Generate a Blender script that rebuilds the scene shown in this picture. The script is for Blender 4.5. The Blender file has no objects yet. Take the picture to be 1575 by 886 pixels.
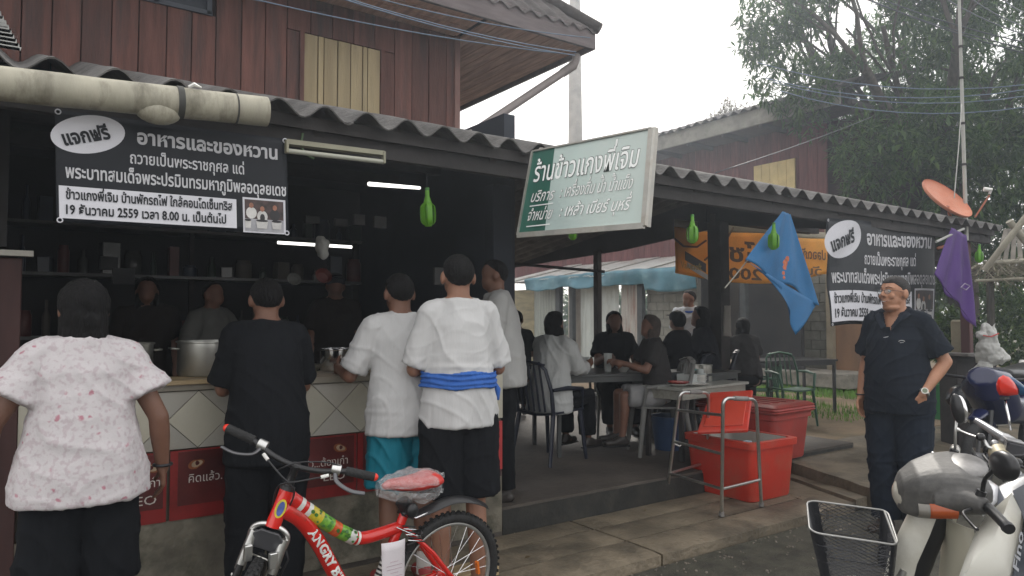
import bpy, bmesh, math, random
import numpy as np
from mathutils import Vector, Matrix, noise, Euler
R = math.radians
SC = bpy.context.scene
COL = SC.collection
random.seed(7)
rng = np.random.default_rng(7)

# ---------------------------------------------------------------- camera, sky, sun, exposure
FPX = 1100.0; CAMH = 1.4; YAW = R(35.2); PIT = R(2.45)
cd = bpy.data.cameras.new('camera'); cam = bpy.data.objects.new('camera', cd); COL.objects.link(cam)
cd.sensor_width = 36.0; cd.lens = FPX / 1575 * 36; cd.clip_start = 0.05; cd.clip_end = 2000
cam.location = (0, 0, CAMH); cam.rotation_euler = (R(90) + PIT, 0, -YAW)
SC.camera = cam
SUN_EL, SUN_AZ = R(38), R(46)          # azimuth from +Y towards +X: sun stands behind the houses, to the right
w = bpy.data.worlds.new('World'); SC.world = w; w.use_nodes = True
nt = w.node_tree; bg = nt.nodes['Background']
sky = nt.nodes.new('ShaderNodeTexSky'); sky.sky_type = 'NISHITA'; sky.sun_disc = False
sky.sun_elevation = SUN_EL; sky.sun_rotation = SUN_AZ; sky.air_density = 1.2; sky.dust_density = 4
mx = nt.nodes.new('ShaderNodeMixRGB'); mx.inputs[0].default_value = 0.86
mx.inputs[2].default_value = (11.2, 10.9, 10.7, 1)
nt.links.new(sky.outputs[0], mx.inputs[1]); nt.links.new(mx.outputs[0], bg.inputs[0])
bg.inputs[1].default_value = 0.10
sl = bpy.data.lights.new('sun', 'SUN'); sl.energy = 1.5; sl.angle = R(12); sl.color = (1, .95, .87)
so = bpy.data.objects.new('sun', sl); COL.objects.link(so)
sd = Vector((math.sin(SUN_AZ) * math.cos(SUN_EL), math.cos(SUN_AZ) * math.cos(SUN_EL), math.sin(SUN_EL)))
so.rotation_euler = (-sd).to_track_quat('-Z', 'Y').to_euler(); so.location = (0, 0, 30)
SC.view_settings.view_transform = 'Standard'; SC.view_settings.look = 'None'
SC.view_settings.exposure = 0.72; SC.view_settings.gamma = 1.0

# ---------------------------------------------------------------- surveying: a point of the photograph (1575x886) on a known plane of the place
def ray(u, v):
    r = (u - 787.5) / FPX; s = (443 - v) / FPX
    f = math.cos(PIT) - s * math.sin(PIT); up = s * math.cos(PIT) + math.sin(PIT)
    return Vector((r * math.cos(YAW) + f * math.sin(YAW), -r * math.sin(YAW) + f * math.cos(YAW), up))
O = Vector((0, 0, CAMH))
def atY(u, v, y): d = ray(u, v); return O + d * (y / d.y)
def atX(u, v, x): d = ray(u, v); return O + d * (x / d.x)
def atZ(u, v, z=0): d = ray(u, v); return O + d * ((z - CAMH) / d.z)
def atD(u, v, t): return O + ray(u, v) * t

# ---------------------------------------------------------------- objects
WL = {}
def thing(name, label, cat, loc=(0, 0, 0), rz=0, group=None, kind=None):
    o = bpy.data.objects.new(name, None); COL.objects.link(o)
    o.location = loc; o.rotation_euler = (0, 0, rz); o.empty_display_size = .1
    o['label'] = label; o['category'] = cat
    if group: o['group'] = group
    WL[o.name] = Vector(loc)
    return o
def tag(o, label=None, cat=None, group=None, kind=None):
    if label: o['label'] = label
    if cat: o['category'] = cat
    if group: o['group'] = group
    if kind: o['kind'] = kind
    return o
def copy_tree(o, parent=None):
    c = o.copy(); COL.objects.link(c)
    if parent is not None: c.parent = parent
    WL[c.name] = WL.get(o.name, Vector())
    for ch in list(o.children): copy_tree(ch, c)
    return c

class MB:
    def __init__(s): s.v = []; s.f = []; s.uv = None
    def add(s, vs, fs):
        n = len(s.v); s.v.extend([tuple(p) for p in vs]); s.f.extend([tuple(i + n for i in f) for f in fs]); return s
    def box(s, c, sz, rz=0, rx=0, ry=0, M=None):
        hx, hy, hz = sz[0] / 2, sz[1] / 2, sz[2] / 2
        M = M or Euler((rx, ry, rz)).to_matrix()
        c = Vector(c)
        vs = [c + M @ Vector((x, y, z)) for z in (-hz, hz) for x, y in ((-hx, -hy), (hx, -hy), (hx, hy), (-hx, hy))]
        return s.add(vs, [(3, 2, 1, 0), (4, 5, 6, 7), (0, 1, 5, 4), (1, 2, 6, 5), (2, 3, 7, 6), (3, 0, 4, 7)])
    def bar(s, a, b, wd, th, up=(0, 0, 1)):
        a = Vector(a); b = Vector(b); d = (b - a); L = d.length; d.normalize()
        x = Vector(up).cross(d)
        if x.length < 1e-4: x = Vector((1, 0, 0)).cross(d)
        x.normalize(); z = d.cross(x)
        M = Matrix((x, d, z)).transposed()
        return s.box((a + b) / 2, (wd, L, th), M=M)
    def tube(s, pts, rad, n=10, cap=True, closed=False, sy=1.0, flat=True, ups=None):
        pts = [Vector(p) for p in pts]; m = len(pts)
        if not hasattr(rad, '__len__'): rad = [rad] * m
        prev = None; rings = []
        for i, p in enumerate(pts):
            if closed: t = pts[(i + 1) % m] - pts[i - 1]
            else: t = pts[min(i + 1, m - 1)] - pts[max(i - 1, 0)]
            t.normalize()
            if prev is None:
                a = Vector((0, 0, 1)) if abs(t.z) < .9 else Vector((1, 0, 0))
                if ups: a = Vector(ups)
                x = a.cross(t).normalized()
            else:
                x = prev - t * prev.dot(t)
                x = x.normalized() if x.length > 1e-6 else Vector((1, 0, 0))
            prev = x; y = t.cross(x)
            r = rad[i]; rx, ry = (r if hasattr(r, '__len__') else (r, r * sy))
            rings.append([p + x * rx * math.cos(2 * math.pi * k / n) + y * ry * math.sin(2 * math.pi * k / n) for k in range(n)])
        vs = [q for rg in rings for q in rg]; fs = []
        for i in range(m if closed else m - 1):
            j = (i + 1) % m
            for k in range(n):
                k2 = (k + 1) % n
                fs.append((i * n + k, i * n + k2, j * n + k2, j * n + k))
        if cap and not closed:
            fs.append(tuple(range(n - 1, -1, -1))); fs.append(tuple((m - 1) * n + k for k in range(n)))
        return s.add(vs, fs)
    def cap(s, a, ra, b, rb, n=12, m=4):
        """tapered capsule with round ends"""
        a = Vector(a); b = Vector(b); d = (b - a)
        L = d.length; d = d.normalized() if L > 1e-6 else Vector((0, 0, 1))
        pts = []; rs = []
        for i in range(m, 0, -1):
            t = i / m * math.pi / 2; pts.append(a - d * ra * math.sin(t)); rs.append(max(ra * math.cos(t), ra * .06))
        pts.append(a); rs.append(ra); pts.append(b); rs.append(rb)
        for i in range(1, m + 1):
            t = i / m * math.pi / 2; pts.append(b + d * rb * math.sin(t)); rs.append(max(rb * math.cos(t), rb * .06))
        return s.tube(pts, rs, n)
    def ell(s, c, r, n=16, m=10, M=None):
        c = Vector(c); vs = []; fs = []
        for i in range(m + 1):
            a = math.pi * i / m
            for k in range(n):
                b = 2 * math.pi * k / n
                p = Vector((r[0] * math.sin(a) * math.cos(b), r[1] * math.sin(a) * math.sin(b), r[2] * math.cos(a)))
                vs.append(c + (M @ p if M else p))
        for i in range(m):
            for k in range(n):
                k2 = (k + 1) % n; fs.append((i * n + k, (i + 1) * n + k, (i + 1) * n + k2, i * n + k2))
        return s.add(vs, fs)
    def lathe(s, c, prof, n=20, axis=(0, 0, 1)):
        ax = Vector(axis).normalized(); q = Vector((0, 0, 1)).rotation_difference(ax)
        c = Vector(c); vs = []; fs = []
        for r, z in prof:
            for k in range(n):
                a = 2 * math.pi * k / n; vs.append(c + q @ Vector((r * math.cos(a), r * math.sin(a), z)))
        for i in range(len(prof) - 1):
            for k in range(n):
                k2 = (k + 1) % n; fs.append((i * n + k, i * n + k2, (i + 1) * n + k2, (i + 1) * n + k))
        return s.add(vs, fs)
    def prism(s, pts, ext):
        """closed outline (3-D points in one plane) pushed along ext"""
        pts = [Vector(p) for p in pts]; e = Vector(ext); n = len(pts)
        vs = pts + [p + e for p in pts]
        fs = [tuple(range(n - 1, -1, -1)), tuple(range(n, 2 * n))] + [(i, (i + 1) % n, n + (i + 1) % n, n + i) for i in range(n)]
        return s.add(vs, fs)
    def grid(s, fn, nu, nv):
        vs = [fn(i / nu, j / nv) for i in range(nu + 1) for j in range(nv + 1)]
        fs = [(i * (nv + 1) + j, (i + 1) * (nv + 1) + j, (i + 1) * (nv + 1) + j + 1, i * (nv + 1) + j + 1) for i in range(nu) for j in range(nv)]
        return s.add(vs, fs)
    def sheet(s, fn, nu, nv, nrm):
        """grid with real thickness: back layer pushed by nrm"""
        nr = Vector(nrm)
        a = [Vector(fn(i / nu, j / nv)) for i in range(nu + 1) for j in range(nv + 1)]
        N = len(a); vs = a + [p + nr for p in a]; fs = []
        for i in range(nu):
            for j in range(nv):
                q = (i * (nv + 1) + j, (i + 1) * (nv + 1) + j, (i + 1) * (nv + 1) + j + 1, i * (nv + 1) + j + 1)
                fs.append(q); fs.append(tuple(N + k for k in reversed(q)))
        def edge(ids):
            for x, y in zip(ids[:-1], ids[1:]): fs.append((y, x, x + N, y + N))
        edge([i * (nv + 1) for i in range(nu + 1)]); edge([nu * (nv + 1) + j for j in range(nv + 1)])
        edge([i * (nv + 1) + nv for i in range(nu, -1, -1)]); edge([j for j in range(nv, -1, -1)])
        return s.add(vs, fs)
    def mesh(s, name, mat=None, off=None, smooth=None):
        me = bpy.data.meshes.new(name)
        v = s.v if off is None else [(x - off[0], y - off[1], z - off[2]) for x, y, z in s.v]
        me.from_pydata(v, [], s.f); me.update()
        if mat: me.materials.append(mat)
        if smooth:
            me.polygons.foreach_set('use_smooth', [True] * len(me.polygons))
            if smooth is not True:
                me.set_sharp_from_angle(angle=R(smooth))
        return me
    def build(s, name, mat, parent=None, smooth=None, bevel=0, fixn=True, seg=1, mods=None):
        off = WL.get(parent.name, Vector()) if parent is not None else None
        me = s.mesh(name, mat, off)
        if fixn or bevel:
            bm = bmesh.new(); bm.from_mesh(me)
            if bevel:
                bmesh.ops.remove_doubles(bm, verts=bm.verts, dist=1e-5)
                ed = [e for e in bm.edges if len(e.link_faces) == 2 and e.calc_face_angle(0) > R(35)]
                bmesh.ops.bevel(bm, geom=ed, offset=bevel, segments=seg, profile=.6, affect='EDGES')
            bmesh.ops.recalc_face_normals(bm, faces=bm.faces)
            bm.to_mesh(me); bm.free()
        if smooth:
            me.polygons.foreach_set('use_smooth', [True] * len(me.polygons))
            if smooth is not True: me.set_sharp_from_angle(angle=R(smooth))
        o = bpy.data.objects.new(name, me); COL.objects.link(o)
        if parent is not None:
            o.parent = parent; WL[o.name] = off
        return o

def structure(name, mb, mat, **k):
    o = mb.build(name, mat, None, **k); o['kind'] = 'structure'; return o

# ---------------------------------------------------------------- materials
MATS = {}
def mat(name, col, rough=.7, var=.15, scale=8., bump=.0, bscale=None, metal=0., spec=.5, stretch=(1, 1, 1), dirt=None, dscale=2., damt=.5, coat=0., transl=0., detail=4., sheen=0., ovar=.10):
    if name in MATS: return MATS[name]
    m = bpy.data.materials.new(name); m.use_nodes = True; nt = m.node_tree
    b = nt.nodes['Principled BSDF']; L = nt.links.new
    tc = nt.nodes.new('ShaderNodeTexCoord'); mp = nt.nodes.new('ShaderNodeMapping'); mp.inputs['Scale'].default_value = stretch
    L(tc.outputs['Object'], mp.inputs[0])
    # pieces that share a mesh still differ: shift the texture by the object's own random number
    oi = nt.nodes.new('ShaderNodeObjectInfo'); vm = nt.nodes.new('ShaderNodeVectorMath'); vm.operation = 'MULTIPLY_ADD'
    cb = nt.nodes.new('ShaderNodeCombineXYZ')
    for i in range(3): L(oi.outputs['Random'], cb.inputs[i])
    vm.inputs[1].default_value = (13.1, 7.7, 5.3)
    L(cb.outputs[0], vm.inputs[0]); L(mp.outputs[0], vm.inputs[2])
    nz = nt.nodes.new('ShaderNodeTexNoise'); nz.inputs['Scale'].default_value = scale; nz.inputs['Detail'].default_value = detail
    L(vm.outputs[0], nz.inputs['Vector'])
    cr = nt.nodes.new('ShaderNodeValToRGB'); c = list(col[:3])
    lo = [x * (1 - var) for x in c]; hi = [min(1, x * (1 + var)) for x in c]
    cr.color_ramp.elements[0].position = .3; cr.color_ramp.elements[1].position = .7
    cr.color_ramp.elements[0].color = (*lo, 1); cr.color_ramp.elements[1].color = (*hi, 1)
    L(nz.outputs[0], cr.inputs[0]); out = cr.outputs[0]
    if dirt:
        n2 = nt.nodes.new('ShaderNodeTexNoise'); n2.inputs['Scale'].default_value = dscale; n2.inputs['Detail'].default_value = 7; n2.inputs['Roughness'].default_value = .65
        L(vm.outputs[0], n2.inputs['Vector'])
        r2 = nt.nodes.new('ShaderNodeValToRGB'); r2.color_ramp.elements[0].position = .48; r2.color_ramp.elements[1].position = .68
        r2.color_ramp.elements[0].color = (0, 0, 0, 1); r2.color_ramp.elements[1].color = (damt, damt, damt, 1)
        L(n2.outputs[0], r2.inputs[0])
        mxx = nt.nodes.new('ShaderNodeMixRGB'); mxx.inputs[2].default_value = (*dirt, 1)
        L(r2.outputs[0], mxx.inputs[0]); L(out, mxx.inputs[1]); out = mxx.outputs[0]
    if ovar:
        mr = nt.nodes.new('ShaderNodeMapRange'); mr.inputs['To Min'].default_value = 1 - ovar; mr.inputs['To Max'].default_value = 1 + ovar
        L(oi.outputs['Random'], mr.inputs['Value']); mu = nt.nodes.new('ShaderNodeVectorMath'); mu.operation = 'SCALE'
        L(out, mu.inputs[0]); L(mr.outputs[0], mu.inputs['Scale']); out = mu.outputs[0]
    L(out, b.inputs['Base Color'])
    b.inputs['Roughness'].default_value = rough; b.inputs['Metallic'].default_value = metal
    b.inputs['Specular IOR Level'].default_value = spec
    if coat: b.inputs['Coat Weight'].default_value = coat; b.inputs['Coat Roughness'].default_value = .08
    if sheen: b.inputs['Sheen Weight'].default_value = sheen
    if bump:
        n3 = nt.nodes.new('ShaderNodeTexNoise'); n3.inputs['Scale'].default_value = bscale or scale * 3; n3.inputs['Detail'].default_value = 5
        L(vm.outputs[0], n3.inputs['Vector'])
        bp = nt.nodes.new('ShaderNodeBump'); bp.inputs['Strength'].default_value = bump; bp.inputs['Distance'].default_value = .02
        L(n3.outputs[0], bp.inputs['Height']); L(bp.outputs[0], b.inputs['Normal'])
    if transl:
        tr = nt.nodes.new('ShaderNodeBsdfTranslucent'); ms = nt.nodes.new('ShaderNodeMixShader'); ms.inputs[0].default_value = transl
        L(out, tr.inputs[0]); L(b.outputs[0], ms.inputs[1]); L(tr.outputs[0], ms.inputs[2])
        L(ms.outputs[0], nt.nodes['Material Output'].inputs[0])
    MATS[name] = m; return m
def emit(name, col, st):
    m = bpy.data.materials.new(name); m.use_nodes = True; b = m.node_tree.nodes['Principled BSDF']
    b.inputs['Base Color'].default_value = (*col, 1); b.inputs['Emission Color'].default_value = (*col, 1); b.inputs['Emission Strength'].default_value = st
    return m

concrete = mat('wet_concrete', (.170, .140, .098), .6, .40, 3.2, .6, 30, dirt=(.040, .036, .026), dscale=2.2, damt=.8)
concrete_lt = mat('pale_concrete', (.20, .185, .155), .85, .3, 4, .5, 25, dirt=(.05, .047, .035), dscale=3, damt=.8)
conc_dark = mat('mossy_concrete', (.035, .036, .028), .85, .4, 5, .4, 30)
asphalt = mat('asphalt', (.066, .062, .044), .75, .40, 9, .9, 90, dirt=(.115, .105, .078), dscale=4, damt=.5)
earth = mat('packed_earth', (.16, .115, .075), .95, .3, 3, .5, 20, dirt=(.06, .075, .03), dscale=.8, damt=.8)
redwood = mat('red_stained_plank', (.128, .052, .040), .75, .3, 5, .25, 30, stretch=(5, 5, .5), dirt=(.045, .034, .033), dscale=1.5, damt=.85, ovar=.22)
redwood2 = mat('maroon_board', (.12, .042, .040), .8, .3, 5, .2, 30, stretch=(4, 4, .5), ovar=.18)
soffitwood = mat('soffit_board', (.50, .30, .22), .75, .25, 6, .2, 30, stretch=(5, .6, 5))  # base raised so the lens flare's pink lift sits in the colour
paleplank = mat('pale_shutter_plank', (.36, .29, .17), .75, .2, 5, .2, 30, stretch=(6, 6, .5), dirt=(.24, .18, .10), dscale=2.5, damt=.6)
fascia_m = mat('fascia_wood', (.14, .115, .115), .8, .25, 6, .2, stretch=(.5, 3, 3))
fibro = mat('fibre_cement_sheet', (.11, .105, .10), .9, .35, 6, .5, 40, dirt=(.035, .032, .028), dscale=2, damt=.8)
roofdark = mat('old_roof_tile', (.075, .065, .062), .9, .4, 5, .4, 30)
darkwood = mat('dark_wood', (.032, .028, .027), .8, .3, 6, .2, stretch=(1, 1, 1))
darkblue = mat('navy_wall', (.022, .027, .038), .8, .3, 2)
darkpanel = mat('dark_panel', (.022, .021, .021), .85, .3, 3)  # even near-black base for walls, ceiling and gap panels
pvc = mat('dirty_pvc', (.34, .32, .25), .6, .18, 6, .15, 20, stretch=(1.6, 1, .5), dirt=(.10, .09, .06), dscale=7, damt=.8)
pvcgrey = mat('grey_pipe', (.26, .23, .22), .6, .15, 6)
tilem = mat('glazed_tile', (.46, .44, .36), .32, .10, 3, .05, dirt=(.30, .27, .20), dscale=3, damt=.5)
tilem2 = mat('glazed_half_tile', (.40, .385, .34), .32, .10, 3, .05, dirt=(.28, .25, .19), dscale=3, damt=.5)  # slightly greyer glaze for the half tiles
grout = mat('grout', (.10, .09, .07), .9, .3, 10)
counterwood = mat('counter_board', (.36, .27, .15), .6, .25, 5, .15, stretch=(1, 4, 4), dirt=(.14, .10, .06), dscale=4, damt=.6)
steel = mat('stainless_steel', (.55, .54, .50), .28, .08, 12, metal=1.)
alu = mat('aluminium_tube', (.62, .62, .60), .38, .08, 20, metal=1.)
chrome = mat('chrome', (.75, .75, .76), .12, .04, 10, metal=1.)
blk = mat('black_plastic', (.016, .016, .018), .45, .2, 10)
rubber = mat('black_rubber', (.018, .018, .018), .8, .25, 20, .3, 80)
white_p = mat('white_plastic', (.72, .71, .67), .4, .08, 6)
dirtywhite = mat('off_white_paint', (.5, .49, .44), .6, .15, 6, dirt=(.25, .22, .17), dscale=3)

def smoothpath(pts, n=8):
    P = [Vector(p) for p in pts]; out = []
    for i in range(len(P) - 1):
        p0 = P[max(i - 1, 0)]; p1 = P[i]; p2 = P[i + 1]; p3 = P[min(i + 2, len(P) - 1)]
        for k in range(n):
            t = k / n; out.append(.5 * ((2 * p1) + (p2 - p0) * t + (2 * p0 - 5 * p1 + 4 * p2 - p3) * t * t + (3 * p1 - p0 - 3 * p2 + p3) * t ** 3))
    out.append(P[-1]); return out
# writing as thin mesh laid on a plane
def text_obj(name, body, origin, xdir, ydir, height, m, parent, width=None, embolden=.0, shear=0., lift=.0012, align='LEFT', res=2, both=None):
    xdir = Vector(xdir).normalized(); ydir = Vector(ydir).normalized(); nz = xdir.cross(ydir).normalized()
    def curve(b, off):
        c = bpy.data.curves.new('w', 'FONT'); c.body = b; c.size = 1; c.resolution_u = res; c.offset = off; c.shear = shear
        c.fill_mode = 'FRONT' if False else c.fill_mode
        return c
    up = 'ัิีึื็'; tone = '่้๊๋์'
    main = ''; extra = []
    for i, ch in enumerate(body):
        if ch in tone and i and (body[i - 1] in up or (i + 1 < len(body) and body[i + 1] == 'ำ')):
            extra.append((len(main), ch, .17 if body[i - 1] in up else .2))
        else: main += ch
    def conv(b, off):
        c = curve(b, off); o = bpy.data.objects.new('w', c); COL.objects.link(o)
        dg = bpy.context.evaluated_depsgraph_get(); me = bpy.data.meshes.new_from_object(o.evaluated_get(dg))
        bpy.data.objects.remove(o); bpy.data.curves.remove(c)
        vs = [v.co.copy() for v in me.vertices]; fs = [tuple(p.vertices) for p in me.polygons]
        bpy.data.meshes.remove(me); return vs, fs
    vs, fs = conv(main, embolden)
    if not vs: return None
    for idx, ch, dz in extra:
        pv, _ = conv(main[:idx].rstrip(up) or 'I', embolden)
        tv, tf = conv(ch, embolden)
        if not tv: continue
        px = max(p.x for p in pv); tx = max(p.x for p in tv); n = len(vs)
        vs += [Vector((p.x - tx + px + .0, p.y + dz, 0)) for p in tv]; fs += [tuple(i + n for i in f) for f in tf]
    x0 = min(p.x for p in vs); x1 = max(p.x for p in vs)
    sx = height if width is None else width / (x1 - x0)
    base = Vector(origin)
    if align == 'CENTER': base = base - xdir * sx * (x1 - x0) / 2
    mb = MB(); out = []
    for p in vs: out.append(base + xdir * ((p.x - x0) * sx) + ydir * (p.y * height) + nz * lift)
    mb.add(out, fs)
    return mb.build(name, m, parent, fixn=False)
# ================================================================ ground, road, pavement
structure('ground', MB().box((20, 20, -.32), (240, 240, .3)), earth)
structure('road', MB().box((20, -12.0, -.12), (160, 30.03, .1)), asphalt)
pave = structure('pavement', MB().box((2.3, 3.46, -.115), (7.1, .82, .08)), conc_dark)
sl_x = [-1.2, -.86, 1.19, 3.237, 5.30]
slab_meshes = {}
rows = [(3.03, 3.328), (3.346, 3.632), (3.650, 3.885)]
for ri, (y0, y1) in enumerate(rows):
    for i in range(1, 5):
        x0, x1 = sl_x[i - 1] if i > 1 else -3.0, sl_x[i]
        mb = MB()
        # slab with a slightly uneven top and a worn front edge
        n = max(3, int((x1 - x0) / .12)); tilt = random.uniform(-.003, .003); dz = random.uniform(-.003, .003)
        def fn(a, b, x0=x0, x1=x1, y0=y0, y1=y1, ri=ri, tilt=tilt, dz=dz):
            x = x0 + .009 + (x1 - x0 - .018) * a; y = y0 + (y1 - y0) * b
            e = noise.noise(Vector((x * 3, y * 3, 0))) * .003 - (.006 if b in (0, 1) or a in (0, 1) else 0)
            if ri == 0 and b == 0: y += noise.noise(Vector((x * 9, 0, 3))) * .007; e -= .006
            return (x, y, e + dz + tilt * (a - .5))
        mb.sheet(fn, n, 5, (0, 0, -.088))
        o = mb.build('slab', concrete, pave, smooth=40)
# gutter strip of lighter slabs past the last joint
for k, (x0, x1, z) in enumerate([(5.31, 5.66, -.004), (5.68, 5.84, .018)]):
    MB().sheet(lambda a, b: (x0 + (x1 - x0) * a - .35 * (1 - b), 3.0 + .9 * b, z + noise.noise(Vector((a * 3, b * 4, k))) * .006), 3, 6, (0, 0, -.07)).build('slab', concrete, pave, smooth=40)
plat = structure('platform', MB().sheet(lambda a, b: (-4 + 10.9 * a, 3.9 + 5.9 * b + (.012 * noise.noise(Vector((a * 60, 0, 0))) if b == 0 else 0), .17 + .004 * noise.noise(Vector((a * 30, b * 15, 0)))), 90, 16, (0, 0, -.30)),
                 mat('shop_floor', (.085, .072, .060), .7, .35, 2.2, .3, 25, dirt=(.03, .026, .02), dscale=1.2, damt=.7), smooth=40)
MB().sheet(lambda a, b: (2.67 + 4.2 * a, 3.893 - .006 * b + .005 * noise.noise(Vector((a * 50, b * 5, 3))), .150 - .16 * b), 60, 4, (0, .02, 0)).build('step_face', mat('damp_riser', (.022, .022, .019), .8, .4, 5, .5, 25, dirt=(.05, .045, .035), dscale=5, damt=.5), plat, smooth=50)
structure('concrete_pad', MB().sheet(lambda a, b: (5.86 + 5 * a - .36 * (1 - b) * (1 - a), 2.95 + 1.25 * b, .085 + .05 * b + .01 * noise.noise(Vector((a * 8, b * 6, 2))) - .12 * max(0, a - .3)), 20, 10, (0, 0, -.25)), concrete, smooth=40)
structure('yard', MB().sheet(lambda a, b: (6.4 + 22 * a, 4.2 + 22 * b, .10 + .03 * noise.noise(Vector((a * 20, b * 20, 4)))), 30, 30, (0, 0, -.2)), mat('yard_earth', (.20, .145, .09), .95, .3, 1.5, .5, 18, dirt=(.08, .085, .045), dscale=.7, damt=.7), smooth=40)

# crumbs and grit along the kerb
mb = MB()
for i in range(420):
    x = random.uniform(-.5, 6); y = 3.0 - abs(random.gauss(0, .16)) if i % 3 else random.uniform(.8, 3.0); s = random.uniform(.003, .011)
    mb.box((x, y, -.07 + s * .4), (s * 1.4, s, s * .9), rz=random.uniform(0, 3), rx=random.uniform(-.4, .4))
tag(mb.build('gravel', mat('pale_grit', (.24, .21, .17), .9, .4, 3), None), 'pale grit and crumbs scattered along the foot of the kerb', 'gravel', kind='stuff')

# grass patches in the yard
grassm = mat('grass_blade', (.11, .23, .035), .8, .4, 3)
mb = MB()
for i in range(16000):
    if i % 3: x, y = random.uniform(8.6, 16), random.uniform(4.9, 9.5)
    else: x, y = random.gauss(12.5, 1.7), random.gauss(7.4, .9)
    if x < 8 or y < 4.6: continue
    if noise.noise(Vector((x * .8, y * .8, 7))) < -.08: continue
    h = random.uniform(.04, .12); a = random.uniform(0, 6.3); wd = .008
    dx, dy = math.cos(a) * wd, math.sin(a) * wd; lx, ly = random.uniform(-.03, .03), random.uniform(-.03, .03)
    mb.add([(x - dx, y - dy, .08), (x + dx, y + dy, .08), (x + lx, y + ly, .1 + h)], [(0, 1, 2)])
tag(mb.build('grass', grassm, None, fixn=False), 'patchy green grass in the yard behind the dining shed', 'grass', kind='stuff')

# ================================================================ the shop: counter
counter = thing('shop_counter', 'tiled shop counter with diamond tiles over red posters and a rough concrete base', 'counter', (1.35, 4.1, 0))
CX0, CX1, CY = .05, 2.66, 3.885
MB().sheet(lambda a, b: (CX0 + (CX1 - CX0) * a, CY + .0 + .006 * noise.noise(Vector((a * 40, b * 8, 1))), .02 + .385 * b), 60, 8, (0, .45, 0)).build('base', mat('rough_render', (.17, .155, .12), .9, .45, 5, .7, 18, dirt=(.03, .035, .02), dscale=4, damt=.9), counter, smooth=50)
MB().box(((CX0 + CX1) / 2, 4.1, .72), (CX1 - CX0, .40, .63)).build('core', grout, counter)
MB().box((1.30, 4.12, 1.058), (2.56, .52, .034)).build('counter_top', mat('grey_counter_top', (.22, .20, .16), .45, .25, 5, dirt=(.1, .08, .05)), counter, bevel=.003)
MB().box((.62, 3.99, 1.083), (.82, .30, .022), rz=R(1)).build('board', counterwood, counter, bevel=.002)
MB().box((1.94, 4.0, 1.082), (1.1, .26, .02)).build('board', mat('old_board', (.24, .20, .15), .6, .3, 4, stretch=(.6, 5, 5), dirt=(.1, .08, .05)), counter, bevel=.002)
# diamond tiles in one row, half tiles above and below
tw = .290; z0, z1 = .752, 1.038; zc = (z0 + z1) / 2
g = .003
kx = .80
def tile(pts, m, t=.008):
    mb = MB(); c = sum((Vector(p) for p in pts), Vector()) / len(pts)
    q = [c + (Vector(p) - c) * (1 - .018) for p in pts]
    q = [Vector((max(CX0, min(CX1, p.x)), CY - .002 - random.uniform(0, .0015), p.z)) for p in q]
    mb.prism(q, (0, -t, 0)); mb.build('tile', m, counter, bevel=.0012)
i = -3
while kx + i * tw < CX1 + tw:
    cx = kx + i * tw
    if cx + tw / 2 > CX0 and cx - tw / 2 < CX1:
        h = tw / 2
        if cx - h >= CX0 and cx + h <= CX1:
            tile([(cx - h, 0, zc), (cx, 0, z0), (cx + h, 0, zc), (cx, 0, z1)], tilem)
        xa, xb, xc = cx, cx + h, cx + tw
        if xc <= CX1 + .01 and xa >= CX0:
            tile([(xa, 0, z0), (xc, 0, z0), (xb, 0, zc)], tilem2)
            tile([(xa, 0, z1), (xb, 0, zc), (xc, 0, z1)], tilem2)
    i += 1
tile([(2.545, 0, z0), (CX1, 0, z0), (CX1, 0, z1), (2.545, 0, z1), (2.545, 0, zc)], tilem)
tile([(CX0, 0, z0), (.21, 0, z0), (.08, 0, zc), (.21, 0, z1), (CX0, 0, z1)], tilem)
MB().box((CX1 + .004, 4.09, .895), (.008, .40, .29)).build('end_tile', tilem, counter, bevel=.001)
# red posters below the tiles
redp = mat('red_poster', (.24, .016, .015), .35, .3, 3, dirt=(.05, .008, .008), dscale=3, damt=.7)
redd = mat('dark_poster', (.085, .012, .011), .35, .5, 4)
eyew = mat('poster_eye_white', (.35, .27, .18), .4, .2, 30); eyeo = mat('poster_eye_amber', (.22, .07, .02), .4, .3, 20)
ltrw = mat('poster_lettering', (.55, .52, .48), .5, .05)
for k, (xa, xb) in enumerate([(.06, .19), (.20, .66), (.675, 1.16), (1.165, 1.648), (1.655, 2.15), (2.16, 2.44)]):
    p = MB().box(((xa + xb) / 2, CY - .004, .575), (xb - xa, .006, .34)).build('poster', redp, counter)
    MB().box(((xa + xb) / 2 + .01, CY - .0085, .605), (xb - xa - .05, .002, .265)).build('poster_field', redd, p)
    for ex in (xa + .12, xa + .385):
        if ex > xb - .04: continue
        y = CY - .0105
        def disc(cx, cz, rx, rz_, yy, rot=0):
            pts = []
            for q in range(18):
                a = 2 * math.pi * q / 18; x, z = rx * math.cos(a), rz_ * math.sin(a) * (1 if math.cos(a) < 0 else .8)
                pts.append((cx + x * math.cos(rot) - z * math.sin(rot), yy, cz + x * math.sin(rot) + z * math.cos(rot)))
            return MB().prism(pts, (0, -.0006, 0))
        s = -1 if ex == xa + .12 else 1
        disc(ex, .672, .040, .024, y, -.3 * s).build('eye_rim', eyeo, p)
        disc(ex + .003, .673, .027, .017, y - .001, -.3 * s).build('eye_white', eyew, p)
        disc(ex + .004, .676, .010, .012, y - .002).build('pupil', redd, p)
    if xb - xa > .4:
        text_obj('lettering', 'คิดแล้ว...ต้องเก๋า', (xa + .085, CY - .0105, .582), (1, 0, 0), (0, 0, 1), .058, ltrw, p, width=.345)
        text_obj('lettering', 'LEO', (xa + .29, CY - .0105, .50), (1, 0, 0), (0, 0, 1), .062, ltrw, p, width=.125)
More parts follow.
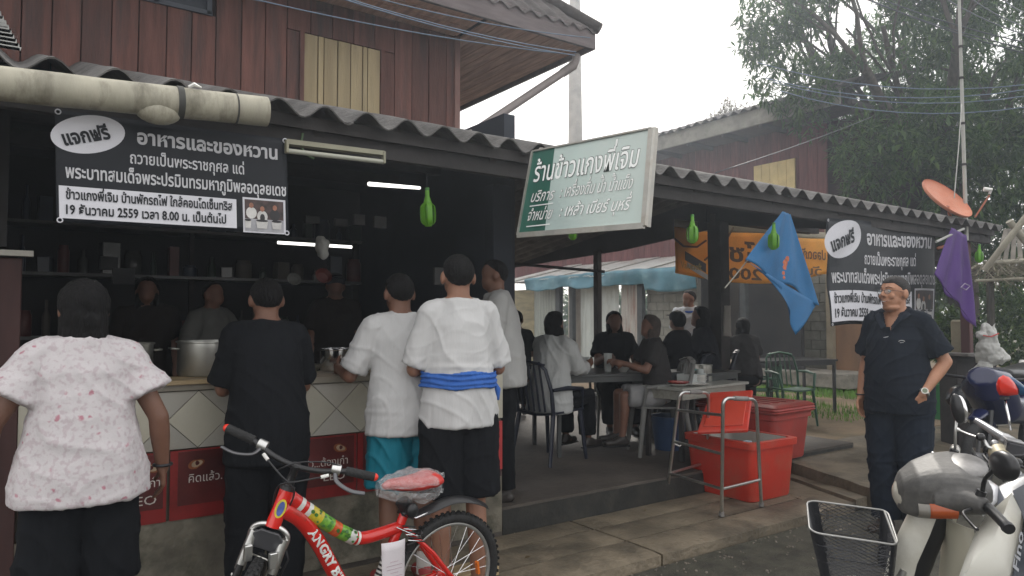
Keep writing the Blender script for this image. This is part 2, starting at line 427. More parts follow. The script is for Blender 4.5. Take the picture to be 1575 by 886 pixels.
# torn stickers on the end post
MB().box((2.55, CY - .006, .56), (.20, .01, .36)).build('end_panel', mat('end_panel_dark', (.05, .02, .02), .5, .3, 5), counter)
MB().box((2.628, CY - .0135, .58), (.05, .003, .31)).build('red_sticker', mat('red_sticker', (.35, .03, .03), .4, .2, 6, dirt=(.1, .02, .02)), counter)
mb = MB()
zz = [(.40 + .018 * k) for k in range(19)]
L_ = [(2.555 + random.uniform(-.008, .012), CY - .0125, z) for z in zz]; R_ = [(2.60 + random.uniform(-.012, .008), CY - .0125, z) for z in zz]
mb.prism(L_ + R_[::-1], (0, -.001, 0)); mb.build('torn_sticker', mat('torn_paper', (.30, .36, .31), .8, .4, 25, dirt=(.05, .06, .05), dscale=20, damt=.9), counter)

pil = thing('wooden_pillar', 'dark reddish wooden pillar at the left end of the counter', 'pillar', (-.14, 3.95, 0))
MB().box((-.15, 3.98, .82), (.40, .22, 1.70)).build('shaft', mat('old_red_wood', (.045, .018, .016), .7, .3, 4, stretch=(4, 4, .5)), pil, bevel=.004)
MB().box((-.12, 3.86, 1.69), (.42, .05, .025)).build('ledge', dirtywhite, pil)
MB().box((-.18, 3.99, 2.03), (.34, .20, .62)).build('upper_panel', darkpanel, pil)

# ================================================================ the house: dark lower room, plank upper storey, tiled roof
house = thing('wooden_shop_house', 'two storey shop house with reddish plank upper wall and pale shutter', 'house', (1.3, 6.5, 0))
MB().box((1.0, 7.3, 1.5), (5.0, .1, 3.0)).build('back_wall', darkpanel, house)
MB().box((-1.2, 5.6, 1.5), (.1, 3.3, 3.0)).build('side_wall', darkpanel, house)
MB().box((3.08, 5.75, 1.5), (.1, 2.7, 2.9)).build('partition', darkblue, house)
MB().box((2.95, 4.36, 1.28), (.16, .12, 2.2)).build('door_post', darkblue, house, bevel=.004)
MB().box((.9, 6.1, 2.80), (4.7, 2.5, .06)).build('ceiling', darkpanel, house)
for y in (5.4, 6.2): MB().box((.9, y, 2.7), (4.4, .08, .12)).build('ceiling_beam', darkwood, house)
WY = 5.0
MB().box((2.94, 7.2, 3.29), (.03, 4.3, .86)).build('side_wall_upper', redwood, house)
MB().box((.5, WY + .03, 2.85), (4.9, .04, .10)).build('lintel', darkwood, house)
x = -1.9; k = 0
while x < 2.94:
    wd = random.choice([.15, .16, .165, .17]); x2 = min(x + wd, 2.955)
    if True:
        zt = 3.80; segs = [(2.86, zt)]
        if x2 > 1.69 and x < 2.28:
            segs = [(3.455, zt)]
            for xa_, xb_ in ((x, 1.66), (2.312, x2)):
                if xb_ - xa_ > .01: MB().box(((xa_ + xb_) / 2, WY, 3.155), (xb_ - xa_ - .004, .022, .59)).build('plank', redwood, house, bevel=.002)
        if .40 < x < 1.02: segs = [(2.86, 3.42)]
        for a, b in segs:
            MB().box(((x + x2) / 2, WY + random.uniform(-.004, .004), (a + b) / 2), (x2 - x - .006, .022, b - a)).build('plank', redwood, house, bevel=.002)
        x = x2
    k += 1
MB().box((.5, WY + .045, 3.35), (4.86, .03, .95)).build('wall_backing', mat('wall_dark_gap', (.03, .014, .012), .9, .1, 4), house)
sh = MB().box((1.985, WY + .01, 3.15), (.62, .02, .60)).build('shutter', mat('shutter_frame', (.20, .15, .09), .8, .2, 5), house)
for k, (a, b) in enumerate([(1.69, 1.79), (1.795, 1.835), (1.84, 1.94), (1.945, 2.04), (2.045, 2.135), (2.14, 2.175), (2.18, 2.28)]):
    MB().box(((a + b) / 2, WY - .012 - .004 * (k % 2), 3.15), (b - a - .003, .018, .59)).build('shutter_plank', paleplank, sh, bevel=.0015)
MB().box((1.675, WY - .018, 3.15), (.03, .03, .61)).build('shutter_frame', redwood, sh)
MB().box((2.298, WY - .018, 3.15), (.03, .03, .61)).build('shutter_frame', redwood, sh)
MB().box((2.96, WY - .005, 3.29), (.05, .06, .86)).build('corner_board', mat('corner_board', (.22, .12, .10), .7, .2, 4), house, bevel=.003)
wi = MB().box((.73, WY + .02, 3.62), (.66, .02, .40)).build('window', mat('dark_window', (.02, .028, .042), .25, .2, 2), house)  # dark blue-grey pane
for a in (.41, .73, 1.05): MB().box((a, WY - .012, 3.62), (.03, .03, .40)).build('window_frame', mat('blue_grey_frame', (.06, .07, .09), .6, .2, 4), wi)
MB().box((.73, WY - .012, 3.43), (.68, .03, .03)).build('window_frame', MATS['blue_grey_frame'], wi)
# soffit boards run away from the eave; fascia; roof planes
EX, EY, EZ = 4.0, 4.5, 3.735
x = 3.0
while x < EX - .02:
    x2 = min(x + .125, EX - .01)
    MB().box(((x + x2) / 2, 7.3, EZ - .012), (x2 - x - .008, 5.5, .014)).build('soffit_board', soffitwood, house)
    x = x2
y = EY + .02
while y < WY - .03:
    MB().box((.5, y + .06, EZ - .016), (4.9, .115, .014)).build('soffit_board', soffitwood, house); y += .124
MB().box((.98, 6, EZ + .012), (6.05, 2.9, .02)).build('soffit_backing', mat('soffit_dark', (.05, .03, .025), .9, .1), house)
MB().box((.9, EY - .012, EZ + .03), (6.25, .03, .17)).build('fascia', fascia_m, house, bevel=.003)
MB().box((EX + .012, 7.3, EZ + .03), (.03, 5.62, .17)).build('fascia', fascia_m, house, bevel=.003)
sl = math.tan(R(43)); pit = .145
def roof_front(a, b):
    x = -2.2 + (EX + .04 + 2.2) * a; run = 3.0 * b
    y = EY - .04 + run; xm = EX + .04 - run
    x = min(x, xm); return (x, y, EZ + .10 + run * sl + .018 * math.cos(2 * math.pi * x / pit))
MB().sheet(roof_front, 340, 14, (0, -.004, -.016)).build('roof_front', roofdark, house, smooth=60)
def roof_side(a, b):
    y = EY - .04 + 7.5 * a; run = 3.0 * b; x = EX + .04 - run; y = max(y, EY - .04 + run)
    return (x, y, EZ + .10 + run * sl + .018 * math.cos(2 * math.pi * y / pit))
MB().sheet(roof_side, 360, 14, (0, 0, -.016)).build('roof_side', roofdark, house, smooth=60)
MB().tube([(EX + .05, EY - .05, EZ + .12), (EX - 2.9, EY + 2.9, EZ + .12 + 2.94 * sl)], .05, 10).build('hip_cap', roofdark, house, smooth=True)

# downpipe from the eave corner and the tall pole behind it
dp = thing('downpipe', 'grey pipe slanting down from the roof corner of the plank house', 'pipe', (3.9, 4.6, 3.6))
pts = [atY(886, 84, 4.6), atY(886, 92, 4.6), atY(883, 100, 4.62), atY(870, 109, 4.66)] ; e = atY(712, 214, 4.9)
MB().tube(pts + [pts[-1].lerp(e, .5), e], .034, 12).build('pipe', pvcgrey, dp, smooth=50)
MB().tube([pts[-2] , pts[-1] + (pts[-1] - pts[-2]) * .4], .040, 12).build('elbow_collar', pvcgrey, dp, smooth=50)
b = atD(885, 217, 27)
MB().tube([(b.x, b.y, 0), (b.x, b.y, b.z), (b.x, b.y, 16)], [.30, .27, .18], 12).build('utility_pole', mat('pole_concrete', (.34, .31, .27), .8, .2, 3), None, smooth=50)
tag(bpy.data.objects['utility_pole'], 'thin pale concrete pole rising between house roof and green sign', 'pole')

# ================================================================ awning roof along the front
awn = thing('awning_roof', 'long corrugated awning roof running over the shop front and dining shed', 'roof', (3.5, 3.3, 2.3))
PW, AM, X0P = .2135, .034, .12
def corr(x): return AM * math.cos(2 * math.pi * (x - X0P) / PW)
def sheet_part(xa, xb, ya, yb, za, slope, dz, sub=10, off=0.0, seed=0):
    n = max(8, int((xb - xa) / PW * sub))
    def fn(a, b):
        x = xa + (xb - xa) * a; y = ya + (yb - ya) * b
        return (x, y, za + slope * (y - 3.2) + corr(x) + dz + .004 * noise.noise(Vector((x * 2, y * 3, seed))))
    return MB().sheet(fn, n, 8, (0, .002, -.007)).build('roof_sheet', fibro, awn, smooth=50)
x = X0P - PW / 2 - PW * 6; k = 0
while x < 8.6:
    xb = min(x + PW * 4 + .03, 8.66)
    ye = 5.02 if x < 3 else (5.1 if x < 6.5 else 5.4)
    sheet_part(x, xb, 3.2 + random.uniform(-.02, .02), ye, 2.362, .31, .004 * (k % 2), seed=k)
    x += PW * 4; k += 1
MB().box((3.35, 3.33, 2.262), (10.6, .05, .11)).build('eave_beam', darkwood, awn)
MB().box((3.35, 3.275, 2.318), (10.6, .02, .06)).build('eave_board', darkwood, awn)
for x in (-.6, .2, 1.2, 2.2, 3.0, 3.9, 4.8, 5.7, 6.6, 7.6, 8.55):
    a = (x, 3.3, 2.285); b = (x, 5.0 if x < 6.7 else 5.4, 2.285 + .31 * 1.7)
    MB().bar(a, b, .05, .07).build('rafter', darkwood, awn)
# rear slope and boarded gable of the dining shed
def rear(a, b):
    x = 3.1 + 3.55 * a; y = 5.05 + 4.6 * b
    return (x, y, 2.90 - .145 * (y - 5.05) + corr(x) * .8)
MB().sheet(rear, 150, 8, (0, 0, -.007)).build('rear_sheet', fibro, awn, smooth=50)
MB().prism([(6.62, 3.35, 2.20), (6.62, 5.2, 2.46), (6.62, 5.9, 2.385), (6.62, 6.9, 2.30), (6.62, 9.6, 2.21), (6.62, 9.6, 2.26), (6.62, 5.08, 2.86), (6.62, 3.35, 2.34)], (.03, 0, 0)).build('gable_board', mat('gable_dark', (.03, .033, .04), .85, .3, 3), awn)
MB().box((7.65, 5.47, 2.72), (2.1, .03, .40)).build('rear_board', MATS['gable_dark'], awn)
MB().box((7.65, 5.36, 2.56), (2.1, .07, .09)).build('rear_beam', darkwood, awn)
MB().box((3.2, 9.55, 2.0), (.12, .1, 1.8)).build('rear_stud', darkwood, awn)

for (px, py, wd, h, lab) in [(6.5, 5.2, .17, 2.45, 'thick dark post in front of the yellow banner'), (6.58, 7.3, .085, 2.3, 'slim dark post in front of the white tin shed'),
                             (8.3, 3.42, .09, 2.3, 'reddish post holding the awning behind the purple flag')]:
    o = MB().box((px, py, h / 2 + .08), (wd, wd, h - .1), rz=R(3)).build('shed_post', mat('red_brown_post', (.075, .028, .026), .7, .3, 3) if wd == .09 else darkwood, None, bevel=.006)
    tag(o, lab, 'post', group='posts of the dining shed')

# gutter pipe over the banner
gut = thing('gutter_pipe', 'dirty white plastic gutter pipe slung under the awning over the black banner', 'pipe', (0, 3.1, 2.2))
g1 = atY(410, 172, 3.1); g0 = g1 + (atY(-60, 119, 3.1) - g1) * 1.9; n = 16
pp = [g0.lerp(g1, i / n) + Vector((0, 0, -.006 * math.sin(math.pi * i / n))) for i in range(n + 1)]
MB().tube(pp, [.062 + .001 * math.sin(i * 2.1) for i in range(n + 1)], 20).build('pipe', pvc, gut, smooth=50)
c = atY(276, 158, 3.1)
dv = (g1 - g0).normalized()
MB().tube([c - dv * .012, c + dv * .012], .066, 20).build('clamp', mat('clamp_dark', (.05, .05, .045), .7, .3), gut, smooth=50)
c2 = atY(362, 168, 3.1)
MB().tube([c2 - dv * .003, c2 + dv * .003], .065, 20).build('seam', mat('clamp_dark', (.05, .05, .045)), gut, smooth=50)
c3 = atY(243, 176, 3.1)
MB().ell(c3 + Vector((0, 0, .012)), (.085, .055, .052), 20, 12).build('outlet', pvc, gut, smooth=50)
for u, v in ((290, 134), ):
    q = atY(u, v, 3.06); MB().tube([q, q + Vector((.02, -.0, .015)), q + Vector((.05, .01, .01))], [.006, .009, .003], 6).build('tape_scrap', white_p, gut)

# ================================================================ neighbour roof at the far left
nb = thing('neighbour_roof', 'corner of a grey corrugated roof at the top left edge', 'roof', (-.2, 4.2, 3))
P0 = atY(-3, 15, 4.2); P1 = atY(33, 78, 4.2); P2 = atY(-60, 88, 3.6)
def fnb(a, b):
    p = P0.lerp(P1, b) + Vector((-1.2, .0, -.02)) * a
    return p + Vector((0, 0, .012 * math.cos(b * 2 * math.pi * 9)))
MB().sheet(fnb, 4, 80, (0, .006, .006)).build('roof_sheet', mat('grey_zinc', (.36, .36, .34), .5, .2, 4, metal=.4), nb, smooth=60)
# ================================================================ white tin shed beyond the dining area
SX = 12.0
shed = thing('tin_shed', 'low white tin shed with a blue tarp along its eave, beyond the dining tables', 'shed', (SX, 13, 0))
def yx(u, X=SX): return atX(u, 480, X).y
tinw = mat('white_zinc', (.44, .47, .44), .45, .12, 4, .1, 10, stretch=(1, 3, .4), dirt=(.26, .26, .22), dscale=3)
rustw = mat('rusty_zinc', (.42, .40, .36), .55, .2, 4, stretch=(1, 3, .3), dirt=(.22, .09, .05), dscale=2.5, damt=.9)
def corrwall(name, u0, u1, m, p=.076, zt=2.28, am=.010):
    y0, y1 = yx(u0), yx(u1); n = int(abs(y1 - y0) / p * 8)
    MB().sheet(lambda a, b: (SX + am * math.cos(2 * math.pi * (y0 + (y1 - y0) * a) / p), y0 + (y1 - y0) * a, .1 + (zt - .1) * b), n, 1, (.006, 0, 0)).build(name, m, shed, smooth=60)
corrwall('zinc_panel', 822, 866, mat('grey_zinc_panel', (.24, .26, .23), .5, .15, 3, stretch=(1, 3, .4)), .12)
corrwall('zinc_panel', 876, 884, tinw); corrwall('zinc_panel', 893, 952, tinw, .15, am=.006); corrwall('zinc_panel', 956, 992, rustw, .10)
y0, y1 = yx(778), yx(822)
for k in range(12):
    MB().box((SX, (y0 + y1) / 2, .2 + .175 * k), (.03, y0 - y1, .178)).build('wall_board', mat('yellowed_board', (.22, .19, .11), .8, .3, 3, stretch=(1, .6, 4)), shed)
for u, wd in ((866, .17), (887, .13), (993, .16), (1152, .12)):
    MB().box((SX - .14, yx(u), 1.2), (.11, wd, 2.4)).build('shed_stud', mat('grey_stud', (.045, .05, .05), .8, .3), shed)
# block wall, laid block by block
blk_m = mat('cement_block', (.20, .195, .165), .9, .2, 6, .5, 20, dirt=(.11, .105, .08), dscale=2)
def block_wall(X, u0, u1, z0_, z1_, parent, bw=.39, bh=.185):
    ya, yb = atX(u1, 480, X).y, atX(u0, 480, X).y; me = None; r = 0; z = z0_
    MB().box((X + .05, (ya + yb) / 2, (z0_ + z1_) / 2), (.09, yb - ya, z1_ - z0_)).build('mortar', mat('mortar', (.13, .125, .105), .95, .2, 8), parent)
    while z < z1_ - .05:
        y = ya - (bw / 2 if r % 2 else 0)
        while y < yb:
            a, b = max(y, ya) + .006, min(y + bw, yb) - .006
            if b - a > .03:
                full = abs(b - a - bw + .012) < .002
                if full and me:
                    o = bpy.data.objects.new('block', me); COL.objects.link(o); o.parent = parent; WL[o.name] = WL[parent.name]
                    o.location = (0, a - ref[0], z - ref[1])
                else:
                    o = MB().box((X - .004, (a + b) / 2, z + bh / 2), (.03, b - a, bh - .012)).build('block', blk_m, parent, bevel=.004)
                    if full: me = o.data; ref = (a, z)
            y += bw
        z += bh; r += 1
block_wall(SX, 996, 1074, .1, 2.25, shed)
# roof sheets, each sheet a part
rs = mat('bright_zinc_roof', (.60, .60, .57), .45, .12, 3, metal=.2, dirt=(.36, .29, .25), dscale=2, damt=.6)
rr = mat('rust_red_roof', (.30, .18, .15), .7, .3, 3, dirt=(.45, .43, .40), dscale=2)
yA, yB = yx(1085), yx(795); k = 0; y = yA
while y < yB:
    y2 = min(y + .78, yB)
    za = 2.44 + .02 * random.random()
    MB().sheet(lambda a, b: (SX - .45 + 4.2 * b, y + (y2 + .04 - y) * a, za + .98 * b - .03 * (k % 2) + .012 * math.cos(2 * math.pi * a * 8)), 48, 3, (0, 0, -.01)).build('roof_sheet', rs if (k < 9) else rr, shed, smooth=60)
    y = y2; k += 1
# tarp hanging over the eave
tarp = mat('blue_tarp', (.05, .16, .21), .5, .25, 3, .3, 8, dirt=(.16, .28, .31), dscale=2, damt=.8)
def tarpf(a, b):
    y = yA - .1 + (yB - .9 - yA) * a
    dr = .36 + .10 * noise.noise(Vector((y * 1.1, 0, 0))) + (.15 if a < .25 else 0)
    t = b
    x = SX - .40 + .25 * (1 - min(1, t * 4)) - .10 * noise.noise(Vector((y * 2.2, t * 1.5, 1))) * t - .06
    z = 2.52 - dr * max(0, t - .15) / .85 + .03 * noise.noise(Vector((y * 3, t * 2, 5)))
    return (x, y, z)
MB().sheet(tarpf, 160, 12, (.004, 0, 0)).build('tarp', tarp, shed, smooth=True)
MB().tube([atD(782, 405, 9), atD(930, 418, 9)], .02, 6).build('loose_pole', darkwood, shed)
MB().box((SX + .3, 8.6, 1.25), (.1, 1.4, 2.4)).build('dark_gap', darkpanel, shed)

# ================================================================ second house behind
H2 = thing('brown_plank_house', 'two storey reddish plank house behind the dining shed, with mossy tiled eave and yellow shutter', 'house', (14, 14, 0))
HX = 14.0
me = None
for k in range(int(13 / .22)):
    y = 8.46 + k * .22
    if me is None:
        o = MB().box((HX, y, 4.15), (.03, .214, 2.9)).build('plank', redwood2, H2, bevel=.004); me = o.data; yy0 = y
    else:
        o = bpy.data.objects.new('plank', me); COL.objects.link(o); o.parent = H2; o.location = (0, y - yy0, 0); WL[o.name] = WL[H2.name]
MB().box((HX + 2, 14, 4.1), (3.8, 13.3, 2.9)).build('house_core', MATS['wall_dark_gap'], H2)
sh2 = MB().box((HX - .035, 9.6, 4.42), (.03, 1.06, .96)).build('shutter', mat('shutter_yellow_back', (.25, .20, .10), .8, .2), H2)
for k in range(5):
    MB().box((HX - .06, 9.16 + .21 * k + .01, 4.42), (.03, .2, .94)).build('shutter_board', mat('yellow_shutter', (.55, .43, .20), .7, .12, 4), sh2)
mossy = mat('mossy_eave', (.24, .23, .20), .9, .35, 4, .4, dirt=(.09, .10, .07), dscale=2, damt=.8)
MB().box((HX - .95, 13.9, 5.72), (.06, 12.8, .34)).build('eave_board', mossy, H2)
MB().box((HX - .45, 13.9, 5.60), (.96, 12.6, .03)).build('eave_soffit', mat('dark_soffit', (.05, .035, .035), .9, .2), H2)
def h2roof(a, b):
    y = 7.3 + 13.2 * a; x = HX - 1.08 + 3.8 * b
    return (x, y, 5.92 + 1.1 * b + .035 * math.cos(2 * math.pi * y / .26) + .03 * noise.noise(Vector((y, x, 1))))
MB().sheet(h2roof, 420, 10, (0, 0, -.02)).build('roof', mat('weathered_roof', (.13, .12, .12), .9, .4, 3, .4, dirt=(.26, .25, .22), dscale=2, damt=.8), H2, smooth=60)
for y in range(7, 20, 1):
    MB().box((HX - .5, y + .3, 5.54), (.9, .08, .10)).build('rafter_tail', darkwood, H2)
# lower floor: block wall, dark wall, post and door
HL = thing('block_outbuilding', 'grey block wall with tan post and brown door in the yard behind the banner', 'wall', (14, 9, 0))
MB().box((HX - .9, 10.1, 1.75), (.06, 2.35, 2.5)).build('dark_wall', mat('brown_grey_wall', (.07, .062, .052), .9, .3, 2), HL)
block_wall(HX - .95, 1196, 1276, .42, 3.0, HL)
yd0, yd1 = atX(1312, 480, 13).y, atX(1276, 480, 13).y
MB().box((12.95, atX(1281, 480, 13).y, 1.9), (.16, .13, 3.0)).build('tan_post', mat('tan_post', (.28, .24, .17), .85, .2, 4), HL)
MB().box((13.0, (atX(1287, 480, 13).y + atX(1345, 480, 13).y) / 2, 1.35), (.05, .9, 1.9)).build('door', mat('brown_door', (.21, .115, .06), .6, .25, 3, stretch=(1, 1, .3)), HL, bevel=.005)
MB().box((12.7, 8.4, .3), (1.6, 3.2, .25)).build('threshold', concrete_lt, HL, bevel=.01)
# ================================================================ yellow banner seen from behind
YB = thing('yellow_banner', 'yellow drink banner seen from the back with mirrored letters, hung behind the posts', 'banner', (7.5, 5.6, 2.1))
ym = mat('yellow_vinyl', (.72, .42, .10), .6, .10, 3, transl=.5); ygr = mat('grey_vinyl', (.42, .38, .30), .6, .1, 3, transl=.4)
ydk = mat('banner_back_print', (.13, .075, .03), .7, .1)  # dark print of the banner, mirrored from the back
YY = 5.6
bx0, bx1 = atY(1036, 400, YY).x, atY(1274, 400, YY).x
def ybf(a, b):
    x = bx0 + (bx1 - bx0) * a
    top = atY(1036 + 238 * a, 338 + 20 * a, YY).z; bot_u = 1036 + 238 * a
    bv = 420 + 18 * math.sin(math.pi * min(1, a * 1.05) * .9) - 4 * a
    bot = atY(bot_u, bv, YY).z
    if a < .12: x += .10 * b * (1 - a / .12) * .3
    return (x, YY + .05 * noise.noise(Vector((x * 1.5, b * 1.2, 2))), top + (bot - top) * b)
MB().sheet(lambda a, b: ybf(a, .13 + .87 * b + (.03 * math.sin(a * 9)) * (1 - b)), 50, 10, (0, .003, 0)).build('sheet', ym, YB, smooth=True)
MB().sheet(lambda a, b: ybf(a, b * (.13 + .03 * math.sin(a * 9)) ), 50, 3, (0, .003, 0)).build('top_band', ygr, YB, smooth=True)
MB().sheet(lambda a, b: (lambda p: (p[0], p[1] - .012, p[2]))(ybf(.05 + .125 * a + .0 * b, .57 + .16 * b + .28 * a * .6)), 8, 3, (0, .003, 0)).build('name_patch', mat('patch_black', (.03, .025, .02), .6, .1), YB)
MB().sheet(lambda a, b: (lambda p: (p[0], p[1] - .012, p[2]))(ybf(.06 + .125 * a, .76 + .09 * b + .28 * a * .6)), 8, 2, (0, .003, 0)).build('white_strip', mat('patch_white', (.6, .6, .58), .6, .1), YB)
def ytext(body, u, v, wpx, hpx, m=ydk):
    p = atY(u + wpx, v, YY - .035); q = atY(u, v, YY - .035); h = hpx * .0088
    text_obj('lettering', body, p, (-1, 0, 0), (0, 0, 1), h, m, YB, width=(p - q).length, embolden=.025, lift=-.001)
ytext('ไซ', 1122, 404, 40, 34); ytext('200%', 1096, 431, 76, 22); ytext('ปลอดภัย', 1228, 400, 42, 20); ytext('วัน', 1238, 424, 26, 18)
text_obj('lettering', 'Valuesoft', atY(1047, 412, YY - .05), (1, 0, -.04), (0, 0, 1), .11, mat('gold_letter', (.45, .32, .05), .5, .1), YB, width=.36, embolden=.02)
mb = MB()
for pts in ([(1037, 367), (1052, 379), (1072, 380), (1086, 370)], [(1084, 400), (1098, 388), (1118, 368), (1128, 350)]):
    mb.tube([atY(u, v, YY - .04) for u, v in pts], .012, 6)
mb.build('printed_curve', ydk, YB)

# ================================================================ trees
leaf_g = None
def leaf_mat(name, c1, c2, c3):
    m = bpy.data.materials.new(name); m.use_nodes = True; nt = m.node_tree; b = nt.nodes['Principled BSDF']; L = nt.links.new
    g = nt.nodes.new('ShaderNodeNewGeometry'); cr = nt.nodes.new('ShaderNodeValToRGB')
    cr.color_ramp.elements[0].color = (*c1, 1); cr.color_ramp.elements[1].color = (*c3, 1)
    e = cr.color_ramp.elements.new(.6); e.color = (*c2, 1)
    L(g.outputs['Random Per Island'], cr.inputs[0]); L(cr.outputs[0], b.inputs['Base Color'])
    b.inputs['Roughness'].default_value = .42
    tr = nt.nodes.new('ShaderNodeBsdfTranslucent'); ms = nt.nodes.new('ShaderNodeMixShader'); ms.inputs[0].default_value = .5
    L(cr.outputs[0], tr.inputs[0]); L(b.outputs[0], ms.inputs[1]); L(tr.outputs[0], ms.inputs[2]); L(ms.outputs[0], nt.nodes['Material Output'].inputs[0])
    return m
mango = leaf_mat('mango_leaf', (.028, .072, .018), (.058, .12, .028), (.12, .20, .05))
bushm = leaf_mat('bush_leaf', (.03, .06, .02), (.06, .11, .03), (.14, .20, .05))
barkm = mat('tree_bark', (.075, .062, .050), .9, .35, 6, .6, 25, stretch=(3, 3, .6))
def foliage(name, blobs, count, size, m, parent, per=9, droop=.5, shell=.62, gaps=(), seed=1, asp=5.0):
    """rosettes of long folded leaves spread through the crown's volume"""
    rg = np.random.default_rng(seed)
    vol = np.array([b[3] * b[4] * b[5] for b in blobs]); vol = vol ** .8 / (vol ** .8).sum()
    V = []; F = []; n = 0
    for c in range(count):
        b = blobs[rg.choice(len(blobs), p=vol)]
        d = rg.normal(size=3); d /= np.linalg.norm(d); r = shell + (1 - shell) * rg.random() ** .6 if rg.random() < .8 else rg.random() ** .4
        r *= 1 + .22 * noise.noise(Vector(d * 3.1) + Vector(b[:3]))
        p = np.array(b[:3]) + d * r * np.array(b[3:6])
        if max(b[3:6]) > .5 and noise.noise(Vector(p * .9) + Vector((seed, 3, 9))) < -.17: continue
        ok = True
        for gx in gaps:
            q = (p - np.array(gx[:3])) / gx[3]
            if (q ** 2).sum() < 1 and rg.random() < gx[4]: ok = False
        if not ok: continue
        axis = d * .6 + rg.normal(size=3) * .5; axis[2] += .15; axis /= np.linalg.norm(axis)
        for k in range(per):
            l = axis * .35 + rg.normal(size=3); l[2] -= droop * rg.random() * 1.6; l /= np.linalg.norm(l)
            s = np.cross(l, (0, 0, 1.)); s /= (np.linalg.norm(s) + 1e-6); s = s + rg.normal(size=3) * .25
            ln = size * (.6 + .7 * rg.random()); wd = ln / asp / 2
            nrm = np.cross(l, s); a = p + l * ln * .12; mid = p + l * ln * .55 + nrm * 0 ; tip = p + l * ln + np.array((0, 0, -ln * .18 * droop))
            V += [a, mid + s * wd + nrm * wd * .3, tip, mid - s * wd + nrm * wd * .3]
            F += [(n, n + 1, n + 2), (n, n + 2, n + 3)]; n += 4
    off = WL.get(parent.name, Vector()) if parent else Vector()
    me = bpy.data.meshes.new(name); V = np.array(V) - np.array(off)
    me.from_pydata(V.tolist(), [], F); me.materials.append(m)
    o = bpy.data.objects.new(name, me); COL.objects.link(o)
    if parent: o.parent = parent; WL[o.name] = off
    return o
def limb(p, d, L, r, depth, mb, spread=.6, rg=random):
    pts = [Vector(p)]; rad = [r]; d = Vector(d).normalized(); n = 5
    for i in range(n):
        d = (d + Vector((rg.uniform(-.2, .2), rg.uniform(-.2, .2), rg.uniform(-.08, .15)))).normalized()
        pts.append(pts[-1] + d * L / n); rad.append(r * (1 - .45 * (i + 1) / n))
    mb.tube(pts, rad, 8 if r > .05 else 5)
    if depth > 0:
        for k in range(3):
            i = rg.choice([2, 3, 4, 5]); nd = (d + Vector((rg.uniform(-spread, spread), rg.uniform(-spread, spread), rg.uniform(-.25, .45)))).normalized()
            limb(pts[i], nd, L * .7, rad[i] * .62, depth - 1, mb, spread, rg)
def blob(u, v, d, rx, ry=None, rz=None):
    p = atD(u, v, d); return (p.x, p.y, p.z, rx, ry or rx, rz or rx)
T1 = thing('mango_tree', 'large dark mango tree with long drooping leaves rising over the second house', 'tree', (17.2, 7.2, 0))
rr_ = random.Random(5); mb = MB()
mb.tube([(17.2, 7.2, 0), (17.1, 7.1, 1.5), (16.9, 7.0, 3.2), (16.6, 7.2, 4.6)], [.36, .30, .26, .2], 12); mb.build('trunk', barkm, T1, smooth=60)
mb = MB()
for d, L in (((-1, .5, .8), 3.6), ((-.8, -.6, .7), 3.4), ((.5, -.8, .8), 3.4), ((.2, .3, 1), 3.6), ((-.4, 1, .9), 3.2), ((-1, .1, .45), 3.8)):
    limb((16.6, 7.2, 4.3), d, L, .15, 2, mb, rg=rr_)
mb.build('limbs', barkm, T1, smooth=60)
bl = [blob(1225, 90, 14.5, 1.15), blob(1195, 50, 14.5, .75), blob(1230, 140, 14.3, .75), blob(1215, 20, 14.5, 1.1), blob(1290, 150, 14.5, 1.2, None, .9), blob(1360, 100, 15, 1.6), blob(1290, -60, 15, 1.8),
      blob(1440, 60, 15.5, 2.0), blob(1400, 200, 14, 1.5, None, 1.2), blob(1480, 240, 13.5, 1.5), blob(1560, 140, 14.5, 1.9), blob(1380, 290, 13.4, 1.05), blob(1345, 240, 13.6, .8), blob(1430, -80, 15, 2.2), blob(1600, -20, 15, 2.2),
      blob(1560, 300, 14, 1.6), blob(1640, 220, 14, 2)]
ga = lambda u, v, d, r, k: (*atD(u, v, d), r, k)
gaps = []
for u, v, r, k in ((1318, 22, .5, .97), (1305, 45, .35, .9), (1275, 60, .35, .7), (1450, 115, .35, .8), (1525, 75, .4, .8), (1535, 135, .4, .85), (1470, 30, .25, .8), (1350, 120, .4, .7), (1320, 140, .4, .6), (1240, 60, .3, .5)):
    for d in np.arange(12, 18, r * .8): gaps.append(ga(u, v, d, r, k))
foliage('crown', bl, 10500, .22, mango, T1, gaps=gaps, seed=3)
# the darker mass low in the crown and the shrubs to its right
T2 = thing('back_tree', 'dense dark tree filling the view behind the satellite dish', 'tree', (20, 5, 0))
MB().tube([(20, 5, 0), (19.9, 5.1, 3), (19.8, 5, 6)], [.3, .25, .1], 10).build('trunk', barkm, T2, smooth=60)
foliage('crown', [blob(1440, 300, 18, 2.2), blob(1560, 330, 18, 2.6), blob(1360, 240, 19, 1.8), blob(1500, 170, 19, 2.6), blob(1400, 110, 20, 2.2), blob(1600, 100, 19, 3), blob(1540, 420, 18, 2), blob(1420, 400, 18.5, 1.6)], 5200, .30, mango, T2, seed=8, per=8, shell=.3)
T3 = thing('hedge_shrub', 'mid green shrub with small leaves at the right edge beyond the plastic bags', 'shrub', (13, 3.2, 0))
MB().tube([(13.1, 3.2, 0), (13, 3.2, .9), (13.1, 3.1, 1.6)], [.05, .04, .02], 6).build('stem', barkm, T3)
foliage('leaves', [blob(1555, 510, 12, .62), blob(1575, 460, 12.5, .6), blob(1540, 560, 12, .4), blob(1600, 540, 12, .7)], 1500, .085, bushm, T3, seed=9, asp=2.4, per=7)
T4 = thing('potted_croton', 'dark leafy potted shrub behind the man in the black polo shirt', 'shrub', (9.2, 4.0, 0))
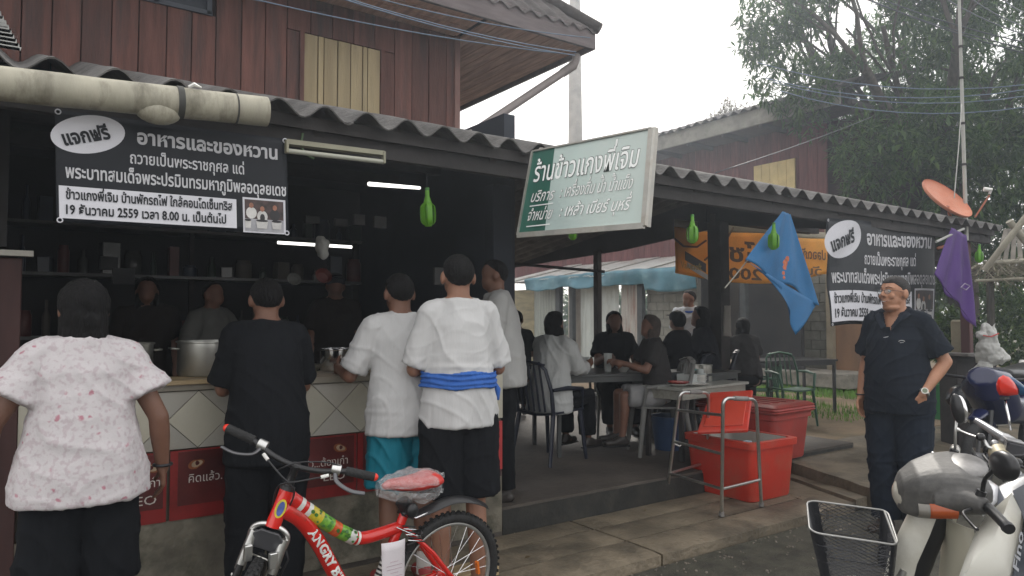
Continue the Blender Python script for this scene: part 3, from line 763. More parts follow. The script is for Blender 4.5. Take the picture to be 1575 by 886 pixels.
MB().tube([(9.2, 4.0, 0), (9.2, 4.0, 1.0)], [.03, .02], 6).build('stem', barkm, T4)
foliage('leaves', [blob(1462, 505, 9.6, .30), blob(1480, 530, 9.6, .28), blob(1455, 535, 9.5, .22), blob(1500, 540, 9.8, .2)], 420, .11, bushm, T4, seed=10, asp=2.6, per=7)
T5 = thing('bright_seedling', 'small plant with bright yellow green leaves beside the green bin', 'plant', (9.6, 3.9, 0))
lm = leaf_mat('lime_leaf', (.20, .30, .03), (.35, .48, .05), (.45, .55, .08))
MB().tube([atD(1474, 625, 9.3), atD(1476, 560, 9.3)], .008, 6).build('stem', barkm, T5)
foliage('leaves', [blob(1476, 570, 9.3, .07, None, .12), blob(1478, 592, 9.3, .07, None, .07)], 12, .11, lm, T5, seed=11, asp=2.2, per=4)
T6 = thing('roof_weed', 'dry weed tuft growing on the tiles of the second house roof', 'plant', tuple(atX(1125, 180, 13.4)))
foliage('leaves', [(*atX(1120, 168, 13.4), .12, .22, .25), (*atX(1140, 172, 13.4), .10, .4, .14), (*atX(1105, 178, 13.4), .1, .3, .1), (*atX(1165, 168, 13.4), .1, .4, .06)], 330, .10, leaf_mat('dry_weed', (.10, .08, .05), (.16, .14, .09), (.2, .19, .10)), T6, seed=12, asp=6, per=4, droop=-.2)
# far hedge closing the view between the buildings
T7 = foliage('far_hedge', [(26, y, 1.6, 1.2, 2.0, 1.8) for y in range(-4, 34, 3)], 3600, .5, mango, None, seed=14, per=6, shell=.4, asp=2.5)
tag(T7, 'far band of dark greenery behind the yard buildings', 'hedge', kind='stuff')
# ================================================================ bamboo hut roof at the right edge
BH = thing('thatch_hut', 'open hut with crossed bamboo poles and dry thatch at the right edge', 'hut', (10.3, 3.2, 0))
bam = mat('old_bamboo', (.30, .28, .22), .7, .2, 5, dirt=(.12, .11, .08), dscale=6)
def bpole(a, b, r): MB().tube([a, a.lerp(b, .5), b], [r, r * 1.04, r * .9], 10).build('bamboo_pole', bam, BH, smooth=50)
bpole(atD(1514, 416, 8.6), atD(1600, 305, 8.2), .035); bpole(atD(1552, 340, 8.4), atD(1600, 400, 8.4), .04); bpole(atD(1520, 405, 8.9), atD(1620, 398, 8.9), .03)
bpole(atD(1500, 432, 8.8), atD(1640, 425, 8.8), .018)
q0, q1, q2 = atD(1545, 380, 8.8), atD(1640, 372, 8.9), atD(1600, 300, 9.6)
mb = MB(); rs_ = random.Random(3)
for i in range(340):
    a = rs_.random(); p = atD(1505 + 110 * a, 404 - 26 * a * rs_.random() + rs_.uniform(-3, 25), 9.0 + rs_.uniform(-.2, .3))
    d = Vector((rs_.uniform(-.3, .1), rs_.uniform(-.3, .3), -.12 * rs_.random() - .02)).normalized() * rs_.uniform(.15, .4)
    mb.bar(p, p + d, .008, .003)
mb.build('thatch', mat('dry_thatch', (.20, .18, .13), .9, .4, 8), BH)
for k in range(9):
    MB().bar(atD(1548 + 6 * k, 352 + 0 * k, 9.2), atD(1534 + 12 * k, 400, 9.0), .05, .006).build('thatch_slat', mat('grey_thatch', (.22, .20, .17), .9, .3, 6), BH)
for u in (1522, 1590): MB().tube([atD(u, 410, 9.1), Vector((*atD(u, 410, 9.1)[:2], 0))], .045, 8).build('hut_post', mat('dark_post', (.06, .055, .045), .9, .3), BH)
# ================================================================ green shop sign
sign = thing('shop_sign', 'green shop sign board jutting out over the street, coloured pale for the wash of sky light behind it', 'sign', (2.63, 2.9, 2.1))
sn = atD(1003, 197, 3.36); sf = atD(820, 233, 3.98)
nT, fT = sn.copy(), sf.copy(); nB, fB = atD(991, 347, 3.36), atD(797, 362, 4.0)
ux = (nT - fT); uxn = ux.normalized(); snrm = uxn.cross((nT - nB).normalized()).normalized()
if snrm.dot(-nT) < 0: snrm = -snrm
def spt(a, b, off=0): return (fT.lerp(nT, a)).lerp(fB.lerp(nB, a), b) + snrm * off     # a from the eave to the street, b downwards
signm = mat('glare_washed_green_sheet', (.56, .68, .65), .28, .15, 1.2, stretch=(1, 1, .35), dirt=(.55, .62, .60), dscale=1.5, damt=.8, transl=.45)  # pale base and whitish patches paint in the backlit sky's wash
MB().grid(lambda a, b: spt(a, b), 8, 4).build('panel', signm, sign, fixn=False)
MB().sheet(lambda a, b: spt(a * (.21 + .03 * b), b, .0012), 4, 4, snrm * .0005).build('shaded_end', mat('eave_shaded_green_sheet', (.035, .15, .11), .35, .3, 2, stretch=(3, 3, .3), dirt=(.07, .22, .17), dscale=3), sign)  # deeper green paints the end that the eave shades from behind
fr = mat('sign_frame', (.50, .49, .45), .5, .2, 8, metal=.5, dirt=(.25, .2, .15), dscale=8)
for (a0, b0, a1, b1, wd) in ((0, 1, 1, 1, .028), (1, 0, 1, 1, .028), (0, 0, 1, 0, .008), (0, 0, 0, 1, .012)):
    MB().bar(spt(a0, b0, .002), spt(a1, b1, .002), wd, .018, up=snrm).build('frame', fr, sign)
MB().bar(spt(1.008, -.01, -.018), spt(1.008, 1.01, -.018), .012, .03, up=snrm).build('frame', fr, sign)
sgw = mat('sign_lettering', (.88, .90, .88), .5, .03); sgk = mat('sign_outline', (.02, .035, .03), .6, .05)
sgn = [None]
def stext(body, a, b, width_a, hgt, emb=.0, off=.004, outl=.022, sh=0.):
    o = spt(a, b, off); e = spt(a + width_a, b + (.0), off); up_ = (spt(a, b - .1, off) - spt(a, b, off)).normalized()
    x = (e - o); x0 = x.normalized()
    if x0.cross(up_).dot(snrm) < 0: up_ = up_
    text_obj('lettering_outline', body, o, x0, up_, hgt, sgk, sign, width=x.length * 1.0, embolden=emb + outl, lift=.0, shear=sh)
    text_obj('lettering', body, o + snrm * .001 , x0, up_, hgt, sgw, sign, width=x.length, embolden=emb, lift=.0006, shear=sh)
stext('ร้านข้าวแกงพี่เจิม', .06, .375, .86, .150, emb=.012, outl=.020)
stext('บริการ', .07, .615, .21, .085, emb=.012, outl=.014, sh=.3); stext(': เครื่องดื่ม น้ำ น้ำแข็ง', .33, .600, .57, .085, emb=.012, outl=.014, sh=.3)
stext('จำหน่าย', .07, .835, .22, .085, emb=.012, outl=.014, sh=.3); stext(': เหล้า เบียร์ บุหรี่', .35, .82, .55, .085, emb=.012, outl=.014, sh=.3)
for b in (.665, .905): MB().bar(spt(.07, b, .006), spt(.28, b - .005, .006), .006, .001, up=snrm).build('underline', sgw, sign)
MB().bar(spt(.05, -.02, -.02), (fT.x + .3, 3.5, 2.42), .02, .02).build('bracket', fr, sign)

# ================================================================ the two mourning-black food banners
bnb = mat('black_vinyl', (.012, .014, .018), .5, .2, 2, .06, 6, spec=.25)
bnw = mat('banner_white', (.62, .62, .66), .5, .04, 3); bng = mat('banner_text', (.52, .52, .54), .5, .04, 3)
def food_banner(name, label, fn, nrm, ph_col=False, sag=0):
    """fn(a,b): a across, b down, gives a point of the vinyl"""
    t = thing(name, label, 'banner', tuple(fn(.5, 0)), group=None)
    MB().sheet(lambda a, b: fn(a, b), 40, 16, Vector(nrm) * -.002).build('vinyl', bnb, t, smooth=True)
    nv = Vector(nrm)
    def on(mb_v, off):
        return [tuple(Vector(fn(x, y)) + nv * off) for x, y in mb_v]
    # lettering is laid flat in (a,b) and then wrapped onto the vinyl
    def wrap(o, off, subdiv=False):
        me = o.data
        for v in me.vertices:
            p = Vector(fn(v.co.x, -v.co.y)) + nv * off * 2.2; v.co = p - WL[t.name]
        me.update()
    def tx(body, a, b, wa, hb, m, emb=.02, off=.0015, rot=0, name='lettering'):
        o = text_obj(name, body, (0, 0, 0), (1, 0, 0), (0, 1, 0), hb, m, None, width=wa, embolden=emb, lift=0, res=2)
        c, s = math.cos(rot), math.sin(rot); asp = 2.04
        for v in o.data.vertices:
            x, y = v.co.x * asp, v.co.y
            v.co = ((x * c - y * s) / asp + a, x * s + y * c - b, 0)
        wrap(o, off); o.parent = t; WL[o.name] = WL[t.name]; return o
    def patch(name, pts, m, off):
        mb = MB(); n = len(pts); vs = [(x, -y, 0) for x, y in pts]; mb.add(vs, [tuple(range(n))])
        bm = bmesh.new(); me = mb.mesh(name, m); bm.from_mesh(me)
        bmesh.ops.triangulate(bm, faces=bm.faces)
        for _ in range(6):
            le = [e for e in bm.edges if e.calc_length() > .05]
            if not le: break
            bmesh.ops.subdivide_edges(bm, edges=le, cuts=1); bmesh.ops.triangulate(bm, faces=[f for f in bm.faces if len(f.verts) > 3])
        bm.to_mesh(me); bm.free()
        o = bpy.data.objects.new(name, me); COL.objects.link(o)
        wrap(o, off); o.parent = t; WL[o.name] = WL[t.name]; return o
    el = [(.125 + .142 * math.cos(q) * 1 , .19 + .175 * math.sin(q) - .30 * .142 * math.cos(q) * 1.2) for q in [2 * math.pi * k / 40 for k in range(40)]]
    patch('oval', el, bnw, .0012)
    tx('แจกฟรี', .035, .315, .185, .17, bnb, .035, .0028, rot=.30)
    tx('อาหารและของหวาน', .315, .225, .635, .185, bng, .03)
    tx('ถวายเป็นพระราชกุศล แด่', .285, .415, .50, .150, bng, .015)
    tx('พระบาทสมเด็จพระปรมินทรมหาภูมิพลอดุลยเดช', .035, .60, .955, .165, bng, .02)
    patch('white_field', [(.01, .675), (.745, .675), (.745, .965), (.01, .965)], bnw, .0012)
    tx('ข้าวแกงพี่เจิม บ้านพักรถไฟ ใกล้คอนโดเซ็นทริส', .035, .79, .69, .118, bnb, .025, .0026)
    tx('19 ธันวาคม 2559 เวลา 8.00 น. เป็นต้นไป', .035, .925, .66, .118, bnb, .025, .0026)
    # the printed photograph: three cooks in a dark kitchen behind three white pots
    p = lambda x0, y0, x1, y1: [(x0, y0), (x1, y0), (x1, y1), (x0, y1)]
    patch('photo_border', p(.775, .645, .985, 1.0), bnw, .0012)
    patch('photo_dark', p(.784, .665, .974, .86), mat('print_dark', (.05, .03, .028), .5, .6, 30), .0018)
    patch('photo_table', p(.784, .86, .974, .985), mat('print_table', (.36, .36, .38), .5, .2, 30), .0018)
    prs = mat('print_skin', (.30, .13, .08), .5, .2, 30); prw = mat('print_white', (.55, .54, .52), .5, .15, 30); prb = mat('print_black', (.02, .018, .02), .5, .2)
    def oval(x, y, rx, ry, m, off, nm='print_shape'):
        patch(nm, [(x + rx * math.cos(q), y + ry * math.sin(q)) for q in [2 * math.pi * k / 14 for k in range(14)]], m, off)
    for x, y, m in ((.815, .80, prw), (.868, .83, prw), (.93, .81, prb)):
        oval(x, y, .026, .060, m, .0024); oval(x, y - .075, .011, .028, prs, .003)
    oval(.868, .845, .012, .04, prb, .003)
    for x, w_ in ((.797, .016), (.865, .030), (.938, .026)):
        patch('print_pot', [(x - w_, .875), (x + w_, .875), (x + w_ * .78, .955), (x - w_ * .78, .955)], prw, .0032); oval(x, .875, w_, .012, prb, .0038)
    for a, b in ((.012, .985), (.99, .985), (.012, .02), (.99, .02)):
        q = Vector(fn(a, b)) + nv * .003
        MB().tube([q + Vector((.009 * math.cos(k * math.pi / 6), 0, .009 * math.sin(k * math.pi / 6))) for k in range(12)], .0028, 6, closed=True).build('eyelet', bnw, t, smooth=True)
    return t
c = [atY(84, 168, 3.22), atY(441, 214, 3.22), atY(87, 341, 3.22), atY(444, 361, 3.22)]
def f1(a, b):
    p = c[0].lerp(c[1], a).lerp(c[2].lerp(c[3], a), b)
    return p + Vector((0, .003 * noise.noise(Vector((a * 3, b * 2, 0))), 0))
food_banner('food_banner', 'large black banner with white Thai lettering hung under the gutter pipe over the counter', f1, (0, -1, 0))
d_ = [atY(1272, 335, 3.28), atY(1440, 349, 3.34), atY(1278, 502, 3.28), atY(1437, 498, 3.40)]
def f2(a, b):
    p = d_[0].lerp(d_[1], a).lerp(d_[2].lerp(d_[3], a), b)
    return p + Vector((0, .03 * noise.noise(Vector((a * 2.6 + b, b * 1.6, 4))) + .010 * math.sin((a * 1.0 + b * .6) * 22) * (1 - b) * (1 - a), .015 * math.sin(a * 9) * b))
food_banner('food_banner', 'black food banner with white Thai lettering behind the man in the black polo shirt', f2, Vector((0, -1, 0)))

# ================================================================ flags
def flag(name, label, m, corners, depth, seed, extra=None):
    t = thing(name, label, 'flag', tuple(corners[0]))
    A, B, C, D = corners      # top-left, top-right, bottom-left, bottom-right of the cloth as it hangs
    def fn(a, b):
        p = A.lerp(B, a).lerp(C.lerp(D, a), b)
        fold = depth * math.sin(a * 15 + seed + b * 1.2) * (.25 + b * .9) * (.6 + .4 * math.sin(b * 3))
        return p + Vector((.3 * fold, fold, .02 * math.sin(a * 11 + seed) * b))
    MB().sheet(fn, 60, 24, (0, .0012, 0)).build('cloth', m, t, smooth=True)
    return t, fn
bluef = mat('blue_flag_cloth', (.035, .20, .44), .6, .1, 5, .1, 60, transl=.35)
purp = mat('purple_flag_cloth', (.10, .035, .23), .6, .1, 5, .1, 60, transl=.35)
t, fn = flag('blue_flag', 'bright blue flag with a small orange emblem drooping from the awning', bluef, [atY(1204, 325, 3.2), atY(1216, 330, 3.25), atY(1148, 403, 3.2), atY(1258, 468, 3.25)], .018, 1)
m1 = MB()
def fn2(a, b):
    p = atY(1150 + 60 * a, 403 + 62 * a, 3.21).lerp(atY(1204 + 9 * a + 45 * a * b, 440 + 73 * a, 3.22), b)
    A = atY(1150, 403, 3.2).lerp(atY(1258, 468, 3.25), a); Bq = atY(1202, 440, 3.2).lerp(atY(1222, 515, 3.22), min(1, a * 1.4)) if a < .7 else atY(1222, 515, 3.22).lerp(atY(1258, 468, 3.25), (a - .7) / .3)
    q = A.lerp(Bq, b); return q + Vector((0, .014 * math.sin(a * 14) * b - .004, 0))
m1.sheet(fn2, 40, 10, (0, .0012, 0)).build('lower_fold', bluef, t, smooth=True)
emb_ = mat('flag_emblem', (.45, .12, .05), .7, .2, 40)
mb = MB()
for (u, v, r) in ((1208, 404, 5), (1211, 398, 4), (1207, 411, 4), (1205, 420, 3), (1206, 427, 2.5)):
    q = atY(u, v, 3.165); s = r / FPX * 6; mb.prism([q + Vector((s * math.cos(k * 1.05) * (1 + .3 * (k % 2)), 0, s * math.sin(k * 1.05))) for k in range(6)], (0, -.001, 0))
mb.build('emblem', emb_, t)
MB().tube([atY(1204, 335, 3.30), atY(1115, 443, 3.26)], .005, 8).build('flag_pole', mat('pale_cane', (.26, .25, .21), .6, .1), t)
t, fn = flag('purple_flag', 'purple flag with a faint emblem drooping from the awning near the red post', purp, [atY(1464, 350, 3.1), atY(1486, 362, 3.12), atY(1437, 425, 3.1), atY(1500, 505, 3.14)], .025, 2)
MB().sheet(lambda a, b: atY(1437, 425, 3.1).lerp(atY(1500, 505, 3.14), a).lerp(atY(1462, 455, 3.1).lerp(atY(1500, 505, 3.14), min(1, a * 1.2)), b) + Vector((0, -.01, 0)), 20, 4, (0, .0012, 0)).build('lower_fold', purp, t, smooth=True)
MB().tube([atY(1478, 442, 3.06), atY(1484, 436, 3.06), atY(1492, 440, 3.06), atY(1486, 446, 3.06)], .006, 5, closed=True).build('emblem', mat('pale_emblem', (.3, .25, .35), .7, .1), t)
MB().tube([atY(1482, 352, 3.16), atY(1440, 372, 3.05)], .012, 8).build('flag_pole', mat('grey_pipe_end', (.3, .3, .28), .6, .1), t)

# ================================================================ hanging bottle lanterns
green = bpy.data.materials.new('green_bottle_plastic'); green.use_nodes = True
b_ = green.node_tree.nodes['Principled BSDF']; b_.inputs['Base Color'].default_value = (.16, .42, .03, 1); b_.inputs['Roughness'].default_value = .22
tr = green.node_tree.nodes.new('ShaderNodeBsdfTranslucent'); tr.inputs[0].default_value = (.22, .58, .05, 1); ms = green.node_tree.nodes.new('ShaderNodeMixShader'); ms.inputs[0].default_value = .4
green.node_tree.links.new(b_.outputs[0], ms.inputs[1]); green.node_tree.links.new(tr.outputs[0], ms.inputs[2]); green.node_tree.links.new(ms.outputs[0], green.node_tree.nodes['Material Output'].inputs[0])
# a cut green bottle whose sides are bent out into flaps
lan = thing('bottle_lantern', 'green cut plastic bottle hanging over the counter, left of the shop sign', 'ornament', (0, 0, 0), group='green bottle ornaments hanging from the awning')
MB().lathe((0, 0, 0), [(.004, .100), (.011, .100), (.013, .085), (.012, .070), (.019, .045), (.024, .030), (.024, -.085), (.018, -.096), (.004, -.092)], 14).build('bottle', green, lan, smooth=40)
MB().lathe((0, 0, 0), [(.001, .113), (.013, .113), (.013, .098), (.001, .098)], 12).build('cap', mat('green_cap', (.05, .22, .02), .4, .1), lan, smooth=40)
for k in range(6):
    a = k * math.pi / 3; dx, dy = math.cos(a), math.sin(a)
    MB().sheet(lambda p, q: ((.025 + .016 * math.sin(math.pi * q) ** .25) * dx - dy * (p - .5) * .026, (.025 + .016 * math.sin(math.pi * q) ** .25) * dy + dx * (p - .5) * .026, .028 - .115 * q), 1, 8, (-.0015 * dx, -.0015 * dy, 0)).build('flap', green, lan, smooth=40)
MB().tube([(0, 0, .11), (0, 0, .26)], .0012, 4).build('string', blk, lan)
spots = [(658, 321, 3.4, 1.0, 'green cut plastic bottle hanging over the counter, left of the shop sign'), (1065, 354, 3.2, .93, 'green cut plastic bottle hanging left of the thick dark post'),
         (1190, 365, 3.14, .95, 'green cut plastic bottle hanging in front of the blue flag'), (1506, 391, 3.0, .84, 'green cut plastic bottle hanging right of the purple flag'), (881, 352, 3.3, .7, 'green cut plastic bottle mostly hidden under the shop sign')]
for i, (u, v, y, s, lb) in enumerate(spots):
    o = lan if i == 0 else copy_tree(lan)
    o['label'] = lb; o.location = atY(u, v, y); o.scale = (s, s, s); o.rotation_euler = (R(random.uniform(-3, 3)), R(random.uniform(-5, 5)), random.random() * 6)

# ================================================================ lamps
def tube_lamp(label, A, B, lit, r=.014, holder=True, name='fluorescent_lamp'):
    t = thing(name, label, 'lamp', tuple(A))
    d = (B - A).normalized()
    if holder:
        MB().bar(A + Vector((0, 0, .045)), B + Vector((0, 0, .045)), .055, .03).build('housing', dirtywhite, t, bevel=.003)
        for p in (A, B): MB().bar(p - d * .012, p + d * .012, .035, .075, up=(0, 0, 1)).build('socket', dirtywhite, t, bevel=.003)
    MB().tube([A, B], r, 12).build('glass_tube', lit, t, smooth=50)
    return t
offt = mat('unlit_tube', (.36, .36, .30), .2, .05)
A, B = atY(441, 232, 3.20), atY(590, 249, 3.20)
t = tube_lamp('unlit fluorescent lamp fixed under the awning just right of the black banner', A, B, offt, .012, holder=False)
for p in (A, B): MB().box(p + Vector((0, .0, .02)), (.012, .03, .06)).build('socket', mat('tan_lamp_channel', (.26, .25, .18), .6, .2, 6), t, bevel=.002)
MB().bar(A + Vector((.0, .015, .042)), B + Vector((0, .015, .042)), .05, .022).build('reflector', mat('tan_lamp_channel', (.26, .25, .18), .6, .2, 6), t)
ttape = mat('green_tape', (.10, .16, .08), .7, .2)
MB().tube([atY(466, 205, 3.3), atY(463, 222, 3.3), atY(468, 236, 3.3), atY(483, 244, 3.3)], .006, 5).build('tie', ttape, t)
lit = emit('lit_tube', (1, .98, .93), 1.3)
tube_lamp('lit fluorescent tube hanging inside the shop under the food banner', atY(427, 373, 5.0), atY(541, 380, 5.0), lit, .011, holder=False)
tube_lamp('lit fluorescent tube nearer the roof, left of the hanging green bottle', atD(568, 283, 4.0), atD(645, 289, 5.4), lit, .012, holder=False)
tube_lamp('small lit fluorescent tube under the far end of the awning', atD(1251, 334, 7.2), atD(1268, 337, 7.3), lit, .012, holder=False)

# ================================================================ cables
def cable(label, pts, r, m, sag=0, name='overhead_cable', group='overhead cables', ext=(0, 0)):
    P = []
    d0 = pts[-1] - pts[0]
    if ext[0]: P.append(pts[0] - d0 * ext[0] + Vector((0, 0, -d0.z * 0 + sag * ext[0])))
    for a, b in zip(pts[:-1], pts[1:]):
        for k in range(8):
            t = k / 8; q = a.lerp(b, t); q.z -= sag * 4 * t * (1 - t); P.append(q)
    P.append(pts[-1])
    if ext[1]: P.append(pts[-1] + d0 * ext[1] + Vector((0, 0, sag * 4 * ext[1])))
    o = MB().tube(P, r, 5).build(name, m, None, smooth=True); tag(o, label, 'cable', group=group)
cabm = mat('blue_grey_cable', (.16, .22, .30), .4, .1); cabd = mat('dark_cable', (.05, .06, .07), .5, .1)
for k, (u0, v0, u1, v1, lb) in enumerate([(520, -4, 884, 85, 'upper of three thin cables crossing the plank house wall'), (535, -2, 886, 80, 'middle thin cable crossing the plank house wall'),
                                       (405, 2, 880, 84, 'lowest thin cable crossing the plank house wall and shutter'), (575, -4, 908, 58, 'thin cable crossing the dark fascia of the tiled roof')]):
    cable(lb, [atD(u0, v0, 3.7 + .1 * k), atD(u1, v1, 4.6)], .0035, cabm, .03, ext=(1.5, 0))
for k, (v0, v1) in enumerate([(96, 129), (120, 136), (126, 146), (140, 163)]):
    cable(['top', 'second', 'third', 'lowest'][k] + ' of the four near level cables crossing in front of the mango tree', [atD(1165 + 12 * k, v0, 9.5), atD(1590, v1, 8.2)], .006, cabm, .18, ext=(0, .8))
for k, (u0, v0, u1, v1) in enumerate([(1330, -4, 1600, 88), (1345, -6, 1600, 70), (1320, -6, 1600, 80), (1450, -5, 1600, 60), (1490, -5, 1600, 48), (1535, -8, 1600, 25)]):
    cable(['lowest dark cable of the bundle sloping right across the top of the mango tree', 'upper dark cable of the long bundle sloping across the mango tree', 'middle dark cable of the long bundle sloping across the mango tree', 'dark cable starting just left of the tall thin pole at the top edge', 'dark cable starting just right of the tall thin pole at the top edge', 'short dark cable cutting the top right corner'][k], [atD(u0, v0, 8.5 - .1 * k), atD(u1, v1, 7.2)], .006, cabd, .05, ext=(1, 1))
cable('single wire rising from the awning roof past the yellow shutter', [atY(1100, 266, 3.9), atD(1340, 180, 9.5)], .005, cabd, .02)

# tall pale pole and rope in front of the tree
b = atD(1486, 352, 7.32); tp = atD(1474, -40, 7.32)
PO = thing('antenna_pole', 'tall thin pale pole leaning in front of the mango tree', 'pole', (b.x, b.y, 0))
MB().tube([b - Vector((0, 0, .12)), b, tp], [.020, .020, .014], 10).build('tube', mat('pale_metal_pole', (.34, .34, .31), .5, .15, 6), PO, smooth=50)
for v in (72, 120, 190, 253): 
    q = b.lerp(tp, (352 - v) / 392); MB().tube([q - Vector((0, 0, .012)), q + Vector((0, 0, .012))], .024, 8).build('band', darkwood, PO)
cable('pale rope hanging beside the tall thin pole', [atD(1479, 160, 7.0), atD(1475, 220, 6.95), atD(1468, 300, 6.9), atD(1468, 305, 6.9)], .005, mat('pale_rope', (.5, .5, .46), .8, .1), name='rope', group=None)
# satellite dish
dish = thing('satellite_dish', 'orange satellite dish seen edge on above the end of the awning', 'satellite dish', tuple(atD(1456, 312, 7.2)))
orange = mat('faded_orange', (.50, .17, .09), .6, .12, 5, dirt=(.45, .25, .18), dscale=5)
cd_ = atD(1457, 304, 7.2); major = (atD(1488, 328, 7.0) - atD(1426, 282, 7.4)); hr = major.length / 2; ma = major.normalized()
vd_ = (cd_ - O).normalized(); ax = ma.cross(vd_).normalized()
if ax.z < 0: ax = -ax
ax = (ax * math.cos(R(16)) - vd_ * math.sin(R(16))).normalized()
dprof = [(hr * math.sin(k / 10 * math.pi / 2) * 1.0 + .001, .055 * (k / 10) ** 2) for k in range(11)]
dprof += [(r, z - .012) for r, z in reversed(dprof)]
q = Vector(ax)
MB().lathe(cd_ - q * .05, dprof, 36, axis=q).build('dish', orange, dish, smooth=40)
MB().tube([atD(1458, 318, 7.15), atD(1462, 335, 7.15), atD(1464, 360, 7.15), atD(1456, 378, 7.15), atD(1442, 382, 7.15)], .016, 8).build('bracket', orange, dish, smooth=50)
MB().tube([atD(1500, 334, 7.0), atD(1522, 300, 6.9)], .009, 8).build('feed_arm', orange, dish)
MB().tube([atD(1513, 291, 6.9), atD(1526, 292, 6.88)], [.022, .016], 10).build('feed_horn', white_p, dish, smooth=50)
MB().tube([atD(1522, 298, 6.9), atD(1525, 290, 6.88)], .012, 8).build('feed_clip', white_p, dish)
MB().box(atD(1454, 325, 7.2), (.06, .06, .10)).build('mount', blk, dish)
rf = MB().tube([atY(1440, 380, 3.3), atY(1460, 376, 3.3), atY(1462, 355, 3.3)], .012, 6)

# ================================================================ coolers
coolm = mat('red_cooler_plastic', (.52, .036, .018), .42, .10, 3, .04, 30, dirt=(.40, .11, .07), dscale=5, damt=.6)
coold = mat('dull_red_cooler', (.36, .045, .035), .5, .15, 3, .05, 30, dirt=(.26, .08, .07), dscale=5, damt=.7)
linerm = mat('cooler_liner', (.48, .46, .42), .5, .12, 5, dirt=(.3, .27, .22), dscale=5)
def cooler(label, loc, rz, L, W, Hh, m, opened, name='cooler_box'):
    t = thing(name, label, 'cooler', loc, rz)
    old = WL[t.name]; WL[t.name] = Vector()
    def ring(zz, l, wd, r=.05, n=5):
        pts = []
        for sx, sy, a0 in ((1, 1, 0), (-1, 1, 90), (-1, -1, 180), (1, -1, 270)):
            for k in range(n + 1):
                a = R(a0 + 90 * k / n); pts.append((sx * (l / 2 - r) + r * math.cos(a), sy * (wd / 2 - r) + r * math.sin(a), zz))
        return pts
    def loftr(rings, name, m, closeb=True, closet=False):
        mb = MB(); n = len(rings[0]); vs = [p for r_ in rings for p in r_]; fs = []
        for i in range(len(rings) - 1):
            for k in range(n): fs.append((i * n + k, i * n + (k + 1) % n, (i + 1) * n + (k + 1) % n, (i + 1) * n + k))
        if closeb: fs.append(tuple(range(n - 1, -1, -1)))
        if closet: fs.append(tuple((len(rings) - 1) * n + k for k in range(n)))
        mb.add(vs, fs); return mb.build(name, m, t, smooth=42)
    tp = 1.10
    loftr([ring(.0, L * .97, W * .97), ring(.015, L, W), ring(Hh - .055, L * tp, W * tp), ring(Hh - .05, L * tp + .035, W * tp + .035), ring(Hh, L * tp + .04, W * tp + .04), ring(Hh + .002, L * tp - .05, W * tp - .05), ring(Hh - .03, L * tp - .055, W * tp - .055)], 'body', m)
    if opened:
        loftr([ring(.06, L * .85, W * .85, .04), ring(Hh - .004, L * tp - .052, W * tp - .052, .04)], 'liner', linerm)
        loftr([ring(Hh - .10, L * .98, W * .98, .04), ring(Hh - .095, L * .98, W * .98, .04)], 'water', mat('ice_water', (.30, .31, .30), .12, .2, 6), True, True)
    return t, old, ring, loftr
# the open one, near
A0 = atZ(1148, 770); A1 = atZ(1228, 752)
rz = math.atan2(A1.y - A0.y, A1.x - A0.x)
t, old, ring, loftr = cooler('bright red open cooler with water and a scoop, behind the walking frame', (4.90, 3.73, 0), rz, .50, .60, .455, coolm, True)
tag(t, None, None, None)
MB().tube([(-.05, .08, .33), (-.02, .05, .36), (.06, -.02, .40), (.09, -.05, .395)], [.01, .012, .010, .008], 8).build('scoop_handle', mat('clear_blue', (.35, .45, .5), .15, .1), t, smooth=True)
MB().lathe((-.08, .10, .30), [(.001, 0), (.045, .004), (.05, .06), (.047, .06), (.042, .01)], 14, axis=(.2, -.2, 1)).build('scoop', MATS['clear_blue'], t, smooth=40)
# its lid leans up behind it
lid = thing('propped_cooler_panel', 'bright red cooler lid standing on edge between the open cooler and the dish table', 'cooler lid', (4.75, 4.06, .17))
lp = [atD(1092, 603, 5.85), atD(1158, 599, 5.75), atD(1150, 661, 5.45), atD(1072, 664, 5.5)]
def lf(a, b): return lp[0].lerp(lp[1], a).lerp(lp[3].lerp(lp[2], a), b)
nl = (lp[1] - lp[0]).cross(lp[3] - lp[0]).normalized() * .035
if nl.y < 0: nl = -nl
MB().sheet(lf, 6, 6, nl).build('lid_panel', coolm, lid, bevel=.008, smooth=40)
MB().sheet(lambda a, b: Vector(lf(.1 + .8 * a, .16 + .74 * b)) - nl.normalized() * .012, 2, 2, nl * .3).build('lid_inset', mat('red_inset', (.48, .045, .02), .45, .1, 3), lid, bevel=.004)
t2, old, ring, loftr = cooler('dull red closed cooler with ribbed lid behind the open bright red cooler', (5.68, 4.16, .15), rz + R(4), .54, .70, .42, coold, False)
loftr([ring(.42, .66, .85), ring(.435, .68, .87), ring(.445, .66, .85), ring(.455, .68, .87), ring(.468, .66, .85), ring(.48, .67, .86), ring(.50, .60, .79)], 'lid', coold, True, True)
for k in range(4): MB().box((-.2 + .13 * k, 0, .502), (.03, .6, .01)).build('lid_rib', coold, t2, bevel=.003)

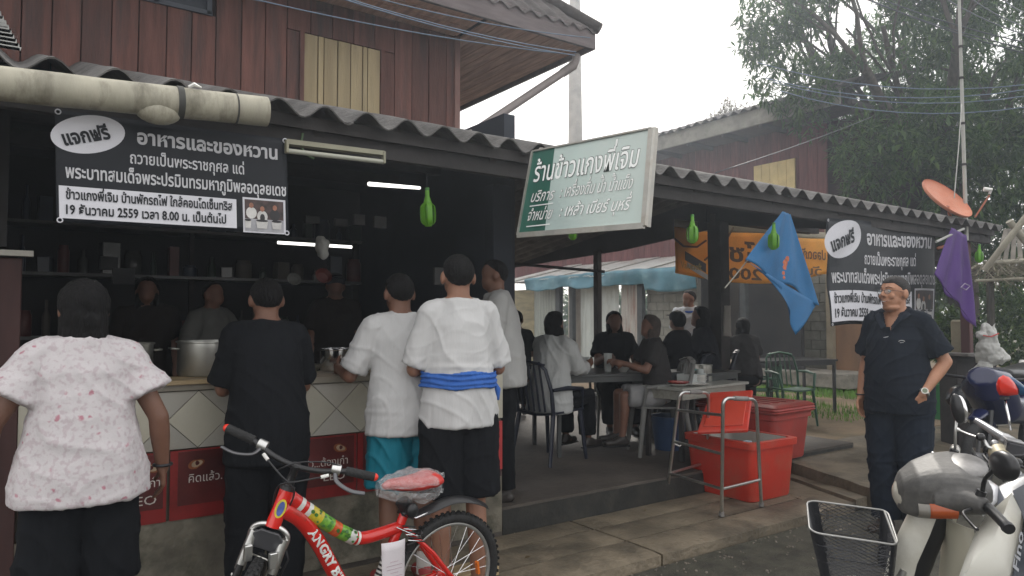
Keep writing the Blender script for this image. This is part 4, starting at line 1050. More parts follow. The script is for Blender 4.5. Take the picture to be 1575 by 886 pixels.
# ================================================================ dish table
tb = thing('dish_table', 'grey worn wooden table holding plates and steel pots beside the red coolers', 'table', (5.1, 4.7, .17))
TZ = .80
c0, c1 = atZ(1050, 598, TZ), atZ(1152, 587, TZ)
exv = (c1 - c0).normalized(); eyv = Vector((-exv.y, exv.x, 0)); Lx = (c1 - c0).length; Ly = .46
greyw = mat('grey_worn_wood', (.30, .29, .25), .7, .2, 5, .2, stretch=(.5, 5, 5), dirt=(.15, .14, .11), dscale=4)
ang = math.atan2(exv.y, exv.x)
cen = c0 + exv * Lx / 2 + eyv * Ly / 2
MB().box(cen - Vector((0, 0, .012)), (Lx, Ly, .024), rz=ang).build('table_top', mat('table_sheet', (.40, .40, .36), .35, .15, 4, dirt=(.2, .2, .17), dscale=4), tb, bevel=.003)
for s in (.03, Ly - .03): MB().box(c0 + exv * Lx / 2 + eyv * s + Vector((0, 0, -.065)), (Lx - .06, .022, .08), rz=ang).build('apron', greyw, tb, bevel=.002)
for s in (.03, Lx - .03): MB().box(c0 + exv * s + eyv * Ly / 2 + Vector((0, 0, -.065)), (.022, Ly - .08, .08), rz=ang).build('apron', greyw, tb, bevel=.002)
for sx in (.05, Lx - .05):
    for sy in (.05, Ly - .05):
        q = c0 + exv * sx + eyv * sy; MB().box((q.x, q.y, (.17 + TZ - .03) / 2), (.04, .04, TZ - .20), rz=ang).build('leg', darkwood, tb, bevel=.003)
def tp_(a, b): return c0 + exv * a * Lx / 1.42 + eyv * b * Ly / .62
plate = thing('plate', 'white plate with red scraps at the left end of the dish table', 'plate', tuple(tp_(.22, .22)), group='plates on the dish table')
WLp = WL[plate.name]; WL[plate.name] = Vector()
MB().lathe((0, 0, .001), [(.001, .004), (.055, .004), (.075, .012), (.105, .020), (.106, .023), (.075, .016), (.055, .009), (.001, .009)], 28).build('dish', white_p, plate, smooth=50)
for sx, sy, a, lb in ((.42, .10, .0, 'white plate at the front edge of the dish table'), (.40, .42, 0, 'white plate at the back of the dish table')):
    c_ = copy_tree(plate); c_.location = tp_(sx, sy); c_['label'] = lb
rn = thing('red_dish', 'flat red plastic dish on the left end of the dish table', 'dish', tuple(tp_(.21, .21) + Vector((0, 0, .024)))); WL[rn.name] = Vector()
MB().lathe((0, 0, 0), [(.001, .003), (.07, .003), (.095, .018), (.092, .020), (.065, .008), (.001, .008)], 22).build('bowl', mat('red_plastic', (.45, .03, .02), .35, .1), rn, smooth=50)
tray = thing('plastic_tub', 'clear plastic tub on the dish table next to the white plate', 'tub', tuple(tp_(.60, .30)), ang); WL[tray.name] = Vector()
clearp = mat('cloudy_plastic', (.55, .58, .56), .25, .05, 4)
for nm, c_, s_ in (('side', (0, -.07, .05), (.24, .006, .09)), ('side', (0, .07, .05), (.24, .006, .09)), ('end', (-.12, 0, .05), (.006, .146, .09)), ('end', (.12, 0, .05), (.006, .146, .09)), ('floor', (0, 0, .006), (.24, .14, .006))):
    MB().box(c_, s_).build(nm, clearp, tray, bevel=.002)
MB().bar((-.05, 0, .07), (.10, .02, .13), .012, .006).build('spoon', mat('teal_plastic', (.10, .40, .38), .4, .1), tray)
def pot(name, label, p, r, h, m=steel, rim=.006, handles=False, group=None, lid_=False):
    t = thing(name, label, 'pot', tuple(p), group=group); WL[t.name] = Vector()
    MB().lathe((0, 0, 0), [(.001, .002), (r * .96, .002), (r, .015), (r, h - .01), (r + rim, h - .006), (r + rim, h), (r - .002, h), (r - .004, .01), (.001, .008)], 40).build('pot_body', m, t, smooth=40)
    if handles:
        for s in (-1, 1):
            MB().tube([(s * (r), -.045, h * .78), (s * (r + .035), -.04, h * .80), (s * (r + .035), .04, h * .80), (s * r, .045, h * .78)], .006, 6).build('handle', m, t, smooth=True)
    return t
pot('steel_pot', 'shiny straight sided steel pot at the right end of the dish table', tp_(1.02, .40), .075, .16)
pot('steel_pot', 'narrow steel pot between the tin and the wide steel pot', tp_(.86, .46), .06, .165)
tin = thing('food_tin', 'tin can with a red and black label standing on the dish table', 'tin', tuple(tp_(.72, .44))); WL[tin.name] = Vector()
MB().lathe((0, 0, 0), [(.001, 0), (.052, 0), (.054, .005), (.052, .008), (.052, .172), (.054, .176), (.052, .18), (.046, .18), (.046, .17), (.001, .17)], 30).build('can', steel, tin, smooth=40)
MB().lathe((0, 0, 0), [(.0526, .02), (.0528, .022), (.0528, .16), (.0526, .162)], 30).build('paper_label', mat('dark_label', (.06, .05, .03), .5, .2), tin, smooth=40)
for a0 in (3.6, 4.6, 5.6):
    MB().sheet(lambda p, q: (.0536 * math.cos(a0 + .5 * p), .0536 * math.sin(a0 + .5 * p), .04 + .06 * q), 6, 1, (0, 0, .0001)).build('red_patch', MATS['red_plastic'], tin)
    MB().sheet(lambda p, q: (.0536 * math.cos(a0 + .1 + .3 * p), .0536 * math.sin(a0 + .1 + .3 * p), .115 + .03 * q), 6, 1, (0, 0, .0001)).build('cream_patch', mat('cream_print', (.5, .4, .15), .5, .1), tin)
cup = thing('plastic_cup', 'frosted plastic cup in front of the tin on the dish table', 'cup', tuple(tp_(.78, .30))); WL[cup.name] = Vector()
MB().lathe((0, 0, 0), [(.001, 0), (.03, 0), (.038, .13), (.036, .13), (.028, .004), (.001, .004)], 20).build('cup_body', clearp, cup, smooth=40)
bw = thing('white_bowl', 'stack of white bowls beside the tin on the dish table', 'bowls', tuple(tp_(.66, .22))); WL[bw.name] = Vector()
for k in range(3): MB().lathe((0, 0, .02 * k), [(.001, 0), (.035, 0), (.065, .045), (.067, .048), (.062, .045), (.034, .006), (.001, .006)], 22).build('bowl', white_p, bw, smooth=40)
bk = thing('blue_bucket', 'dark blue bucket under the dish table', 'bucket', (5.15, 4.72, .17)); WL[bk.name] = Vector()
MB().lathe((0, 0, 0), [(.001, 0), (.13, 0), (.17, .30), (.178, .30), (.178, .315), (.165, .315), (.125, .01), (.001, .01)], 28).build('bucket_body', mat('blue_plastic', (.02, .05, .12), .4, .2), bk, smooth=40)

# ================================================================ walking frame
wf = thing('walking_frame', 'aluminium walking frame standing on the slabs in front of the red cooler', 'walking frame', (4.4, 3.6, 0))
r_ = .0125
FL0, FL1 = atZ(1026, 764), atZ(1088, 745)      # left side feet (near, far)
FR0, FR1 = atZ(1110, 794), atZ(1171, 779)
# tops of the two side hoops
HL0, HL1 = atD(1045, 603, 5.18), atD(1090, 603, 5.45)
HR0, HR1 = atD(1112, 612, 4.78), atD(1163, 614, 5.05)
def hoop(f0, h0, h1, f1):
    up = Vector((0, 0, .0))
    mid0 = f0.lerp(h0, .93); mid1 = f1.lerp(h1, .93)
    P = [f0 + Vector((0, 0, .02)), f0.lerp(h0, .5), mid0]
    for k in range(1, 6): 
        t = k / 6; P.append(mid0 * (1 - t) ** 2 + h0 * 2 * t * (1 - t) + h0.lerp(h1, .22) * t * t)
    P.append(h0.lerp(h1, .5))
    for k in range(1, 6):
        t = k / 6; P.append(h0.lerp(h1, .78) * (1 - t) ** 2 + h1 * 2 * t * (1 - t) + mid1 * t * t)
    P += [mid1, f1.lerp(h1, .5), f1 + Vector((0, 0, .02))]
    MB().tube(P, r_, 12).build('side_hoop', alu, wf, smooth=50)
    MB().tube([h0.lerp(h1, .32), h0.lerp(h1, .72)], .0165, 12).build('grip', mat('grey_grip', (.22, .21, .20), .7, .2), wf, smooth=50)
    for f in (f0, f1):
        MB().tube([f, f + Vector((0, 0, .03)), f + Vector((0, 0, .04))], [.020, .018, .013], 12).build('rubber_foot', mat('grey_rubber', (.16, .15, .14), .8, .2), wf, smooth=50)
hoop(FL0, HL0, HL1, FL1); hoop(FR0, HR0, HR1, FR1)
def on(f, h, t): return f.lerp(h, t)
for a, b in ((on(FL0, HL0, .84), on(FR0, HR0, .86)), (on(FL0, HL0, .55), on(FR0, HR0, .54)), (on(FL0, HL0, .24), on(FR0, HR0, .24))):
    MB().tube([a, b], .0105, 10).build('cross_bar', alu, wf, smooth=50)
MB().tube([on(FL0, HL0, .24), on(FL1, HL1, .26)], .0105, 10).build('side_bar', alu, wf, smooth=50)
MB().tube([on(FR0, HR0, .24), on(FR1, HR1, .26)], .0105, 10).build('side_bar', alu, wf, smooth=50)
MB().tube([on(FL0, HL0, .53), on(FL0, HL0, .50) + Vector((.05, -.02, .0)), on(FL0, HL0, .50) + Vector((.09, -.02, .02))], .006, 8).build('latch', alu, wf)
# ================================================================ people
skin_m = mat('skin', (.26, .13, .082), .55, .10, 12, .05, 80)
skin_d = mat('skin_dark', (.17, .082, .052), .55, .12, 12, .05, 80)
hair_m = mat('black_hair', (.006, .0055, .0055), .75, .3, 40, .6, 120, spec=.2, stretch=(1, 1, .25))
hair_g = mat('greying_hair', (.020, .017, .016), .85, .45, 90, .4, 150)
def cloth(name, col, **k):
    d = dict(rough=.9, var=.06, scale=5, bump=.5, bscale=8, spec=.15, stretch=(1.9, 1.9, .42)); d.update(k); return mat(name, col, **d)
def remesh(mb, name, m, parent, vox, disp=None, smooth_it=2):
    me = mb.mesh(name, None); o = bpy.data.objects.new(name, me); COL.objects.link(o)
    r = o.modifiers.new('r', 'REMESH'); r.mode = 'VOXEL'; r.voxel_size = vox
    if smooth_it: sm = o.modifiers.new('s', 'SMOOTH'); sm.factor = .5; sm.iterations = smooth_it
    dg = bpy.context.evaluated_depsgraph_get(); me2 = bpy.data.meshes.new_from_object(o.evaluated_get(dg))
    bpy.data.objects.remove(o); bpy.data.meshes.remove(me); me2.name = name
    if disp:
        n = len(me2.vertices); co = np.empty(n * 3); no = np.empty(n * 3)
        me2.vertices.foreach_get('co', co); me2.vertices.foreach_get('normal', no); co = co.reshape(-1, 3); no = no.reshape(-1, 3)
        d = np.array([disp(Vector(p)) for p in co]); co += no * d[:, None]; me2.vertices.foreach_set('co', co.ravel()); me2.update()
    me2.materials.clear(); me2.materials.append(m)
    off = WL.get(parent.name, Vector()) if parent is not None else Vector()
    if off.length: me2.transform(Matrix.Translation(-off))
    me2.polygons.foreach_set('use_smooth', [True] * len(me2.polygons))
    o = bpy.data.objects.new(name, me2); COL.objects.link(o); o.parent = parent; WL[o.name] = off; return o
def folds(amp, seed=0, vs=7.0, hs=2.2, bunch=None, hem=None):
    """cloth folds: long drapes down the body, finer creases where it bunches"""
    def f(p):
        a = noise.noise(Vector((p.x * vs + seed, p.y * vs, p.z * hs)))
        c = noise.noise(Vector((p.x * 5 + p.z * 6 + seed, p.y * 5, p.z * 9 - p.x * 4)))
        e_ = noise.noise(Vector((p.x * 13 + p.z * 4 + seed, p.y * 13, p.z * 5 + p.x * 9)))
        d = amp * (1 - abs(a) * 2.6) * .9 + amp * .7 * c + amp * .25 * (.5 - abs(e_) * 2)
        if bunch:
            k = math.exp(-((p.z - bunch[0]) / bunch[1]) ** 2)
            d += bunch[2] * k * (1 - 2.4 * abs(noise.noise(Vector((p.x * 3.0 + seed, p.y * 3, p.z * 22)))))
        # sharp creases: narrow ridges that run slantwise from the armpits and gather at the hem
        w1 = noise.noise(Vector((p.x * 4 + seed * 2, p.y * 4, p.z * 3)))
        cr = abs(math.sin((p.x * 26 + p.z * 17 + 5 * w1)))
        cr2 = abs(math.sin((p.x * 21 - p.z * 24 + 6 * w1 + seed)))
        msk = .5 + .5 * noise.noise(Vector((p.x * 5 - seed, p.y * 5, p.z * 5)))
        d += amp * .9 * ((1 - cr) ** 3) * msk * 2 + amp * .45 * ((1 - cr2) ** 3) * (1 - msk) * 2
        return d
    return f
def hand_mb(mb, wrist, direc, palm, side, s=1.0, curl=.5, spread=.25):
    """palm and five fingers; direc = along the hand, palm = way the palm faces"""
    d = Vector(direc).normalized(); n = Vector(palm); n = (n - d * n.dot(d)).normalized(); x = d.cross(n).normalized() * side
    w_ = Vector(wrist)
    for t, k in ((-.028, .9), (-.009, 1), (.010, 1), (.028, .9)):
        mb.cap(w_ + x * t * .55 * s + d * .005, .0145 * s, w_ + d * .078 * k * s + x * t * s, .0125 * s, 8, 2)
    for i, (t, L) in enumerate(((-.030, .062), (-.010, .078), (.011, .084), (.031, .074))):
        a = w_ + d * (.080 if i else .072) * s + x * t * s; dd = (d + x * (t * spread * 6)).normalized(); r = .0092 * s if i else .0078 * s; cu = curl * (1.15 - .08 * i)
        for seg, fr in enumerate((.42, .32, .26)):
            dd = (dd * math.cos(cu * .75) + n * math.sin(cu * .75)).normalized(); b = a + dd * L * fr * s
            mb.cap(a, r, b, r * .92, 7, 2); a = b; r *= .92
    a = w_ + d * .020 * s + x * .026 * s; dd = (d * .75 + x * .65 + n * .3).normalized()
    for L in (.038, .03, .025):
        b = a + dd * L * s; mb.cap(a, .0115 * s, b, .010 * s, 7, 2); a = b; dd = (dd * .9 + d * .3 + n * .2).normalized()

def human(label, loc, rz, h=1.68, wide=1.0, belly=0., skin=None, voxel=.010, lean=(0, 0), twist=0, pelvis=None, pelvis_xy=(0, 0),
          elbow=None, wrist=None, knee=None, ankle=None, head_rot=(0, 0, 0), shirt=None, pants=None, hair='short', hair_m_=None, hands=True, feet='shoe', shoe_m=None, face=False,
          socks=None, group=None, neck_fwd=.02, shirt_disp=None, cuffs=True, sit=False, hand_dirs=None):
    t = thing('person', label, 'person', loc, rz, group); WL[t.name] = Vector()
    s = h / 1.70; sk = skin or skin_m
    P = Vector((pelvis_xy[0], pelvis_xy[1], pelvis if pelvis is not None else .90 * s))
    N = P + Vector((lean[0], lean[1], .56 * s if not (lean[1]) else .56 * s * math.cos(min(1, abs(lean[1]) * 1.6))))
    mid = P.lerp(N, .5) + Vector((0, -.02 * s, 0))
    def spine(q): return P * (1 - q) ** 2 + mid * 2 * q * (1 - q) + N * q * q
    def ringpts(rows, add=0.0, mul=1.0):
        pts, rad = [], []
        for q, rx, ry, yo in rows:
            p = spine(max(q, 0)) + Vector((0, yo * s, 0)) + (Vector((0, 0, q * .56 * s)) if q < 0 else Vector())
            pts.append(p); rad.append(((rx * wide * mul + add) * s, (ry * wide * mul + add) * s))
        return pts, rad
    B = belly
    rows = [(-.12, .12, .09, 0), (0, .148, .108, 0), (.15, .146, .108 + B * .5, B * .3), (.35, .132 + B * .45, .098 + B, B * .6), (.6, .146 + B * .3, .108 + B * .5, B * .35), (.8, .155, .108, .005), (.92, .138, .084, 0), (1.0, .078, .066, 0)]
    sh = {}
    ux = Vector((math.cos(twist), math.sin(twist), 0))
    for sd in (-1, 1):
        sh[sd] = N + ux * sd * .148 * wide * s + Vector((0, 0, -.045 * s))
    el, wr = {}, {}
    for sd in (-1, 1):
        e = (elbow or {}).get(sd); w_ = (wrist or {}).get(sd)
        el[sd] = sh[sd] + (Vector(e) * s if e else Vector((sd * .05, -.02, -.29)) * s)
        wr[sd] = el[sd] + (Vector(w_) * s if w_ else Vector((sd * .01, .06, -.24)) * s)
    hp, kn, an = {}, {}, {}
    for sd in (-1, 1):
        hp[sd] = P + Vector((sd * .088 * wide * s, 0, -.02 * s))
        k = (knee or {}).get(sd); a = (ankle or {}).get(sd)
        kn[sd] = hp[sd] + (Vector(k) * s if k else Vector((sd * .01, .015, -.42)) * s)
        an[sd] = kn[sd] + (Vector(a) * s if a else Vector((sd * .005, -.03, -.385)) * s)
    # ---- body: one continuous surface
    mb = MB(); pts, rad = ringpts(rows, mul=.88); mb.tube(pts, rad, 20, ups=(0, 1, 0))
    H = N + Vector((0, neck_fwd, .141 * s)); HR = Euler([R(a) for a in head_rot]).to_matrix()
    hl = lambda x, y, z: H + HR @ (Vector((x, y, z)) * s)
    mb.cap(N - Vector((0, 0, .04 * s)), .060 * s * wide ** .5, H - Vector((0, .012, .03 * s)), .061 * s * wide ** .5, 14)
    for sd in (-1, 1):
        mb.cap(N + Vector((0, -.005, .015 * s)), .050 * s, sh[sd], .052 * s * wide, 12)
        ar = wide ** .7
        mb.cap(sh[sd], .052 * s * ar, el[sd], .040 * s * ar, 12); mb.cap(el[sd], .041 * s * ar, el[sd].lerp(wr[sd], .3), .041 * s * ar, 12); mb.cap(el[sd].lerp(wr[sd], .3), .041 * s * ar, wr[sd], .027 * s, 12)
        mb.cap(hp[sd], .085 * s * wide, kn[sd], .053 * s, 12); mb.cap(kn[sd], .053 * s, kn[sd].lerp(an[sd], .35) + Vector((0, -.012 * s, 0)), .054 * s * ar, 12)
        mb.cap(kn[sd].lerp(an[sd], .35) + Vector((0, -.012 * s, 0)), .054 * s * ar, an[sd], .035 * s, 12)
        ft = an[sd]
        if feet != 'none':
            mb.cap(ft + Vector((0, -.03, -.045)) * s, .030 * s, ft + Vector((sd * .02, .15, -.055)) * s, .026 * s, 10); mb.cap(ft, .036 * s, ft + Vector((0, .05, -.045)) * s, .034 * s, 10)
        if hands:
            hd = (hand_dirs or {}).get(sd)
            dv = Vector(hd[0]) if hd else (wr[sd] - el[sd]).normalized() + Vector((0, .15, -.25))
            pv = Vector(hd[1]) if hd else Vector((-sd, .2, 0))
            hand_mb(mb, wr[sd], dv, pv, 1 if (dv.cross(pv)).dot(Vector((0, 1, 0))) > 0 else -1, s)
    Rm = HR
    mb.ell(hl(0, -.004, .022), (.077 * s, .096 * s, .092 * s), 20, 14, Rm)
    mb.ell(hl(0, .022, -.040), (.063 * s, .070 * s, .068 * s), 18, 12, Rm); mb.ell(hl(0, .055, -.075), (.034 * s, .032 * s, .028 * s), 12, 8, Rm)
    for sd in (-1, 1): mb.ell(hl(sd * .083, -.010, -.006), (.012 * s, .022 * s, .034 * s), 10, 8, Rm)
    if face:
        mb.cap(hl(0, .088, .020), .009 * s, hl(0, .106, -.012), .013 * s, 8, 3)
        for sd in (-1, 1):
            mb.ell(hl(sd * .013, .098, -.018), (.010 * s, .010 * s, .008 * s), 8, 6, Rm)
            mb.ell(hl(sd * .038, .070, -.022), (.028 * s, .016 * s, .020 * s), 12, 8, Rm)       # cheeks raised by the smile
            mb.cap(hl(sd * .012, .088, .034), .008 * s, hl(sd * .050, .068, .034), .008 * s, 8, 2)
            mb.cap(hl(sd * .002, .091, -.052), .0065 * s, hl(sd * .026, .078, -.045), .0055 * s, 8, 2); mb.cap(hl(sd * .001, .090, -.066), .007 * s, hl(sd * .022, .079, -.058), .006 * s, 8, 2)
        mb.ell(hl(0, .030, -.095), (.058 * s, .050 * s, .030 * s), 14, 8, Rm)                         # soft double chin
    remesh(mb, 'body', sk, t, voxel, smooth_it=2)
    if face:
        for sd in (-1, 1):
            MB().ell(hl(sd * .031, .074, .014), (.0125 * s, .0125 * s, .0105 * s), 14, 10).build('eye', mat('eye_white', (.45, .42, .38), .2, .05), t, smooth=True)
            MB().ell(hl(sd * .031 - .002, .0825, .013), (.0055 * s, .005 * s, .0055 * s), 12, 8).build('iris', mat('dark_iris', (.02, .012, .01), .15, .1), t, smooth=True)
            MB().cap(hl(sd * .018, .085, .022), .0038 * s, hl(sd * .046, .074, .019), .0035 * s, 6, 2).build('eyelid', sk, t, smooth=True)
            MB().tube([hl(sd * .014, .093, .036), hl(sd * .032, .088, .041), hl(sd * .050, .074, .036)], [.0028, .0036, .002], 6, sy=.6).build('eyebrow', hair_m, t, smooth=True)
        MB().tube([hl(-.030, .079, -.048), hl(-.014, .092, -.058), hl(0, .0955, -.060), hl(.014, .092, -.058), hl(.030, .079, -.048)], [.001, .0032, .0036, .0032, .001], 8).build('mouth', mat('lip_line', (.16, .045, .035), .5, .1), t, smooth=True)
        MB().tube([hl(-.017, .0935, -.0565), hl(0, .0965, -.0575), hl(.017, .0935, -.0565)], [.001, .0022, .001], 6).build('teeth', white_p, t)
    # ---- hair
    hm = hair_m_ or hair_m
    if hair:
        mb = MB(); rg = random.Random(int(h * 1000))
        n, m_ = 40, 26; vs = []; keep = {}
        grow = {'short': .007, 'thin': .007, 'bob': .020, 'long': .016, 'cap': .014}[hair]
        def inside(x, y, z):
            if hair in ('short', 'thin'):
                lim = .060 if y > .055 else (.060 - (.055 - y) * 1.0 if y > -.02 else -.015 - (-.02 - y) * 1.15)
                if hair == 'thin': lim = .042 if y > .055 else (.042 - (.055 - y) * 1.15 if y > -.02 else -.044 - (-.02 - y) * .5)
                return z > lim
            return z > (.055 if y > .05 else .055 - (.05 - y) * 1.6)
        top = []; C0 = (0, -.004, .022); RR = (.077, .096, .092)
        for i in range(m_ + 1):
            a = math.pi * i / m_ * .86
            for k in range(n):
                b = 2 * math.pi * k / n
                x, y, z = RR[0] * math.sin(a) * math.cos(b), RR[1] * math.sin(a) * math.sin(b), RR[2] * math.cos(a)
                zn = z + .006 * noise.noise(Vector((x * 45, y * 45, 2))); ok = inside(x, y, zn); g = grow * (1 if inside(x, y, zn - .014) else .55 if inside(x, y, zn - .006) else .2) * (1 + .25 * noise.noise(Vector((x * 60, y * 60, z * 60))))
                if z < 0 and hair in ('short', 'thin'): g *= max(.25, 1 + z / .06)
                dv = Vector((x, y, z)).normalized() * (g if ok else -.012)
                vs.append(hl(C0[0] + x + dv.x, C0[1] + y + dv.y, C0[2] + z + dv.z))
        fs = [(i * n + k, (i + 1) * n + k, (i + 1) * n + (k + 1) % n, i * n + (k + 1) % n) for i in range(m_) for k in range(n)]
        mb.add(vs, fs)
        if hair in ('bob', 'long'):
            Lh = .10 if hair == 'bob' else .20
            mb.ell(hl(0, -.035, -.035), (.088 * s, .085 * s, .105 * s), 20, 12, Rm)
            mb.ell(hl(0, -.055, -.045 - Lh * .4), (.080 * s, .055 * s, .075 * s + Lh * .45), 20, 12, Rm)
            for sd in (-1, 1): mb.ell(hl(sd * .070, -.015, -.055 - Lh * .2), (.022 * s, .045 * s, .065 * s + Lh * .3), 12, 8, Rm)
            remesh(mb, 'hair', hm, t, max(.006, voxel * .7), disp=lambda p: .004 * noise.noise(Vector((p.x * 40, p.y * 40, p.z * 7))) + .003 * noise.noise(Vector((p.x * 90, p.y * 90, p.z * 12))), smooth_it=1)
        else:
            mb.build('hair', hm, t, smooth=True)
        if hair == 'cap':
            MB().ell(hl(0, .005, .045), (.086 * s, .104 * s, .078 * s), 20, 10, Rm).build('cap', cloth('dark_cap', (.02, .022, .03)), t, smooth=True)
            MB().prism([hl(-.06, .09, .05), hl(0, .10, .05), hl(.06, .09, .05), hl(.055, .14, .042), hl(0, .165, .040), hl(-.055, .14, .042)], HR @ Vector((0, 0, -.006))).build('cap_peak', MATS['dark_cap'], t)
    # ---- trousers or shorts
    if pants:
        mb = MB(); ease = pants.get('ease', .014); rws = [(-.14, .105, .092, 0), (-.06, .150, .112, 0), (0, .155, .114, 0), (.14, .150 + B * .1, .114 + B * .5, B * .3), (.22, .142 + B * .2, .112 + B * .7, B * .4)]
        pts, rad = ringpts(rws, add=ease * .6); mb.tube(pts, rad, 22, ups=(0, 1, 0))
        L = pants.get('len', 2.0)
        for sd in (-1, 1):
            fl = pants.get('flare', 1.0); r0, r1 = .095 * wide * s, .066 * s
            path = [hp[sd] + Vector((0, 0, .03 * s))]; rr = [r0 + ease]
            if L <= 1:
                e = hp[sd].lerp(kn[sd], L); path += [hp[sd].lerp(kn[sd], L * .5), e]; rr += [(r0 * .95 + ease) * fl ** .5, (r0 * .88 + ease) * fl]
            else:
                e = kn[sd].lerp(an[sd], L - 1); path += [hp[sd].lerp(kn[sd], .5), kn[sd], kn[sd].lerp(an[sd], (L - 1) * .5), e]; rr += [r0 * .9 + ease, r1 + ease, r1 * .98 + ease, (.058 * s + ease) * fl]
            mb.tube(path, rr, 16, ups=(0, 1, 0))
        remesh(mb, pants.get('name', 'trousers'), pants['m'], t, voxel * 1.15, disp=folds(pants.get('amp', .007), 3.3 + h, 6, 2.5, bunch=(kn[1].z, .08, .006 if L > 1 else 0)), smooth_it=3)
    # ---- shirt
    if shirt:
        mb = MB(); e = shirt.get('ease', .016); hem = shirt.get('hem', -.02); fl = shirt.get('flare', 1.0)
        def prof(q):
            ks = [r_[0] for r_ in rows]; 
            for a, b in zip(rows[:-1], rows[1:]):
                if a[0] <= q <= b[0]:
                    f = (q - a[0]) / (b[0] - a[0]); return [a[i] + (b[i] - a[i]) * f for i in range(4)]
            return list(rows[0]) if q < rows[0][0] else list(rows[-1])
        rws = []
        for q in np.linspace(hem, 1.04, 15):
            r_ = prof(min(q, 1.0)); hang = shirt.get('hang', .8)
            if q < .7: r_[1] = r_[1] * (1 - hang) + max(r_[1], .150 + B * .4 + .030 * min(1, max(0, (.55 - q) / .45))) * hang; r_[2] = r_[2] * (1 - hang) + max(r_[2], .112 + B * .9 + .022 * min(1, max(0, (.55 - q) / .45))) * hang; 
            k = 1 + (fl - 1) * max(0, (.7 - q) / .8)
            rws.append((q, r_[1] * k, r_[2] * k, r_[3]))
        pts, rad = ringpts(rws, add=e); mb.tube(pts, rad, 26, ups=(0, 1, 0))
        Ls = shirt.get('sleeve', .6)
        for sd in (-1, 1):
            mb.cap(N + Vector((0, -.005, -.005 * s)), .052 * s, sh[sd] + Vector((0, 0, -.002)), .060 * s * wide + e * .4, 12)
            sf_ = shirt.get('sflare', 1.15)
            if Ls <= 1: path = [sh[sd] - (el[sd] - sh[sd]) * .05, sh[sd].lerp(el[sd], Ls * .5), sh[sd].lerp(el[sd], Ls)]; rr = [.058 * s * wide + e * .5, .060 * s * wide + e * .6, (.054 * s * wide + e * .7) * sf_]
            else: path = [sh[sd], sh[sd].lerp(el[sd], .5), el[sd], el[sd].lerp(wr[sd], (Ls - 1) * .5), el[sd].lerp(wr[sd], Ls - 1)]; rr = [.058 * s * wide + e * .6, .056 * s + e, .050 * s + e, .047 * s + e, .040 * s + e]
            mb.tube(path, rr, 14)
        o = remesh(mb, 'shirt', shirt['m'], t, voxel, disp=shirt_disp or folds(shirt.get('amp', .009), h * 7, shirt.get('vs', 7), 2.2, bunch=shirt.get('bunch')), smooth_it=3)
    # ---- shoes
    if feet in ('shoe', 'flipflop'):
        for sd in (-1, 1):
            a = an[sd]; sm_ = shoe_m or mat('dark_shoe', (.03, .025, .022), .5, .2)
            if feet == 'shoe':
                mb = MB(); mb.cap(a + Vector((0, -.035, -.045)) * s, .038 * s, a + Vector((sd * .02, .16, -.055)) * s, .034 * s, 12); mb.cap(a + Vector((0, -.01, -.01)) * s, .042 * s, a + Vector((sd * .01, .06, -.04)) * s, .040 * s, 12)
                remesh(mb, 'shoe', sm_, t, .009)
                MB().tube([a + Vector((0, -.075, -.083)) * s, a + Vector((sd * .005, 0, -.083)) * s, a + Vector((sd * .01, .08, -.083)) * s, a + Vector((sd * .02, .2, -.083)) * s], [(.030 * s, .009), (.036 * s, .009), (.042 * s, .009), (.028 * s, .009)], 12, ups=(0, 0, 1)).build('shoe_sole', dirtywhite if socks else blk, t)
            else:
                MB().tube([a + Vector((0, -.07, -.083)) * s, a + Vector((sd * .02, .19, -.083)) * s], [(.03 * s, .008), (.042 * s, .008)], 12, ups=(0, 0, 1)).build('sandal', sm_, t)
            if socks: MB().tube([a + Vector((0, 0, .10)) * s, a + Vector((0, 0, -.03)) * s], .042 * s, 14).build('sock', socks, t, smooth=50)
    return t, dict(N=N, P=P, H=H, hl=hl, el=el, wr=wr, sh=sh, kn=kn, an=an, s=s)

white_c = cloth('white_cotton', (.55, .55, .545)); grey_c = cloth('greyish_white_cotton', (.50, .50, .495)); pale_grey_c = cloth('pale_grey_cotton', (.36, .36, .35))  # pale grey cotton is for the man at the counter end
black_c = cloth('black_cotton', (.008, .009, .011)); navy_c = cloth('dark_navy_polo', (.012, .016, .024), bump=.2); jean_c = cloth('dark_jeans', (.012, .017, .027)); teal_c = cloth('teal_shorts_cloth', (.012, .16, .22), rough=.6)
dark_sk = skin_d
